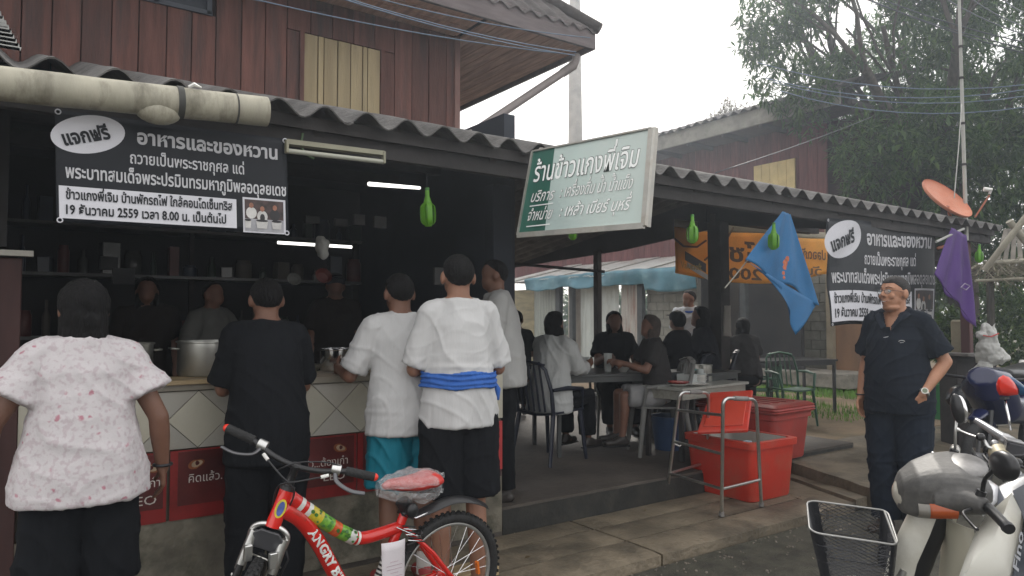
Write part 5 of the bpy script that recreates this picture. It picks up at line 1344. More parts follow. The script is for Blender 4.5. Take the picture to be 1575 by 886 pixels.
# floral blouse: small dusty pink sprays scattered over off white
def floral():
    m = bpy.data.materials.new('floral_cotton'); m.use_nodes = True; nt = m.node_tree; b = nt.nodes['Principled BSDF']; L = nt.links.new
    tc = nt.nodes.new('ShaderNodeTexCoord'); nz = nt.nodes.new('ShaderNodeTexNoise'); nz.inputs['Scale'].default_value = 38; nz.inputs['Detail'].default_value = 3
    L(tc.outputs['Object'], nz.inputs['Vector'])
    ad = nt.nodes.new('ShaderNodeVectorMath'); ad.operation = 'MULTIPLY_ADD'; ad.inputs[1].default_value = (.035, .035, .035)
    L(nz.outputs['Color'], ad.inputs[0]); L(tc.outputs['Object'], ad.inputs[2])
    vo = nt.nodes.new('ShaderNodeTexVoronoi'); vo.inputs['Scale'].default_value = 24; L(ad.outputs[0], vo.inputs['Vector'])
    r = nt.nodes.new('ShaderNodeValToRGB'); r.color_ramp.elements[0].position = .12; r.color_ramp.elements[0].color = (.42, .20, .24, 1); r.color_ramp.elements[1].position = .24; r.color_ramp.elements[1].color = (.53, .50, .505, 1)
    L(vo.outputs['Distance'], r.inputs[0])
    n2 = nt.nodes.new('ShaderNodeTexNoise'); n2.inputs['Scale'].default_value = 55; n2.inputs['Detail'].default_value = 4; L(tc.outputs['Object'], n2.inputs['Vector'])
    r2 = nt.nodes.new('ShaderNodeValToRGB'); r2.color_ramp.elements[0].position = .52; r2.color_ramp.elements[1].position = .60; r2.color_ramp.elements[0].color = (1, 1, 1, 1); r2.color_ramp.elements[1].color = (.84, .76, .79, 1)
    L(n2.outputs[0], r2.inputs[0])
    # let whole areas go without flowers
    n3 = nt.nodes.new('ShaderNodeTexNoise'); n3.inputs['Scale'].default_value = 9; L(tc.outputs['Object'], n3.inputs['Vector'])
    r3 = nt.nodes.new('ShaderNodeValToRGB'); r3.color_ramp.elements[0].position = .44; r3.color_ramp.elements[1].position = .56; L(n3.outputs[0], r3.inputs[0])
    mA = nt.nodes.new('ShaderNodeMixRGB'); mA.inputs[1].default_value = (.53, .50, .505, 1); L(r3.outputs[0], mA.inputs[0]); L(r.outputs[0], mA.inputs[2])
    mB = nt.nodes.new('ShaderNodeMixRGB'); mB.blend_type = 'MULTIPLY'; mB.inputs[0].default_value = .8; L(mA.outputs[0], mB.inputs[1]); L(r2.outputs[0], mB.inputs[2])
    L(mB.outputs[0], b.inputs['Base Color']); b.inputs['Roughness'].default_value = .85
    n4 = nt.nodes.new('ShaderNodeTexNoise'); n4.inputs['Scale'].default_value = 16; n4.inputs['Detail'].default_value = 5; L(tc.outputs['Object'], n4.inputs['Vector'])
    bp = nt.nodes.new('ShaderNodeBump'); bp.inputs['Strength'].default_value = .35; bp.inputs['Distance'].default_value = .02; L(n4.outputs[0], bp.inputs['Height']); L(bp.outputs[0], b.inputs['Normal'])
    return m

# 1 woman in the floral blouse
t, J = human('woman in a pink floral white blouse and black shorts, seen from behind', (.235, 3.07, 0), R(2), 1.52, wide=1.02, skin=dark_sk, hair='bob', voxel=.008,
      elbow={-1: (-.155, -.03, -.26), 1: (.13, -.05, -.27)}, wrist={-1: (-.03, .10, -.20), 1: (.03, .05, -.23)}, lean=(0, .02),
      shirt=dict(m=floral(), sleeve=.62, hem=-.11, flare=1.26, ease=.024, amp=.006, sflare=1.5, hang=1, vs=6), pants=dict(m=black_c, len=.93, flare=1.12, ease=.02, name='shorts'), feet='flipflop')
q = J['wr'][1]; MB().tube([q + Vector((.032 * math.cos(a), .032 * math.sin(a), .012)) for a in [k * math.pi / 8 for k in range(16)]], .006, 6, closed=True).build('wrist_band', blk, t, smooth=True)
MB().cap(J['hl'](-.03, -.03, .118), .006, J['hl'](.03, -.04, .116), .006, 8, 2).build('hair_clip', steel, t)
# 2 man in black
t, J = human('stout man dressed all in black at the counter, seen from behind', (1.04, 3.52, 0), R(-4), 1.585, wide=1.0, skin=dark_sk, hair='thin', voxel=.010,
      elbow={-1: (-.05, .07, -.28), 1: (.07, .08, -.28)}, wrist={-1: (.02, .22, .02), 1: (-.03, .22, .03)}, lean=(0, .05),
      shirt=dict(m=black_c, sleeve=.9, hem=-.24, ease=.022, flare=1.05, hang=1, amp=.006), pants=dict(m=black_c, len=1.95, ease=.025))
# 3 man in white tee and teal shorts
t, J = human('man in plain white t-shirt, teal shorts and red shoes leaning on the counter', (1.76, 3.50, 0), R(-6), 1.63, wide=1.0, skin=dark_sk, hair='short', voxel=.009,
      elbow={-1: (-.12, .06, -.27), 1: (.10, .10, -.26)}, wrist={-1: (.0, .22, .03), 1: (-.03, .22, .03)}, lean=(-.02, .05), pelvis_xy=(.0, -.03),
      shirt=dict(m=grey_c, sleeve=.88, hem=-.12, ease=.022, flare=1.14, hang=1, sflare=1.12, amp=.006, bunch=(.93, .10, .004)), pants=dict(m=teal_c, len=.80, flare=1.18, ease=.026, name='shorts', amp=.012),
      shoe_m=mat('red_canvas', (.30, .035, .035), .7, .2), socks=mat('white_sock', (.6, .58, .56), .9, .08))
# 4 man with the blue sash
t, J = human('man in white t-shirt and black shorts with bright blue cloth round his waist', (1.90, 3.16, 0), R(-16), 1.715, wide=.92, skin=skin_m, hair='short', voxel=.008,
      elbow={-1: (-.085, .03, -.285), 1: (.085, .03, -.285)}, wrist={-1: (.03, .22, .0), 1: (-.05, .22, .03)}, lean=(.0, .02), head_rot=(6, 0, 0),
      shirt=dict(m=white_c, sleeve=.93, hem=-.08, ease=.024, flare=1.08, hang=.85, sflare=1.12, amp=.0065, bunch=(1.14, .06, .006)), pants=dict(m=black_c, len=.88, flare=1.15, ease=.03, name='shorts'), feet='flipflop')
s = J['s']
sashm = cloth('blue_sash', (.045, .13, .42), bump=.4, bscale=25)
shirt_o = [c for c in t.children if c.name.startswith('shirt')][0]
def cloth_band(src, name, m, zlo, zhi, off, xl=9.):
    """a cloth wound round the body: follows the shirt, stands off it, gets its own folds"""
    bm = bmesh.new(); bm.from_mesh(src.data); bmesh.ops.subdivide_edges(bm, edges=[e for e in bm.edges if zlo - .02 < e.verts[0].co.z < zhi + .02 and abs(e.verts[0].co.x) < xl], cuts=1, use_grid_fill=True)
    bm.normal_update()
    kill = [v for v in bm.verts if not (zlo + .008 * math.sin(v.co.x * 30) < v.co.z < zhi + .006 * math.sin(v.co.x * 23 + 1)) or abs(v.co.x) > xl]
    bmesh.ops.delete(bm, geom=kill, context='VERTS'); bm.normal_update()
    for v in bm.verts:
        n_ = v.normal.copy(); n_.z = 0; n_.normalize(); f = (v.co.z - zlo) / (zhi - zlo)
        v.co += n_ * (off + .004 * math.sin(f * 22 + 3 * noise.noise(v.co * 6)) + .003 * noise.noise(v.co * 30)) * min(1, 4 * min(f, 1 - f) + .55)
    me = bpy.data.meshes.new(name); bm.to_mesh(me); bm.free(); me.materials.clear(); me.materials.append(m)
    me.polygons.foreach_set('use_smooth', [True] * len(me.polygons)); o = bpy.data.objects.new(name, me); COL.objects.link(o); o.parent = src.parent; WL[o.name] = Vector()
    so_ = o.modifiers.new('t', 'SOLIDIFY'); so_.thickness = .006; so_.offset = -1; return o
cloth_band(shirt_o, 'waist_cloth', sashm, 1.052, 1.135, .016, xl=.24)
MB().tube([(.175, .0, 1.08), (.205, .0, 1.03), (.20, -.02, .98)], [.014, .018, .008], 8).build('waist_cloth_knot', sashm, t, smooth=True)
MB().box((.165, -.06, .735), (.055, .012, .022), rz=R(20)).build('red_label', mat('red_label', (.45, .05, .04), .6, .2, 30), t)
# 5 man beyond the counter end
t, J = human('man in pale grey t-shirt standing at the end of the counter, behind the sash man', (2.80, 4.10, .17), R(60), 1.62, wide=1.02, skin=dark_sk, hair='short', voxel=.012,
      elbow={-1: (-.06, .06, -.27), 1: (.08, .02, -.28)}, wrist={-1: (.0, .20, -.08), 1: (.0, .16, -.15)}, lean=(0, .03),
      shirt=dict(m=pale_grey_c, sleeve=.85, hem=-.16, ease=.028, hang=1, flare=1.12, sflare=1.12, amp=.006), pants=dict(m=black_c, len=1.95, ease=.02))
# 6 the smiling man in the black polo
t, J = human('smiling man with glasses in black polo shirt, one hand in his pocket', (5.07, 2.53, -.07), R(93), 1.745, wide=1.0, belly=.035, skin=mat('warm_skin', (.44, .215, .125), .5, .08, 12, .05, 80), hair='thin', hair_m_=hair_g, voxel=.0062, face=True,
      head_rot=(2, 0, -22 + 2), elbow={1: (.075, -.02, -.285), -1: (-.120, -.07, -.265)}, wrist={1: (.015, .06, -.235), -1: (.075, .175, -.205)},
      hand_dirs={-1: ((.25, -.22, -.95), (.8, -.5, .1)), 1: ((0, .12, -1), (-1, .15, 0))}, neck_fwd=.03,
      shirt=dict(m=navy_c, sleeve=.80, hem=-.17, ease=.024, hang=.95, sflare=1.15, amp=.008, bunch=(.98, .1, .003)), pants=dict(m=jean_c, len=1.98, ease=.03, amp=.008), shoe_m=mat('brown_sandal', (.05, .035, .025), .6, .2))
hl, s = J['hl'], J['s']
gl = mat('glasses_frame', (.06, .04, .03), .3, .1, metal=.6)
gp = MB()
for sd in (-1, 1):
    gp.tube([hl(sd * .033 + .0235 * math.cos(a), .099 - abs(sd * .033 + .0235 * math.cos(a)) * .12, .010 + .0165 * math.sin(a)) for a in [k * math.pi / 9 for k in range(18)]], .0014, 5, closed=True)
    gp.tube([hl(sd * .056, .092, .016), hl(sd * .080, .06, .014), hl(sd * .086, -.005, .006)], .0016, 5)
gp.tube([hl(-.010, .0985, .016), hl(0, .104, .018), hl(.010, .0985, .016)], .0014, 5)
G = gp.build('glasses', gl, t, smooth=True)
lens = bpy.data.materials.new('lens'); lens.use_nodes = True; b_ = lens.node_tree.nodes['Principled BSDF']; b_.inputs['Roughness'].default_value = .02; b_.inputs['Alpha'].default_value = .12; b_.inputs['Base Color'].default_value = (.8, .85, .85, 1)
for sd in (-1, 1):
    MB().prism([hl(sd * .033 + .0225 * math.cos(a), .0985 - abs(sd * .033 + .0225 * math.cos(a)) * .12, .010 + .0155 * math.sin(a)) for a in [k * math.pi / 9 for k in range(18)]], (0, .0006, 0)).build('lens', lens, G)
# collar, placket, chest mark, watch, bracelet
N = J['N']
def vcut(o, z0_, z1_, w0, w1):
    """open the front of the neckline in a V"""
    bm = bmesh.new(); bm.from_mesh(o.data)
    k = [v for v in bm.verts if v.co.y > N.y + .02 and z0_ < v.co.z and abs(v.co.x) < w0 + (w1 - w0) * (v.co.z - z0_) / (z1_ - z0_)]
    bmesh.ops.delete(bm, geom=k, context='VERTS'); bm.to_mesh(o.data); bm.free()
so6 = [c for c in t.children if c.name.startswith('shirt')][0]
vcut(so6, N.z - .115, N.z + .02, .006, .052)
for sd in (-1, 1):
    edge = [Vector((0, N.y - .085, N.z + .045)), Vector((sd * .050, N.y - .065, N.z + .042)), Vector((sd * .080, N.y - .01, N.z + .030)), Vector((sd * .078, N.y + .05, N.z + .005)), Vector((sd * .050, N.y + .098, N.z - .035)), Vector((sd * .012, N.y + .125, N.z - .095))]
    edge = smoothpath(edge, 5); NE = len(edge) - 1
    def cf(a, b):
        q = a * NE; i_ = min(int(q), NE - 1); p_ = edge[i_].lerp(edge[i_ + 1], q - i_); out = Vector((p_.x * 1.2, p_.y - N.y, 0)); out = out.normalized() if out.length > 1e-4 else Vector((0, -1, 0))
        out = (out + Vector((sd * .9 * a * a, 0, 0))).normalized()
        return p_ + out * (.006 + .034 * b) + Vector((0, .006, .012 - .034 * b * (1 - .3 * a)))
    MB().sheet(cf, 24, 4, (sd * .002, .002, .002)).build('collar', navy_c, t, smooth=True)
MB().box((0, N.y + .136, N.z - .135), (.030, .006, .10), rx=R(-12)).build('placket', navy_c, t)
MB().box((.008, N.y + .156, N.z - .155), (.035, .003, .006), rx=R(-12), ry=R(14)).build('button_tag', mat('pale_mark', (.45, .45, .44), .6, .1), t)
mb = MB(); c_ = Vector((-.095, N.y + .158, N.z - .185))
mb.tube([c_ + Vector((.020 * math.cos(a), 0, .010 * math.sin(a))) for a in np.linspace(.2, 2.9, 8)], .0028, 5); mb.tube([c_ + Vector((-.012, 0, -.004)), c_ + Vector((.012, 0, -.006))], .002, 5); mb.build('chest_mark', MATS['pale_mark'], t)
q = J['wr'][-1]; d = (J['wr'][-1] - J['el'][-1]).normalized(); x_ = d.cross(Vector((0, 0, 1))).normalized(); y_ = d.cross(x_)
MB().tube([q - d * .012 + x_ * .034 * math.cos(a) + y_ * .034 * math.sin(a) for a in [k * math.pi / 10 for k in range(20)]], [(.004, .011)] * 20, 8, closed=True).build('watch_strap', steel, t, smooth=True)
fc = q - d * .012 + Vector((-.5, .75, .4)).normalized() * .038
ax_ = Vector((-.45, .8, .4)).normalized()
MB().tube([fc - ax_ * .006, fc + ax_ * .006], .021, 20).build('watch_case', steel, t, smooth=50)
MB().tube([fc + ax_ * .0062, fc + ax_ * .0068], .016, 20).build('watch_face', mat('watch_dial', (.16, .20, .13), .2, .1), t)
q = J['wr'][1]; MB().tube([q + Vector((.031 * math.cos(a), .031 * math.sin(a), .01)) for a in [k * math.pi / 8 for k in range(16)]], .005, 6, closed=True).build('bracelet', blk, t, smooth=True)
for sd in (-1, 1):
    MB().sheet(lambda a, b: (sd * (.115 + .075 * a), .118 - .075 * a * a + .0, .865 - .035 * a - .004 * b), 6, 1, (0, .004, 0)).build('pocket_edge', jean_c, t)

# ---- seated people; stools and chairs first
chg = mat('green_chair_plastic', (.045, .12, .075), .45, .12, 4); chb = mat('navy_chair_plastic', (.008, .012, .026), .45, .12, 4); chgr = mat('grey_chair_plastic', (.16, .16, .15), .5, .12, 4)
def chair(label, loc, rz, m, group='plastic chairs'):
    t = thing('plastic_chair', label, 'chair', loc, rz, group); WL[t.name] = Vector()
    MB().sheet(lambda a, b: (-.21 + .42 * a, -.20 + .42 * b, .43 + .012 * math.cos((a - .5) * 5) * -1 + .01 * b), 10, 8, (0, 0, -.018)).build('seat', m, t, smooth=50)
    for x in (-.19, .19):
        MB().tube([(x, .19, .43), (x * 1.14, .24, .0)], [.026, .018], 8, sy=.7).build('leg', m, t, smooth=50)
        MB().tube([(x, -.18, .43), (x * 1.16, -.26, .0)], [.026, .018], 8, sy=.7).build('leg', m, t, smooth=50)
        MB().tube([(x * 1.05, -.19, .42), (x * 1.08, -.22, .62), (x * .95, -.27, .80), (x * .6, -.29, .86)], [.022, .02, .018, .018], 8, sy=.7).build('back_post', m, t, smooth=50)
        MB().tube([(x * 1.15, -.22, .63), (x * 1.28, -.05, .64), (x * 1.2, .17, .62), (x * 1.05, .2, .45)], [.014, .02, .02, .014], 8).build('arm', m, t, smooth=50)
    MB().tube([(-.16, -.275, .84), (0, -.295, .87), (.16, -.275, .84)], [(.030, .012)] * 3, 8).build('back_rail', m, t, smooth=50)
    for k in range(5):
        x = -.12 + .06 * k; MB().tube([(x, -.20, .44), (x * 1.02, -.245, .66), (x, -.285, .85)], [(.014, .007)] * 3, 6).build('back_slat', m, t, smooth=50)
    return t
def seated(label, u, v_seat, d, rz, h, m_top, m_leg, skin=dark_sk, hair='short', sleeve=.7, long_=False, vox=.014, lean=(0, .06), wide=1.0, elbow=None, wrist=None, head_rot=(8, 0, 0), z0=.17, shorts=False, seat=.45, cap=None, **k):
    p = atD(u, 500, d); s = h / 1.70
    return human(label, (p.x, p.y, z0), rz, h, wide=wide, skin=skin, hair=hair, voxel=vox, pelvis=seat + .085, lean=lean,
        elbow=elbow or {-1: (-.06, .12, -.25), 1: (.06, .12, -.25)}, wrist=wrist or {-1: (.05, .21, .07), 1: (-.05, .21, .07)},
        knee={-1: (-.04, .40, .02), 1: (.04, .40, .02)}, ankle={-1: (0, .02, -.42 * (seat / .45)), 1: (0, .02, -.42 * (seat / .45))}, head_rot=head_rot,
        shirt=dict(m=m_top, sleeve=sleeve, hem=-.22 if long_ else .02, ease=.022, flare=1.1 if long_ else 1, hang=.9), pants=dict(m=m_leg, len=.9 if shorts else 1.9, ease=.02), **k)
p = atD(845, 500, 6.3)
chair('dark blue plastic chair under the woman in the white blouse at the dining table', (p.x + .0, p.y, .17), R(-78), chb)
seated('seated woman in loose white blouse and dark trousers at the dining table', 845, 620, 6.3, R(-78), 1.56, cloth('white_blouse', (.50, .51, .50), bump=.5, bscale=12), black_c, hair='bob', sleeve=1.5, long_=True, vox=.011, wide=1.12)
p = atD(942, 500, 7.6); chair('grey plastic chair behind the dining table under the long haired woman', (p.x, p.y, .17), R(150), chgr)
seated('long haired woman in black seated at the far side of the dining table', 942, 620, 7.6, R(150), 1.60, black_c, black_c, hair='long', vox=.015, wide=1.05, head_rot=(14, 0, 0))
p = atD(1012, 500, 6.6); chair('grey plastic chair with rounded back at the right end of the dining table', (p.x, p.y, .17), R(60), chgr)
seated('seated person in pale shorts at the right end of the dining table', 1012, 620, 6.6, R(60), 1.50, cloth('dark_grey_top', (.035, .033, .033)), cloth('pale_shorts', (.30, .30, .30)), hair='bob', hair_m_=mat('brown_hair', (.05, .035, .028), .6, .3, 40, .5, 100), shorts=True, vox=.014)
p = atD(1052, 500, 7.8); chair('dark plastic chair under the person in the dark cap', (p.x, p.y, .17), R(20), chb)
seated('person in dark cap and dark clothes seated near the thick post, seen from behind', 1052, 620, 7.8, R(20), 1.62, cloth('very_dark_top', (.012, .013, .018)), black_c, hair='cap', vox=.016, wide=1.15, head_rot=(14, 0, -25))
p = atD(1092, 500, 8.2); chair('dark plastic chair beside the thick post', (p.x, p.y, .17), R(35), chb)
seated('dark haired person in dark clothes seated just left of the thick post', 1088, 620, 7.9, R(35), 1.72, cloth('very_dark_top', (.012, .013, .018)), black_c, hair='long', vox=.016)
seated('person in black seated farther off behind the woman in the white blouse', 795, 620, 8.6, R(-30), 1.66, black_c, black_c, hair='short', vox=.016)
seated('person in dark grey bending over the black table in the yard', 1148, 620, 8.9, R(-40), 1.60, cloth('dark_grey_top', (.035, .033, .033)), black_c, hair='bob', vox=.016, lean=(0, .18), head_rot=(25, 0, 0), z0=.12)
p = atD(1060, 480, 9.6)
human('young man with a white shirt and bright blue collar standing in the yard', (p.x, p.y, .12), R(130), 1.64, wide=1.05, skin=skin_m, hair='short', voxel=.013, face=False, head_rot=(0, 0, -55), shirt=dict(m=cloth('white_school_shirt', (.52, .54, .57)), sleeve=.8, hem=-.1, ease=.02), pants=dict(m=black_c, len=1.9))
t = bpy.data.objects[-1] if False else None
pp = [o for o in bpy.data.objects if o.get('label', '').startswith('young man with a white shirt')][0]
colb = cloth('blue_collar', (.03, .10, .42))
MB().tube([(.085 * math.cos(a), .02 + .075 * math.sin(a), 1.395 - .03 * math.sin(a)) for a in [k * math.pi / 8 for k in range(16)]], .016, 8, closed=True).build('collar', colb, pp, smooth=True)
# cooks deep in the shop
human('cook with a dark apron standing deep in the shop behind the big pots', (.86, 6.0, .17), R(170), 1.52, wide=1.15, skin=dark_sk, hair='bob', voxel=.015, head_rot=(15, 0, 0), shirt=dict(m=cloth('dark_brown_top', (.02, .016, .014)), sleeve=.7, hem=-.1), pants=dict(m=black_c, len=1.9))  # near-black brown top, shared by two of the cooks
human('cook in a pale shirt half hidden behind the man in black', (1.3, 5.9, .17), R(-150), 1.50, wide=1.05, skin=dark_sk, hair='short', voxel=.015, head_rot=(15, 0, 0), elbow={1: (.15, .05, -.25), -1: (-.15, .05, -.25)}, shirt=dict(m=cloth('dull_pale_top', (.12, .12, .11)), sleeve=1.3, hem=-.1), pants=dict(m=black_c, len=1.9))
human('cook in dark clothes serving behind the small steel pot', (2.3, 5.9, .17), R(165), 1.60, wide=1.05, skin=dark_sk, hair='cap', voxel=.015, head_rot=(20, 0, 0), shirt=dict(m=cloth('dark_brown_top', (.02, .016, .014)), sleeve=.7, hem=-.1), pants=dict(m=black_c, len=1.9))
# ================================================================ child's bicycle
bike = thing('bicycle', 'glossy red child bicycle with colourful stickers and a plastic wrapped red saddle', 'bicycle', (1.656, 2.90, -.07))
bike.rotation_euler = (-.093, 0, 3.2318); bike.scale = (.988,) * 3; WL[bike.name] = Vector()
redp_ = mat('red_bike_paint', (.60, .018, .012), .16, .05, 4, coat=.6); bblk = mat('bike_black', (.015, .015, .016), .35, .2, 10)
cable_m = mat('cable_black', (.02, .02, .022), .4, .1); rimm = mat('grey_rim', (.42, .42, .40), .35, .08, 10, metal=.6); spokem = mat('spoke_steel', (.7, .7, .7), .25, .05, 10, metal=1.)
WR = .300
def wheel(name_parent, C, R3, spokes=28, tread=True):
    """C centre, R3 rotation: wheel axle along local y"""
    f = lambda v: C + R3 @ Vector(v)
    circ = lambda r, y, n: [f((r * math.cos(2 * math.pi * k / n), y, r * math.sin(2 * math.pi * k / n))) for k in range(n)]
    w_ = MB().tube(circ(WR - .024, 0, 60), .024, 12, closed=True).build('tyre', rubber, name_parent, smooth=True)
    mb = MB()
    for k in range(60):
        a = 2 * math.pi * k / 60
        for y in (-.013, .002, .015):
            q = a + (.05 if y == .002 else 0); c = f((WR * .998 * math.cos(q), y, WR * .998 * math.sin(q)))
            mb.box(c, (.013, .010, .006), M=R3 @ Euler((0, -q + math.pi / 2, 0)).to_matrix())
    tr_ = mb.build('tread_blocks', rubber, name_parent); tr_['kind'] = 'stuff'
    MB().tube(circ(WR - .052, 0, 60), [(.011, .009)] * 60, 8, closed=True).build('rim', rimm, name_parent, smooth=True)
    hub = MB().tube([f((0, -.045, 0)), f((0, -.04, 0)), f((0, -.015, 0)), f((0, .015, 0)), f((0, .04, 0)), f((0, .045, 0))], [.012, .026, .014, .014, .026, .012], 14).build('hub', redp_ if spokes == 28 else steel, name_parent, smooth=40)
    MB().tube([f((0, -.07, 0)), f((0, .07, 0))], .006, 8).build('axle', steel, name_parent)
    for k in range(spokes):
        a = 2 * math.pi * k / spokes; sd = 1 if k % 2 else -1; b = a + (.55 if (k // 2) % 2 else -.55)
        MB().tube([f((.024 * math.cos(b), sd * .036, .024 * math.sin(b))), f(((WR - .058) * math.cos(a), 0, (WR - .058) * math.sin(a)))], .0013, 4, cap=False).build('spoke', spokem, name_parent)
wheel(bike, Vector((0, 0, WR)), Matrix.Identity(3), 28)
BBp = Vector((.40, 0, .28)); SC_ = Vector((.255, 0, .615)); HT = Vector((.785, 0, .83)); HB = Vector((.835, 0, .695)); hub_ = Vector((0, 0, WR))
top_path = smoothpath([(.775, 0, .80), (.66, 0, .705), (.53, 0, .61), (.44, 0, .572), (.27, 0, .585)])
down_path = smoothpath([(.80, 0, .76), (.72, 0, .70), (.64, 0, .59), (.53, 0, .40), (.42, 0, .28)])
fr_ = MB().tube([HB, HB.lerp(HT, .5), HT], [.030, .027, .028], 16).build('frame', redp_, bike, smooth=50)
MB().tube(top_path, [.026 + .004 * (1 - i / len(top_path)) for i in range(len(top_path))], 14).build('top_tube', redp_, bike, smooth=True)
MB().tube(down_path, [.034 - .004 * i / len(down_path) for i in range(len(down_path))], 14).build('down_tube', redp_, bike, smooth=True)
MB().tube([BBp, BBp.lerp(SC_, .5), SC_ + (SC_ - BBp) * .12], .021, 14).build('seat_tube', redp_, bike, smooth=50)
MB().tube([BBp + Vector((0, -.04, 0)), BBp + Vector((0, .04, 0))], .027, 14).build('bottom_bracket', redp_, bike, smooth=50)
for sd in (-1, 1):
    MB().tube([SC_ + Vector((-.01, sd * .018, -.035)), Vector((.11, sd * .045, .45)), hub_ + Vector((.0, sd * .058, .012))], .0115, 10).build('seat_stay', redp_, bike, smooth=50)
    MB().tube([BBp + Vector((-.02, sd * .025, 0)), Vector((.2, sd * .05, .28)), hub_ + Vector((0, sd * .058, 0))], .012, 10).build('chain_stay', redp_, bike, smooth=50)
    MB().box(hub_ + Vector((.01, sd * .060, 0)), (.05, .006, .045)).build('dropout', redp_, bike, bevel=.002)
# decals: coloured bands wrapped on the top tube, white lettering on the down tube
def band(path, i0, i1, r, m, a0=-1.3, a1=1.7, name='sticker', y_off=0):
    seg = path[i0:i1 + 1]
    def fn(a, b):
        q = a * (len(seg) - 1); i = min(int(q), len(seg) - 2); c = seg[i].lerp(seg[i + 1], q - i); t = (seg[i + 1] - seg[i]).normalized()
        up_ = Vector((-t.z, 0, t.x)); up_ = up_ if up_.z > 0 else -up_; ang = a0 + (a1 - a0) * b
        return c + Vector((0, 1, 0)) * r * math.cos(ang) + up_ * r * math.sin(ang)
    MB().grid(fn, 6, 10).build(name, m, bike, smooth=True)
rr_t = .0312
cy, cg, cr_, cw = mat('yellow_sticker', (.60, .48, .04), .25, .25, 40), mat('green_sticker', (.16, .36, .05), .25, .3, 45), mat('orange_sticker', (.55, .10, .03), .25, .3, 45), mat('white_sticker', (.62, .62, .58), .25, .1, 30)
for i0, i1, m in ((3, 4, cw), (5, 6, cw), (6, 9, cy), (9, 12, cg), (12, 14, cr_), (14, 17, cg), (17, 20, cw), (21, 22, cw)): band(top_path, i0, i1, rr_t - .0002 * i0 * .5 + (0), m)
mb = MB(); rs_ = random.Random(4)
for k in range(26):
    i = rs_.randint(6, 19); c = top_path[i].lerp(top_path[i + 1], rs_.random()); t_ = (top_path[i + 1] - top_path[i]).normalized(); up_ = Vector((-t_.z, 0, t_.x)); up_ = up_ if up_.z > 0 else -up_
    an_ = rs_.uniform(-.5, 1.1); d = Vector((0, 1, 0)) * math.cos(an_) + up_ * math.sin(an_); q = c + d * .0305; x_ = t_; y_ = d.cross(t_); rs = rs_.uniform(.003, .008)
    mb.prism([q + x_ * rs * math.cos(a) * 1.2 + y_ * rs * math.sin(a) for a in [j * 1.05 for j in range(6)]], d * .0022)
mb.build('sticker_spots', mat('dark_green_spot', (.05, .16, .03), .3, .5, 20), bike)
band(down_path, 3, 8, .0338, mat('oval_red_print', (.45, .03, .02), .2, .2, 30), .1, 1.2)
mb = MB(); hc = HB.lerp(HT, .55); hd_ = (HT - HB).normalized(); side_ = Vector((.35, .9, 0)).normalized(); xx_ = hd_.cross(side_)
MB().prism([hc + side_ * .0275 + hd_ * .036 * math.sin(a) + xx_ * .020 * math.cos(a) for a in [k * math.pi / 10 for k in range(20)]], side_ * .002).build('oval_badge', cy, bike)
MB().prism([hc + side_ * .0297 + hd_ * .028 * math.sin(a) + xx_ * .013 * math.cos(a) for a in [k * math.pi / 10 for k in range(20)]], side_ * .001).build('oval_badge_centre', mat('badge_blue', (.08, .12, .35), .3, .3, 40), bike)
wl = mat('white_lettering', (.75, .75, .72), .3, .04)
def tube_text(body, path, i0, hgt, m, length):
    o = text_obj('lettering', body, (0, 0, 0), (1, 0, 0), (0, 1, 0), hgt, m, None, width=length, embolden=.045, lift=0)
    cum = [0]
    for a, b in zip(path[i0:-1], path[i0 + 1:]): cum.append(cum[-1] + (b - a).length)
    r = .0350
    for v in o.data.vertices:
        L_ = v.co.x; i = 0
        while i < len(cum) - 2 and cum[i + 1] < L_: i += 1
        f = (L_ - cum[i]) / max(1e-6, cum[i + 1] - cum[i]); a_, b_ = path[i0 + i], path[i0 + i + 1]; c = a_.lerp(b_, f); t_ = (b_ - a_).normalized(); up_ = Vector((-t_.z, 0, t_.x)); up_ = up_ if up_.x < 0 or up_.z > 0 else -up_
        up_ = -t_.cross(Vector((0, 1, 0))); up_ = up_ if up_.x > -9 else up_
        ang = (v.co.y - hgt * .33) / r
        v.co = c + Vector((0, 1, 0)) * r * math.cos(ang) + up_ * r * math.sin(ang)
    o.data.update(); o.parent = bike; WL[o.name] = Vector()
    return o
TT = tube_text('ANGRY BIRDS', down_path, 11, .052, wl, .36)
# saddle in its plastic bag, seat post
MB().tube([SC_ + (SC_ - BBp) * .05, Vector((.225, 0, .70))], .014, 10).build('seat_post', bblk, bike)
MB().tube([SC_ + (SC_ - BBp) * .07, SC_ + (SC_ - BBp) * .13], .027, 14).build('seat_clamp', bblk, bike, smooth=50)
MB().tube([Vector((.25, .03, .64)), Vector((.22, .06, .635)), Vector((.17, .065, .65))], .005, 6).build('quick_release', chrome, bike, smooth=True)
mb = MB()
mb.tube([(.36, 0, .775), (.33, 0, .782), (.27, 0, .775), (.19, 0, .770), (.12, 0, .778), (.085, 0, .778)], [(.016, .012), (.026, .022), (.036, .030), (.062, .036), (.082, .036), (.066, .024)], 18, ups=(0, 0, 1))
remesh(mb, 'saddle', mat('red_saddle', (.55, .04, .03), .35, .1, 6), bike, .006)
bagm = bpy.data.materials.new('clear_film'); bagm.use_nodes = True; nt = bagm.node_tree; b_ = nt.nodes['Principled BSDF']; b_.inputs['Base Color'].default_value = (.8, .8, .8, 1); b_.inputs['Roughness'].default_value = .18; b_.inputs['Alpha'].default_value = .30; b_.inputs['Specular IOR Level'].default_value = .9
nz = nt.nodes.new('ShaderNodeTexNoise'); nz.inputs['Scale'].default_value = 22; nz.inputs['Distortion'].default_value = 2.5; bp = nt.nodes.new('ShaderNodeBump'); bp.inputs['Strength'].default_value = 1; bp.inputs['Distance'].default_value = .03
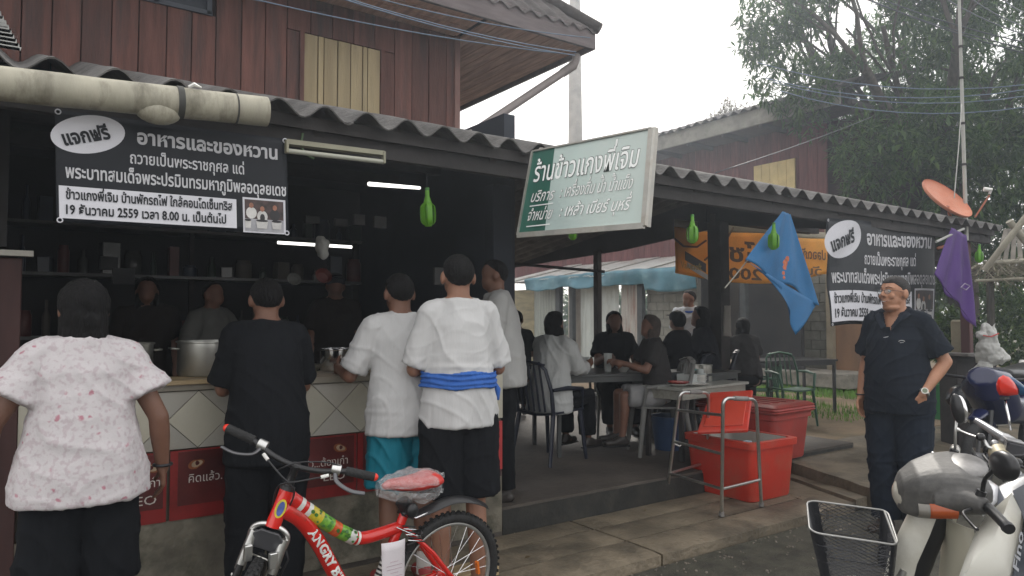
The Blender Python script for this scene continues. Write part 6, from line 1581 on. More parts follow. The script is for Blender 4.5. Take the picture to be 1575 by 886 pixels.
tc = nt.nodes.new('ShaderNodeTexCoord'); nt.links.new(tc.outputs['Object'], nz.inputs[0]); nt.links.new(nz.outputs[0], bp.inputs['Height']); nt.links.new(bp.outputs[0], b_.inputs['Normal'])
def bagf(a, b):
    an_ = a * 2 * math.pi; x = .385 - .34 * b; k = math.sin(math.pi * min(1, b * 1.02 + .06)) ** .5
    wy = (.035 + .075 * b) * k + .006; wz = .045 * k + .01 + .012 * b
    n = 1 + .25 * noise.noise(Vector((math.cos(an_) * 2.4, math.sin(an_) * 2.4 + b * 3, b * 7)))
    z = .772 + wz * math.sin(an_) * n - (.050 * b * (math.sin(an_) < 0))
    return (x, wy * math.cos(an_) * n, z)
MB().grid(bagf, 48, 24).build('plastic_wrap', bagm, bike, smooth=True)
# rear mudguard
def mg(a, b):
    ang = R(150 - 128 * a); r = WR + .045 + .05 * a * a; x = -.0 + r * math.cos(ang) * -1; 
    return (-(r) * math.cos(R(180) - ang) * 1.0 if False else -r * math.cos(math.pi - ang) , (b - .5) * (.052 + .02 * math.sin(a * 3)), WR + r * math.sin(ang) + .012 * (1 - (2 * b - 1) ** 2))
gp = smoothpath([(.27, 0, .665), (.21, 0, .64), (.13, 0, .652), (.02, 0, .675), (-.07, 0, .668), (-.15, 0, .642), (-.20, 0, .615)], 6)
def mgf(a, b):
    q = a * (len(gp) - 1); i = min(int(q), len(gp) - 2); c = gp[i].lerp(gp[i + 1], q - i); w_ = .018 + .022 * min(1, a * 2.5)
    return c + Vector((0, (b - .5) * 2 * w_, -.020 * (2 * b - 1) ** 2))
MB().sheet(mgf, 36, 8, (0, 0, -.003)).build('mudguard', bblk, bike, smooth=50)
MB().tube([(.26, 0, .70), (.235, 0, .655)], .03, 12).build('mudguard_clamp', bblk, bike, smooth=50)
MB().ell((.235, .045, .665), (.030, .022, .035), 14, 10).build('rear_reflector_mount', bblk, bike, smooth=True)
# cranks, chainwheel, brakes
for sd in (-1, 1):
    MB().bar(BBp + Vector((0, sd * .06, 0)), BBp + Vector((sd * .10, sd * .07, sd * .10)), .018, .012).build('crank', bblk, bike, bevel=.002)
    MB().box(BBp + Vector((sd * .10, sd * .12, sd * .10)), (.08, .09, .022)).build('pedal', bblk, bike, bevel=.003)
MB().tube([BBp + Vector((0, -.052, 0)), BBp + Vector((0, -.048, 0))], .085, 30).build('chain_wheel', bblk, bike, smooth=40)
for k in range(6): MB().tube([(.27 - .004 * k, .03 + .004 * k, .60 - .012 * k), (.22 - .01 * k, .055, .595 - .015 * k)], .0035, 5).build('brake_piece', chrome if k % 2 else bblk, bike, smooth=True)
MB().tube(smoothpath([(.30, .03, .60), (.24, .07, .57), (.19, .06, .545), (.17, .03, .56)]), .0028, 5).build('brake_cable', chrome, bike, smooth=True)
MB().box((.225, .035, .50), (.05, .012, .04), rz=.2).build('rear_brake', bblk, bike, bevel=.004)
MB().box((-.16, .028, WR + .02), (.012, .02, .06), ry=.2).build('spoke_reflector', mat('orange_reflector', (.6, .14, .02), .2, .1), bike)
# instruction card and striped sticker on the seat tube
card = MB().sheet(lambda a, b: (.385 - .115 * a - .02 * b, .055 + .012 * math.sin(a * 3 + b), .555 - .30 * b), 6, 8, (0, .0008, 0)).build('paper_card', mat('paper_white', (.62, .58, .60), .8, .05), bike, smooth=True)
ink = mat('faint_ink', (.45, .30, .36), .8, .2)
for k in range(9): MB().box((.325 - .004 * k * .3, .0685, .47 - .016 * k), (.075 if k % 3 else .04, .0006, .0018)).build('printed_line', ink, card)
def st(a0, a1, m):
    d = (BBp - SC_); MB().tube([SC_ + d * a0, SC_ + d * a1], .0218, 16, cap=False).build('sticker', m, bike, smooth=True)
st(.30, .42, cw); st(.36, .385, mat('pink_print', (.5, .12, .2), .4, .2))
for k in range(6): st(.46 + .05 * k, .485 + .05 * k, cw); st(.485 + .05 * k, .51 + .05 * k, bblk)
# front end, turned towards the street
ax_ = (HT - HB).normalized(); Qs = Matrix.Rotation(1.0112, 3, ax_)
def F(x, y, z): return HT + Qs @ (Vector((x, y, z)) - HT)
crown = F(.845, 0, .665)
MB().tube([F(.785, 0, .83), F(.780, 0, .845)], [.030, .028], 14).build('headset', bblk, bike, smooth=40)
MB().tube([F(.780, 0, .845), F(.772, 0, .875), F(.770, 0, .905), F(.775, 0, .935)], [.020, .016, .014, .020], 12).build('stem', bblk, bike, smooth=50)
barp = smoothpath([F(.72, .29, .96), F(.735, .20, .957), F(.765, .09, .935), F(.775, 0, .928), F(.765, -.09, .935), F(.735, -.20, .957), F(.72, -.29, .96)], 6)
MB().tube(barp, .0115, 12).build('handlebar', bblk, bike, smooth=True)
for sd in (-1, 1):
    a, b = F(.72, sd * .30, .961), F(.735, sd * .185, .955)
    n_ = 14; g_ = MB().tube([a.lerp(b, k / n_) for k in range(n_ + 1)], [.017 + .0015 * (k % 2) for k in range(n_ + 1)], 12).build('grip', rubber, bike, smooth=40)
    MB().ell(a, (.016, .016, .016), 12, 8).build('grip_end', mat('bright_red_plug', (.70, .04, .02), .3, .05), g_, smooth=True)
    c = F(.74, sd * .165, .953); MB().tube([c + (b - a).normalized() * .018 * 0, c + (b - a).normalized() * .035], .021, 14).build('brake_clamp', alu, bike, smooth=50)
    MB().tube(smoothpath([F(.755, sd * .15, .945), F(.785, sd * .17, .925), F(.80, sd * .23, .915), F(.79, sd * .285, .918)]), [(.009, .005)] * 25, 8).build('brake_lever', mat('lever_grey', (.12, .12, .125), .35, .1, metal=.5), bike, smooth=True)
    MB().tube([F(.775, sd * .13, .935), F(.79, sd * .105, .925)], .007, 8).build('barrel_adjuster', white_p, bike)
    MB().tube(smoothpath([F(.79, sd * .105, .925), F(.83, sd * .04, .905), F(.83, -sd * .03, .86), F(.80, -sd * .03, .76)]), .0035, 6).build('brake_cable', cable_m, bike, smooth=True)
MB().tube(smoothpath([F(.74, .17, .97), F(.76, .10, .975), F(.80, 0, .955), F(.80, -.06, .90)]), .003, 6).build('brake_cable', cable_m, bike, smooth=True)
fw = F(.965, 0, WR); 
for sd in (-1, 1):
    MB().tube([F(.842, sd * .058, .665), F(.868, sd * .060, .585), F(.885, sd * .060, .52)], .019, 12).build('fork_leg', alu, bike, smooth=50)
    MB().tube([F(.885, sd * .060, .54), F(.93, sd * .060, .40), F(.965, sd * .058, WR)], .0155, 12).build('fork_lower', bblk, bike, smooth=50)
    MB().box(F(.895, sd * .048, .60), (.03, .02, .06)).build('brake_arm', alu, bike, bevel=.003)
    for k in range(4): MB().ell(F(.90 + .012 * k, sd * .077, .50 - .035 * k), (.004, .004, .006), 6, 5).build('stanchion_dot', white_p, bike)
MB().tube(smoothpath([F(.842, -.066, .60), F(.838, -.070, .665), F(.838, -.045, .695), F(.836, 0, .702), F(.838, .045, .695), F(.838, .070, .665), F(.842, .066, .60)]), .010, 10).build('fork_crown', alu, bike, smooth=True)
MB().prism([F(.852, y, z) for y, z in ((-.055, .61), (-.060, .665), (-.035, .688), (.035, .688), (.060, .665), (.055, .61))], Qs @ Vector((.012, 0, 0))).build('number_plate', mat('dark_grey_plate', (.06, .06, .065), .3, .1), bike, bevel=.003)
MB().tube([F(.87, -.05, .585), F(.885, .02, .59), F(.88, .085, .57)], .0035, 6).build('brake_bridge_wire', steel, bike, smooth=True)
dirv = (F(1, 0, .5) - F(0, 0, .5)).normalized(); sidev = (F(0, 1, .5) - F(0, 0, .5)).normalized(); upv = dirv.cross(sidev)
wheel(bike, fw, Matrix((dirv, sidev, upv)).transposed(), 27)
MB().tube([F(.80, -.01, .74), F(.82, .05, .66), F(.86, .10, .60), F(.87, .09, .50)], .0035, 6).build('brake_cable', cable_m, bike, smooth=True)
MB().tube([(.05, .07, .28), (.02, .12, .14), (-.02, .17, .012)], .008, 8).build('kickstand', bblk, bike)

# ================================================================ pale scooter with the basket
sc = thing('scooter', 'weathered pale scooter with grey handlebar cowl and black mesh basket', 'scooter', (2.925, 1.292, -.07))
sc.rotation_euler = (-.18, 0, 2.1716); sc.scale = (.924,) * 3; WL[sc.name] = Vector()
cowl_m = mat('scuffed_grey_cowl', (.055, .053, .050), .52, .25, 5, .08, 60, dirt=(.15, .145, .135), dscale=8, damt=.45)
whp = mat('dirty_white_paint', (.56, .55, .49), .32, .08, 3, dirt=(.34, .31, .24), dscale=3, damt=.6)
beige = mat('yellowed_plastic', (.40, .38, .30), .5, .12, 4)
mb = MB()
def sring(x, ry, z0_, z1_, n=24, p=3.6, yc=0):
    out = []
    for k in range(n):
        a = 2 * math.pi * k / n; c, s_ = math.cos(a), math.sin(a)
        out.append((x + .0, yc + ry * abs(c) ** (2 / p) * (1 if c > 0 else -1), (z0_ + z1_) / 2 + (z1_ - z0_) / 2 * abs(s_) ** (2 / p) * (1 if s_ > 0 else -1)))
    return out
rg = [sring(.205, .055, .865, .955), sring(.19, .085, .850, .985), sring(.14, .125, .845, 1.025), sring(.07, .155, .855, 1.055), sring(.0, .175, .890, 1.060), sring(-.06, .185, .93, 1.045), sring(-.09, .15, .95, 1.02)]
n = 24; vs = [p for r_ in rg for p in r_]; fs = [(i * n + k, i * n + (k + 1) % n, (i + 1) * n + (k + 1) % n, (i + 1) * n + k) for i in range(len(rg) - 1) for k in range(n)]
fs += [tuple(range(n - 1, -1, -1)), tuple((len(rg) - 1) * n + k for k in range(n))]
mb.add(vs, fs)
for sd in (-1, 1): mb.tube([(.06, sd * .12, .945), (-.01, sd * .19, .975), (-.045, sd * .245, .985)], [(.060, .055), (.045, .045), (.026, .028)], 14)
remesh(mb, 'handlebar_cowl', cowl_m, sc, .006, smooth_it=1)
MB().ell((.152, 0, .912), (.068, .098, .070), 24, 14).build('headlamp', mat('headlamp_glass', (.36, .34, .29), .12, .08, 5), sc, smooth=True)
for sd in (-1, 1):
    MB().sheet(lambda a, b: (.115 - .085 * a, sd * (.150 + .032 * a + .018 * math.sin(b * 3.1)), .885 + .022 * a + .055 * b), 8, 4, (0, sd * .008, 0)).build('turn_signal', mat('amber_lens', (.34, .07, .018), .2, .15, 4), sc, smooth=50)
    MB().sheet(lambda a, b: (.150 - .035 * a, sd * (.136 + .02 * a + .018 * math.sin(b * 3.1)), .880 + .008 * a + .052 * b), 3, 4, (0, sd * .008, 0)).build('turn_signal_clear', mat('dull_clear_lens', (.16, .15, .13), .2, .1), sc, smooth=50)
MB().ell((-.03, 0, 1.040), (.075, .12, .028), 22, 12, Euler((0, .12, 0)).to_matrix()).build('dash_cover', mat('shiny_dash', (.16, .155, .15), .4, .4, 12, dirt=(.03, .03, .03), dscale=9), sc, smooth=True)
for sd, m in ((1, bblk), (-1, mat('worn_silver_grip', (.45, .44, .41), .4, .25, 30, metal=.6))):
    a, b = Vector((-.05, sd * .245, .985)), Vector((-.075, sd * .375, .975)); n_ = 10
    MB().tube([a.lerp(b, k / n_) for k in range(n_ + 1)], [.017 + .001 * (k % 2) for k in range(n_ + 1)], 14).build('grip', m, sc, smooth=40)
    MB().tube([b, b + (b - a).normalized() * .014], [.021, .019], 14).build('bar_end', blk if sd == 1 else alu, sc, smooth=50)
    MB().tube(smoothpath([(.0, sd * .24, .97), (.03, sd * .27, .965), (.015, sd * .35, .955), (.01, sd * .37, .955)]), .006, 8).build('brake_lever', bblk if sd == 1 else alu, sc, smooth=True)
    MB().tube([(-.03, sd * .21, 1.0), (-.04, sd * .21, 1.03)], .017, 10).build('mirror_base', bblk, sc, smooth=50)
# mirrors
MB().tube(smoothpath([(-.04, .21, 1.02), (-.045, .215, 1.07), (-.05, .24, 1.10), (-.065, .27, 1.14)]), .008, 8).build('mirror_stem', bblk, sc, smooth=True)
MB().ell((-.085, .285, 1.155), (.030, .080, .052), 20, 12, Euler((.25, 0, .25)).to_matrix()).build('mirror', bblk, sc, smooth=True)
MB().tube([(-.04, -.21, 1.02), (-.045, -.23, 1.11), (-.05, -.235, 1.155)], .0055, 8).build('mirror_stem', alu, sc, smooth=True)
MB().ell((-.05, -.225, 1.20), (.022, .030, .062), 18, 12, Euler((.3, 0, .5)).to_matrix()).build('mirror', bblk, sc, smooth=True)
MB().ell((-.066, -.223, 1.20), (.012, .026, .056), 18, 12, Euler((.3, 0, .5)).to_matrix()).build('mirror_glass', chrome, sc, smooth=True)
# steering column, forks, fork cover, mudguard
MB().tube([(.02, 0, .92), (.07, 0, .80), (.13, 0, .60), (.18, 0, .40)], [.045, .05, .05, .03], 12).build('steering_column', bblk, sc, smooth=50)
def shell(name, prof, m, t_=.012):
    """prof: rows of (x, half width, z) down the front; a curved plate"""
    k = len(prof) - 1
    def fn(a, b):
        q = a * k; i = min(int(q), k - 1); f = q - i; p0, p1 = prof[i], prof[i + 1]; x, w_, z = [p0[j] + (p1[j] - p0[j]) * f for j in range(3)]
        y = (b - .5) * 2; return (x - .07 * abs(y) ** 2.2, y * w_, z)
    return MB().sheet(fn, k * 4, 12, (-t_, 0, 0)).build(name, m, sc, smooth=60)
shell('front_cover', [(.150, .055, .86), (.180, .075, .78), (.225, .085, .66), (.245, .085, .55), (.25, .06, .46)], whp)
shell('leg_shield', [(.045, .12, .84), (.035, .19, .74), (.04, .235, .60), (.05, .24, .45), (.02, .20, .33)], beige)
MB().sheet(lambda a, b: (-.02 - .5 * a, (b - .5) * .34, .30 + .0 * a), 4, 4, (0, 0, -.04)).build('footboard', bblk, sc)
mb = MB(); mb.tube([(-.45, 0, .33), (-.55, 0, .55), (-.70, 0, .62), (-1.05, 0, .62), (-1.2, 0, .60)], [(.10, .08), (.14, .14), (.15, .15), (.14, .14), (.06, .06)], 16, ups=(0, 0, 1)); remesh(mb, 'rear_body', whp, sc, .014)
mb = MB(); mb.tube([(-.48, 0, .72), (-.7, 0, .79), (-1.0, 0, .80), (-1.15, 0, .82)], [(.10, .03), (.14, .05), (.13, .05), (.09, .03)], 16, ups=(0, 0, 1)); remesh(mb, 'seat', bblk, sc, .014)
for cx_ in (.32, -.93):
    ring_ = [(cx_ + .20 * math.cos(a), 0, .255 + .20 * math.sin(a)) for a in [k * math.pi / 24 for k in range(48)]]
    wv = MB().tube(ring_, .048, 12, closed=True).build('tyre', rubber, sc, smooth=True)
    MB().tube([(cx_, -.03, .255), (cx_, .03, .255)], .15, 24).build('wheel_disc', alu, sc, smooth=40)
for sd in (-1, 1): MB().tube([(.18, sd * .06, .62), (.30, sd * .075, .30), (.32, sd * .075, .255)], .018, 10).build('fork_leg', alu, sc, smooth=50)
MB().sheet(lambda a, b: (.32 + .275 * math.cos(R(20 + 140 * a)), (b - .5) * .15, .255 + .275 * math.sin(R(20 + 140 * a)) - .03 * (2 * b - 1) ** 2), 16, 8, (0, 0, -.004)).build('front_mudguard', whp, sc, smooth=50)
# wire basket: rim, ribs and woven mesh
bk_ = MB()
x0_, x1_ = .215, .53; zt0, zt1 = .765, .785
def rimpt(a):
    """rounded rectangle, a in 0..1"""
    pts = []; r = .045; w_ = .155
    for cx_, cy_, a0 in ((x1_ - r, w_ - r, 0), (x0_ + r * .6, w_ - r, 90), (x0_ + r * .6, -w_ + r, 180), (x1_ - r, -w_ + r, 270)):
        for k in range(7):
            q = R(a0 + 90 * k / 6); pts.append((cx_ + r * math.cos(q) * (1 if cx_ > .4 else .6), cy_ + r * math.sin(q)))
    L_ = len(pts); q = a * L_; i = int(q) % L_; f = q - int(q); p0, p1 = pts[i], pts[(i + 1) % L_]; return p0[0] + (p1[0] - p0[0]) * f, p0[1] + (p1[1] - p0[1]) * f
def bpt(a, b):
    x, y = rimpt(a); cx_ = .40; k = 1 - .20 * b; zt = .765 + .02 * (x - x0_) / .33
    return Vector((cx_ + (x - cx_) * k - .02 * b, y * k, zt - .235 * b))
bas = MB().tube([bpt(k / 56, 0) for k in range(56)], .0042, 8, closed=True).build('basket', mat('basket_rim', (.28, .28, .27), .4, .1, metal=.4), sc, smooth=True)
MB().tube([bpt(.36, 0), bpt(.635, 0)], .0045, 6).build('basket_divider', MATS['basket_rim'], bas)
bm_ = mat('basket_wire', (.035, .036, .04), .4, .2); ms_ = MB()
NA, NB = 120, 26
for k in range(170):
    for dr in (-1, 1): ms_.tube([bpt((k / 170 + dr * .09 * q) % 1.0, q) for q in [j_ / 9 for j_ in range(10)]], .0019, 3, cap=False)
for j in (6, 14, 21): ms_.tube([bpt(k / 56, j / NB) for k in range(56)], .0022, 4, closed=True)
for k in range(28):
    y = -.12 + .24 * k / 27; ms_.tube([(x0_ + .03, y, .53), (x1_ - .06, y, .53)], .0011, 3, cap=False)
for k in range(36):
    x = x0_ + .03 + (x1_ - x0_ - .09) * k / 35; ms_.tube([(x, -.12, .53), (x, .12, .53)], .0011, 3, cap=False)
o = ms_.build('basket_mesh', bm_, bas, fixn=False); o['kind'] = 'stuff'
MB().tube([bpt(k / 56, 1) for k in range(56)], .004, 6, closed=True).build('basket_base_ring', bm_, bas, smooth=True)
MB().tube([(.25, .13, .54), (.36, .10, .515), (.50, .09, .51)], .012, 8).build('basket_bracket', mat('beige_tube', (.34, .32, .27), .5, .2), sc, smooth=True)
MB().tube([(.36, .10, .515), (.25, .0, .53)], .012, 8).build('basket_bracket', MATS['beige_tube'], sc, smooth=True)
mb = MB()
for k in range(7):
    a = k * .9; c = Vector((.27, .14, .57)); d = Vector((math.cos(a) * .6, math.sin(a), .3 + .3 * math.sin(a * 2))).normalized(); s_ = d.cross(Vector((0, 0, 1))).normalized() * .006
    mb.add([c, c + d * .02 + s_, c + d * .035, c + d * .02 - s_], [(0, 1, 2, 3)])
mb.build('stuck_leaf', lm, bas, fixn=False)

# ================================================================ second bike: white panels, silver bar, red and blue mirror
mb2 = thing('motorbike', 'white motorbike with silver handlebar and red and blue mirror at the right edge', 'motorbike', tuple(atZ(1620, 900, -.07)))
def plate(name, pix, d0, thick, m, parent=mb2, bulge=.03, bev=.004):
    """a curved body panel: outline at real distances, pushed to real thickness"""
    P = [atD(u, v, d0 if len(q) < 1 else q[0]) for u, v, *q in pix]
    c = sum(P, Vector()) / len(P); view = (c - O).normalized(); MBx = MB()
    ring1 = P; ring2 = [p.lerp(c, .35) - view * bulge for p in P]; n = len(P)
    back = [p + view * thick for p in P]
    vs = ring1 + ring2 + [c - view * bulge * 1.25] + back
    fs = [(i, (i + 1) % n, n + (i + 1) % n, n + i) for i in range(n)] + [(n + i, n + (i + 1) % n, 2 * n) for i in range(n)] + [(2 * n + 1 + i, 2 * n + 1 + (i + 1) % n, (i + 1) % n, i) for i in range(n)] + [tuple(2 * n + 1 + i for i in range(n))]
    MBx.add(vs, fs); return MBx.build(name, m, parent, smooth=50, bevel=0)
body = plate('leg_shield', [(1556, 758, 2.45), (1572, 790, 2.42), (1568, 830, 2.38), (1558, 900, 2.3), (1470, 900, 2.3), (1484, 860, 2.35), (1500, 820, 2.42), (1520, 790, 2.48)], 2.4, .05, whp, bulge=.045)
plate('shield_edge', [(1557, 755, 2.5), (1575, 745, 2.5), (1620, 760, 2.4), (1620, 900, 2.2), (1553, 900, 2.28), (1566, 850, 2.36), (1574, 800, 2.42)], 2.4, .04, mat('dark_trim', (.03, .035, .045), .3, .2), bulge=.01)
_o = atD(1566, 880, 2.24); text_obj('lettering', 'Fino', _o, (atD(1577, 800, 2.3) - _o), (atD(1545, 880, 2.24) - _o), .028, mat('grey_script', (.30, .31, .33), .4, .05), mb2, width=.13, shear=.3, embolden=.02)
plate('head_lamp', [(1497, 765, 2.7), (1505, 742, 2.75), (1522, 738, 2.78), (1536, 748, 2.75), (1534, 772, 2.7), (1512, 795, 2.62)], 2.7, .09, mat('gloss_white', (.70, .70, .72), .1, .05, coat=1), bulge=.03)
plate('side_panel', [(1536, 748, 2.8), (1575, 728, 2.8), (1620, 740, 2.7), (1620, 758, 2.7), (1575, 748, 2.75), (1534, 778, 2.7)], 2.7, .06, mat('slate_panel', (.10, .11, .13), .3, .15), bulge=.015)
ba, bb = atD(1502, 647, 3.35), atD(1545, 674, 3.15)
silver = mat('worn_silver', (.42, .42, .43), .35, .2, 20, metal=.7)
MB().tube([ba, ba.lerp(bb, .2), bb], [.013, .016, .020], 14).build('grip', silver, mb2, smooth=50)
MB().tube([bb, atD(1560, 683, 3.1), atD(1600, 700, 3.0)], [.024, .024, .018], 12).build('handlebar', silver, mb2, smooth=50)
MB().tube(smoothpath([atD(1474, 661, 3.3), atD(1490, 668, 3.25), atD(1512, 676, 3.15), atD(1522, 688, 3.1), atD(1545, 692, 3.08)]), [(.008, .005)] * 33, 8).build('brake_lever', alu, mb2, smooth=True)
MB().ell(atD(1474, 661, 3.3), (.009, .009, .009), 10, 8).build('lever_ball', alu, mb2, smooth=True)
c = atD(1560, 690, 3.05); MB().box(c, (.09, .07, .06), rz=.5, rx=.2).build('brake_reservoir', mat('reservoir_dark', (.035, .035, .04), .3, .1), mb2, bevel=.008)
MB().box(c + Vector((0, 0, .034)), (.085, .066, .01), rz=.5, rx=.2).build('reservoir_cap', silver, mb2, bevel=.003)
MB().tube([atD(1537, 697, 3.1), atD(1543, 706, 3.02)], [.042, .035], 20).build('horn', mat('brass_grey', (.36, .32, .22), .5, .2, 10, metal=.3), mb2, smooth=50)
MB().ell(atD(1543, 706, 3.02), (.036, .036, .036), 18, 12).build('round_lamp', mat('amber_grey_lamp', (.34, .29, .16), .3, .15, 8), mb2, smooth=True)
for k, (u, v, r_) in enumerate(((1520, 690, .02), (1530, 682, .016), (1508, 672, .018), (1550, 718, .022), (1565, 712, .02), (1562, 730, .025))): MB().ell(atD(u, v, 3.15), (r_ * 1.3, r_, r_), 12, 8).build('bracket_part', silver if k % 2 else bblk, mb2, smooth=True)
for a, b, m in (((1552, 722), (1562, 733), MATS['bright_red_plug']), ((1562, 733), (1590, 745), MATS['bright_red_plug']), ((1545, 712), (1580, 720), cable_m), ((1512, 700), (1545, 740), cable_m), ((1520, 705), (1580, 700), cable_m)):
    MB().tube([atD(*a, 2.95), atD(*b, 2.85)], .006, 6).build('cable', m, mb2, smooth=True)
MB().tube([atD(1555, 662, 3.1), atD(1551, 640, 3.12), atD(1545, 612, 3.15)], .0055, 8).build('mirror_stem', chrome, mb2, smooth=True)
plate('mirror', [(1533, 600), (1532, 591), (1536, 581), (1543, 577), (1552, 580), (1560, 588), (1566, 599), (1566, 607), (1552, 609), (1537, 608)], 3.15, .05, mat('glossy_red', (.62, .025, .012), .18, .05), bulge=.022)
plate('mirror_blue_half', [(1549, 579), (1558, 580), (1569, 588), (1580, 597), (1590, 603), (1586, 608), (1567, 608), (1565, 598), (1558, 588)], 3.19, .05, mat('glossy_blue', (.015, .06, .13), .15, .2, 3), bulge=.018)
MB().box(atD(1545, 612, 3.15), (.05, .02, .012)).build('mirror_foot', bblk, mb2)
rv = Vector((math.cos(YAW), -math.sin(YAW), 0)); c0_ = atD(1525, 830, 2.5); gz = lambda k, z: Vector((c0_.x + rv.x * k, c0_.y + rv.y * k, z))
for k in (-.02, 1.18):
    cc = gz(k, .175); MB().tube([cc + rv * .20 * math.cos(2 * math.pi * q / 40) + Vector((0, 0, .20 * math.sin(2 * math.pi * q / 40))) for q in range(40)], .045, 12, closed=True).build('tyre', rubber, mb2, smooth=True)
    MB().lathe(cc, [(.001, -.03), (.15, -.03), (.15, .03), (.001, .03)], 24, axis=Vector((-rv.y, rv.x, 0))).build('wheel_disc', alu, mb2, smooth=40)
mb = MB(); mb.tube([gz(.22, .30), gz(.45, .30), gz(.60, .50), gz(.85, .58), gz(1.35, .60)], [(.10, .05), (.12, .07), (.15, .13), (.15, .14), (.07, .07)], 16, ups=(0, 0, 1)); remesh(mb, 'rear_body', whp, mb2, .014)
mb = MB(); mb.tube([gz(.58, .68), gz(.85, .74), gz(1.2, .78)], [(.10, .03), (.14, .05), (.10, .03)], 14, ups=(0, 0, 1)); remesh(mb, 'seat', bblk, mb2, .014)
# the far blue motorcycle
mb3 = thing('motorbike', 'dark blue motorbike with spoked front wheel parked beyond the pale scooter', 'motorbike', tuple(atZ(1500, 745, -.07)))
wc = atD(1503, 706, 5.4); wdv = (atD(1560, 680, 5.9) - wc); wdv.z = 0; wdv.normalize()
fwd = Vector((-.55, -.84, 0)).normalized() if False else wdv
sidew = Vector((-fwd.y, fwd.x, 0))
circ = lambda r, n, y=0: [wc + fwd * r * math.cos(2 * math.pi * k / n) + Vector((0, 0, 1)) * r * math.sin(2 * math.pi * k / n) + sidew * y for k in range(n)]
MB().tube(circ(.235, 48), .038, 12, closed=True).build('tyre', rubber, mb3, smooth=True)
MB().tube(circ(.185, 40), [(.012, .02)] * 40, 8, closed=True).build('rim', mat('dull_rim', (.2, .2, .2), .4, .2, metal=.6), mb3, smooth=True)
MB().tube([wc - sidew * .05, wc + sidew * .05], .05, 16).build('hub', silver, mb3, smooth=40)
for k in range(5):
    a = k * 2 * math.pi / 5; MB().tube([wc, wc + fwd * .18 * math.cos(a) + Vector((0, 0, .18 * math.sin(a)))], .016, 6).build('wheel_spoke', MATS['dull_rim'], mb3)
MB().tube([wc + sidew * .06, wc + sidew * .06 + fwd * .13 + Vector((0, 0, .36))], .018, 10).build('fork_leg', bblk, mb3, smooth=50)
MB().tube([wc - sidew * .06, wc - sidew * .06 + fwd * .13 + Vector((0, 0, .36))], .018, 10).build('fork_leg', bblk, mb3, smooth=50)
blu = mat('deep_blue_paint', (.006, .010, .055), .2, .2, 4, coat=.4)
mb = MB(); mb.tube([wc - fwd * .05 + Vector((0, 0, .30)), wc + fwd * .10 + Vector((0, 0, .34)), wc + fwd * .28 + Vector((0, 0, .22))], [(.05, .02), (.06, .035), (.05, .02)], 12, ups=(0, 0, 1)); remesh(mb, 'front_mudguard', blu, mb3, .012)
mb = MB(); mb.tube([wc + fwd * .12 + Vector((0, 0, .62)), wc + fwd * .25 + Vector((0, 0, .55)), wc + fwd * .45 + Vector((0, 0, .35)), wc + fwd * .9 + Vector((0, 0, .30)), wc + fwd * 1.3 + Vector((0, 0, .45))], [(.10, .08), (.19, .16), (.17, .14), (.14, .12), (.12, .12)], 16, ups=(0, 0, 1)); remesh(mb, 'body_fairing', blu, mb3, .016)
mb = MB(); mb.tube([wc + fwd * .5 + Vector((0, 0, .62)), wc + fwd * .8 + Vector((0, 0, .60)), wc + fwd * 1.2 + Vector((0, 0, .64))], [(.10, .05), (.13, .06), (.10, .05)], 14, ups=(0, 0, 1)); remesh(mb, 'seat', bblk, mb3, .016)
MB().tube([wc + fwd * .26 - sidew * .30 + Vector((0, 0, .60)), wc + fwd * .22 + Vector((0, 0, .58)), wc + fwd * .26 + sidew * .30 + Vector((0, 0, .60))], .014, 10).build('handlebar', bblk, mb3, smooth=50)
rc = wc + fwd * 1.25; MB().tube([rc + fwd * .235 * math.cos(2 * math.pi * k / 40) + Vector((0, 0, .235 * math.sin(2 * math.pi * k / 40))) for k in range(40)], .038, 10, closed=True).build('tyre', rubber, mb3, smooth=True)
mb = MB(); c = atD(1490, 612, 6.2); mb.ell(c, (.22, .16, .13), 16, 10); mb.ell(c + Vector((.15, -.1, -.05)), (.16, .14, .12), 14, 8)
o = remesh(mb, 'cargo_bag', mat('black_bag_plastic', (.015, .016, .02), .25, .2, 5, .3, 10), None, .014, disp=lambda p: .02 * noise.noise(p * 9)); o.name = 'black_bag'; tag(o, 'black plastic bag on the far motorbike behind the red mirror', 'bag')

# ================================================================ things at the right: bin, stand, bags, pot, basin
gb = thing('green_bin', 'round green plastic bin behind the man in the black polo shirt', 'bin', tuple(atZ(1446, 655, .02))); WL[gb.name] = Vector()
greenp = mat('green_bin_plastic', (.025, .15, .05), .4, .12, 4)
gb.location = atZ(1456, 652, .02); gs = 1.0
MB().lathe((0, 0, 0), [(.001, 0), (.22, 0), (.245, .02), (.27, .50), (.285, .51), (.285, .53), (.262, .53)], 32).build('bin_body', greenp, gb, smooth=40)
MB().lathe((0, 0, .53), [(.262, 0), (.25, .05), (.20, .09), (.10, .115), (.001, .12)], 32).build('lid', greenp, gb, smooth=50)
st_ = thing('dark_stand', 'dark plank stand beside the green bin holding hanging plastic bags', 'stand', tuple(atD(1480, 640, 7.6)))
pa, pb = atD(1445, 544, 7.8), atD(1512, 546, 7.2); mid_ = (pa + pb) / 2
MB().bar(pa, pb, .34, .03).build('shelf', mat('grey_plank', (.16, .15, .14), .7, .2), st_, bevel=.003)
MB().box((mid_.x + .1, mid_.y - .02, mid_.z / 2), (.42, .30, mid_.z - .06), rz=-.6).build('cabinet', darkwood, st_, bevel=.006)
bagw = mat('white_bag_film', (.58, .58, .55), .45, .1, 6, .5, 20, transl=.3)
pb_ = thing('plastic_bags', 'bunch of knotted white plastic bags hanging beside the stand', 'bags', tuple(atD(1521, 545, 6.9)))
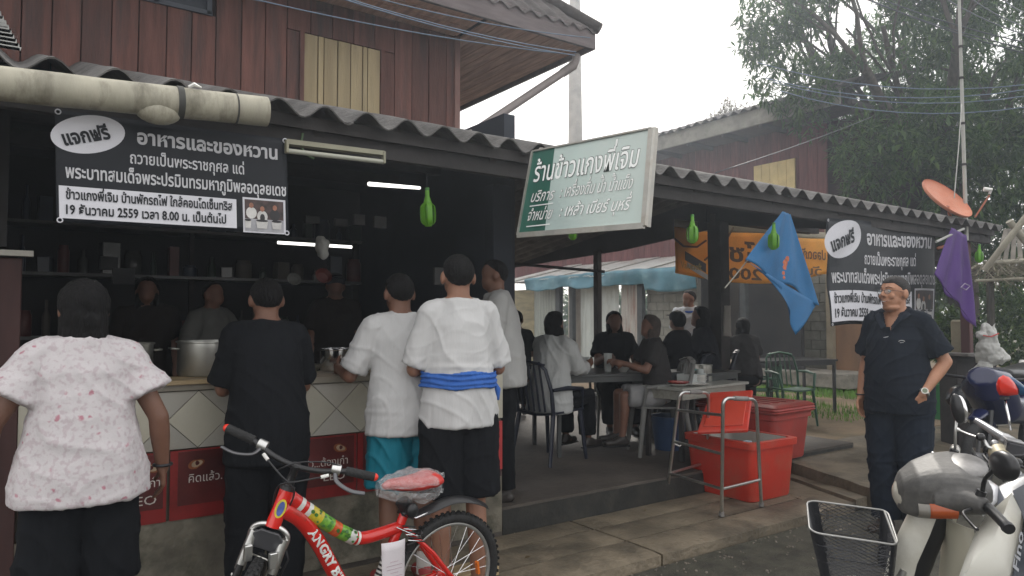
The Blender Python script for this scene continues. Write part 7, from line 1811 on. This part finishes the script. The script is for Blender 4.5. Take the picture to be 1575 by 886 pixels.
for nm, pts, rad in (('bag', [(1516, 500), (1520, 512), (1518, 532), (1524, 552), (1530, 560)], [(.02, .02), (.07, .05), (.10, .07), (.13, .08), (.05, .04)]), ('bag', [(1518, 552), (1510, 572), (1524, 588), (1532, 592)], [(.04, .03), (.11, .07), (.16, .09), (.10, .05)]), ('bag', [(1502, 514), (1512, 516), (1524, 522)], [(.03, .03), (.05, .05), (.03, .03)]),
                     ('bag_ear', [(1513, 518), (1514, 508), (1514, 496)], [.045, .03, .004]), ('bag_ear', [(1525, 518), (1528, 508), (1531, 497)], [.045, .03, .004]), ('bag', [(1534, 535), (1542, 552), (1538, 562)], [.04, .07, .02])):
    mb = MB(); mb.tube([atD(u, v, 6.9) for u, v in pts], rad, 14); remesh(mb, nm, bagw, pb_, .010, disp=lambda p: .022 * noise.noise(p * 14) + .012 * noise.noise(p * 34), smooth_it=0)
MB().tube([atD(1512, 516, 6.84), atD(1524, 518, 6.80), atD(1536, 513, 6.84)], .006, 6).build('red_tie', mat('red_string', (.5, .06, .05), .6, .1), pb_)
MB().tube([atD(1522, 440, 6.9), atD(1522, 505, 6.9)], .004, 5).build('hang_string', blk, pb_)
pt = thing('clay_pot', 'yellowish patterned pot on the ground beyond the motorbikes', 'pot', tuple(atD(1500, 622, 7.6))); WL[pt.name] = Vector()
MB().lathe((0, 0, 0), [(.001, 0), (.07, 0), (.085, .05), (.088, .22), (.075, .25), (.08, .27), (.06, .27)], 20).build('pot_body', mat('yellow_pot', (.36, .30, .12), .7, .35, 14), pt, smooth=40)
bs = thing('white_ring_basin', 'pale rimmed basin lying low beyond the motorbikes', 'basin', tuple(atD(1518, 632, 7.0))); WL[bs.name] = Vector()
MB().lathe((0, 0, -.12), [(.001, 0), (.16, 0), (.23, .11), (.245, .12), (.24, .128), (.22, .118), (.15, .01), (.001, .01)], 32).build('basin_body', dirtywhite, bs, smooth=40)
bt = thing('blue_label_bottle', 'white bottle with a blue label at the right edge above the red mirror', 'bottle', tuple(atD(1573, 575, 6.2))); WL[bt.name] = Vector()
MB().lathe((0, 0, -.12), [(.001, 0), (.05, 0), (.055, .02), (.055, .15), (.03, .20), (.02, .24), (.001, .24)], 20).build('bottle_body', white_p, bt, smooth=40)
MB().lathe((0, 0, -.09), [(.0555, 0), (.056, .002), (.056, .10), (.0555, .102)], 20).build('bottle_label', mat('label_blue', (.04, .07, .35), .4, .4, 30), bt, smooth=40)
for u, lb in ((1415, 'log'),): pass
MB().box(atD(1478, 520, 8.2), (.16, .16, .42)).build('wood_stump', mat('pale_stump', (.26, .23, .16), .9, .3, 5), None, bevel=.02); tag(bpy.data.objects['wood_stump'], 'pale upright wood stump standing on the shelf between the shrub and the red post', 'stump')

# ================================================================ counter pots, yard table, dining table, shop clutter
alp = mat('battered_aluminium', (.46, .46, .43), .32, .12, 12, metal=.9)
pot('big_pot', 'large aluminium pot on the counter between the woman and the man in black', (.93, 4.14, 1.095), .185, .185, alp, rim=.008, handles=True, group='large pots on the counter')
pot('big_pot', 'large aluminium pot on the counter half hidden by the woman in the floral blouse', (.47, 4.16, 1.095), .16, .18, alp, rim=.008, handles=True, group='large pots on the counter')
pot('small_pot', 'shiny straight sided steel pot on the counter beside the man in teal shorts', (1.62, 4.04, 1.095), .125, .13, chrome, rim=.004)
for k, (x, lab) in enumerate(((1.36, 'shallow steel tray behind the man in black'), (2.1, 'shallow steel tray behind the two men in white'))):
    t = thing('food_tray', lab, 'tray', (x, 4.2, 1.078)); WL[t.name] = Vector()
    MB().sheet(lambda a, b: (-.16 + .32 * a, -.12 + .24 * b, .05 * max(abs(2 * a - 1), abs(2 * b - 1)) ** 6), 16, 16, (0, 0, .003)).build('tray_body', steel, t, smooth=50)
def table(label, c, L_, W_, zt, z0_, m, rz, name='dining_table'):
    t = thing(name, label, 'table', (c[0], c[1], z0_), rz); WL[t.name] = Vector(); h_ = zt - z0_
    MB().box((0, 0, h_ - .012), (L_, W_, .024)).build('table_top', m, t, bevel=.003)
    for sy in (-1, 1): MB().box((0, sy * (W_ / 2 - .03), h_ - .05), (L_ - .08, .02, .05)).build('rail', m, t)
    for sx in (-1, 1):
        for sy in (-1, 1): MB().box((sx * (L_ / 2 - .04), sy * (W_ / 2 - .04), (h_ - .024) / 2), (.035, .035, h_ - .024)).build('leg', m, t, bevel=.002)
    return t
dt_ = mat('dull_dark_table', (.07, .075, .075), .3, .2, 5)
p = atD(935, 500, 6.9); table('long dark dining table between the seated diners', (p.x, p.y), 1.35, .75, .90, .17, dt_, R(-18))
for k, (u, v, d, h_, m, lb) in enumerate([(900, 545, 6.9, .13, MATS['cloudy_plastic'], 'left plastic tumbler on the dining table'), (935, 545, 6.8, .17, MATS['cloudy_plastic'], 'tall plastic tumbler on the dining table'), (890, 545, 7.1, .10, white_p, 'white jar on the dining table'), (958, 548, 6.7, .05, white_p, 'white bowl on the dining table')]):
    q = atD(u, v, d); t = thing('tumbler' if h_ > .09 and k < 2 else ('jar' if k == 2 else 'bowl'), lb, 'cup' if k < 2 else ('jar' if k == 2 else 'bowl'), (q.x, q.y, .90)); WL[t.name] = Vector()
    MB().lathe((0, 0, 0), [(.001, 0), (.03, 0), (.04 if k < 3 else .07, h_), (.037 if k < 3 else .065, h_), (.027, .006), (.001, .006)], 18).build('vessel', m, t, smooth=40)
p = atD(1062, 500, 7.1); table('second dark dining table near the thick post', (p.x, p.y), .9, .6, .88, .17, dt_, R(10))
p0_, p1_ = atZ(1170, 604, .1), atZ(1247, 632, .1)
t = table('black steel table standing in the yard under the blue flag', ((8.9), 5.95), 1.15, .65, .84, .1, mat('black_steel', (.02, .02, .022), .35, .2), R(-15), 'yard_table')
p = atD(1215, 560, 8.9); chair('green plastic chair behind the black table in the yard', (p.x, p.y, .1), R(150), chg)
p = atD(1170, 560, 9.6); c_ = chair('smaller green plastic stool like chair at the left of the yard table', (p.x, p.y, .1), R(60), chg); c_.scale = (.8, .8, .8)
for u, v, lb in ((1120, 470, 'white rag hanging on the thick dark post'),):
    q = atD(u, v, 7.0); t = MB().sheet(lambda a, b: q + Vector((.04 * (a - .5) * (1 + b), .02 * math.sin(a * 9), .0)) * 1.6 + Vector((0, 0, -.30 * b)), 8, 8, (.003, .003, 0)).build('hanging_rag', mat('rag_cloth', (.42, .40, .36), .9, .15, 6, transl=.2), None, smooth=True); tag(t, lb, 'cloth')
# shelves and hanging clutter inside the shop, dim behind the counter
sh_ = thing('utensil_shelf', 'dim shelf of jars, bags and bottles along the back wall of the shop', 'shelf', (1.4, 6.4, 1.2))
for z in (1.25, 1.75, 2.15): MB().box((1.35, 6.78, z), (3.0, .34, .025)).build('shelf_board', mat('shelf_metal', (.09, .09, .09), .4, .2), sh_)
for x in (-.1, 1.3, 2.8): MB().box((x, 6.68, 1.2), (.035, .035, 2.2)).build('upright', darkwood, sh_)
rs_ = random.Random(12); jm = [mat('jar_a', (.06, .06, .055), .2, .2), mat('jar_b', (.10, .02, .015), .4, .2), mat('jar_c', (.03, .05, .035), .3, .2), mat('jar_d', (.09, .08, .065), .6, .2), mat('jar_e', (.02, .03, .05), .3, .2)]
k = 0; shc = {}; ORD = 'first second third fourth fifth sixth seventh eighth ninth tenth eleventh twelfth thirteenth'.split()
for z in (1.263, 1.763, 2.163):
    x = -.0
    while x < 2.75:
        r = rs_.uniform(.03, .075); h_ = rs_.uniform(.09, .26); x += r + rs_.uniform(.01, .08)
        col_ = rs_.choice(jm); nm = ['jar', 'bottle', 'carton'][k % 3]
        if nm == 'carton': o = MB().box((x, 6.70, z + h_ / 2), (r * 1.8, .12, h_), rz=rs_.uniform(-.2, .2)).build(nm, col_, None, bevel=.004)
        elif nm == 'bottle': o = MB().lathe((x, 6.70, z), [(.001, 0), (r * .6, 0), (r * .6, h_ * .6), (r * .22, h_ * .8), (r * .22, h_ * 1.1), (.001, h_ * 1.1)], 12).build(nm, col_, None, smooth=40)
        else: o = MB().lathe((x, 6.70, z), [(.001, 0), (r * .9, 0), (r, .01), (r, h_ * .8), (r * .8, h_ * .9), (r * .8, h_), (.001, h_)], 14).build(nm, col_, None, smooth=40)
        cn = shc.setdefault((z, nm), [0]); cn[0] += 1
        tag(o, '%s %s from the left on the %s shelf deep in the shop' % (ORD[cn[0] - 1], nm, {1.263: 'lowest', 1.763: 'middle', 2.163: 'top'}[z]), nm, group={'jar': 'jars on the dark shop shelves', 'bottle': 'bottles on the dark shop shelves', 'carton': 'cartons on the dark shop shelves'}[nm])
        x += r; k += 1
hb = thing('hanging_bag', 'clear plastic bag hanging in front of the long lit tube', 'bag', tuple(atD(494, 378, 4.6)))
mb = MB(); mb.tube([atD(494, 364, 4.6), atD(494, 372, 4.6), atD(497, 392, 4.6), (atD(497, 398, 4.6))], [(.03, .02), (.06, .04), (.045, .03), (.01, .01)], 14); remesh(mb, 'film', bagw, hb, .008, disp=lambda p: .015 * noise.noise(p * 22), smooth_it=0)
for k, (u, v, r, m, nm, lb) in enumerate([(497, 425, .06, MATS['jar_b'], 'red_basket', 'small red basket glimpsed deep in the shop'), (452, 430, .05, mat('dull_steel_bowl', (.10, .10, .09), .4, .2), 'steel_bowl', 'steel bowl glimpsed beside the man in black')]):
    q = atD(u, v, 5.0); t = thing(nm, lb, nm.replace('_', ' '), tuple(q)); WL[t.name] = Vector()
    MB().lathe((0, 0, 0), [(.001, -r * .5), (r * .7, -r * .35), (r, r * .2), (r * .96, r * .2), (r * .66, -r * .3), (.001, -r * .44)], 18, axis=(0, -1, .5)).build('bowl_part', m, t, smooth=40)
for k, (u, v, wd, hh) in enumerate([(584, 342, .09, .08), (552, 338, .08, .07), (524, 342, .09, .05), (480, 338, .10, .05), (676, 425, .09, .12), (190, 425, .15, .12), (168, 405, .12, .10)]):
    q = atD(u, v, 4.9 if u > 300 else 5.4); o = MB().box(q, (wd, .03, hh)).build('notice_board', mat('dim_card', (.05, .05, .05), .8, .2), None, bevel=.003)
    tag(o, ['grey notice card left of the green bottle, rightmost of its row', 'grey notice card, second from the right of its row under the awning', 'low grey notice card in the middle of the row under the awning', 'leftmost grey notice card of the row under the awning', 'pale framed card on the navy wall beside the sash man head', 'dim box hanging above the woman in the floral blouse', 'dim box hanging left of the others above the woman'][k], 'card')
# long wooden plank on the ground by the feet
pl = MB().box((1.72, 3.30, .03), (1.0, .16, .05), rz=R(6)).build('loose_plank', counterwood, None, bevel=.004); tag(pl, 'pale wooden plank lying on the slabs behind the rear bicycle wheel', 'plank')

# dry leaves and paper scraps on the slabs and road
mb = MB(); rs_ = random.Random(21)
for i in range(46):
    x, y = rs_.uniform(1.2, 6), rs_.uniform(2.0, 3.85); z = .004 if 3.05 < y and x < 5.3 else -.066
    if 2.98 < y < 3.05: continue
    a = rs_.uniform(0, 6.3); l_ = rs_.uniform(.012, .030); w_ = l_ * rs_.uniform(.3, .6); c = Vector((x, y, z)); d = Vector((math.cos(a), math.sin(a), .1)); n_ = Vector((-d.y, d.x, .15))
    mb.add([c - d * l_, c - n_ * w_ + Vector((0, 0, .004)), c + d * l_, c + n_ * w_ + Vector((0, 0, .006))], [(0, 1, 2), (0, 2, 3)])
tag(mb.build('leaf_litter', leaf_mat('litter_leaf', (.10, .07, .03), (.22, .17, .10), (.34, .30, .24)), None, fixn=False), 'scattered dry leaves and scraps on the slabs and road edge', 'litter', kind='stuff')
# ================================================================ air volume added to imitate veiling lens glare
hz = bpy.data.materials.new('lens_glare_haze'); hz.use_nodes = True; nt = hz.node_tree; nt.nodes.remove(nt.nodes['Principled BSDF'])
pv = nt.nodes.new('ShaderNodeVolumePrincipled'); pv.inputs['Density'].default_value = .0062; pv.inputs['Color'].default_value = (.80, .89, 1, 1); pv.inputs['Anisotropy'].default_value = .6
nt.links.new(pv.outputs[0], nt.nodes['Material Output'].inputs['Volume'])
o = MB().box((24, 12, 7.9), (90, 84, 18.8)).build('haze', hz, None); tag(o, 'thin pale haze volume added to imitate lens glare', 'haze', kind='stuff')
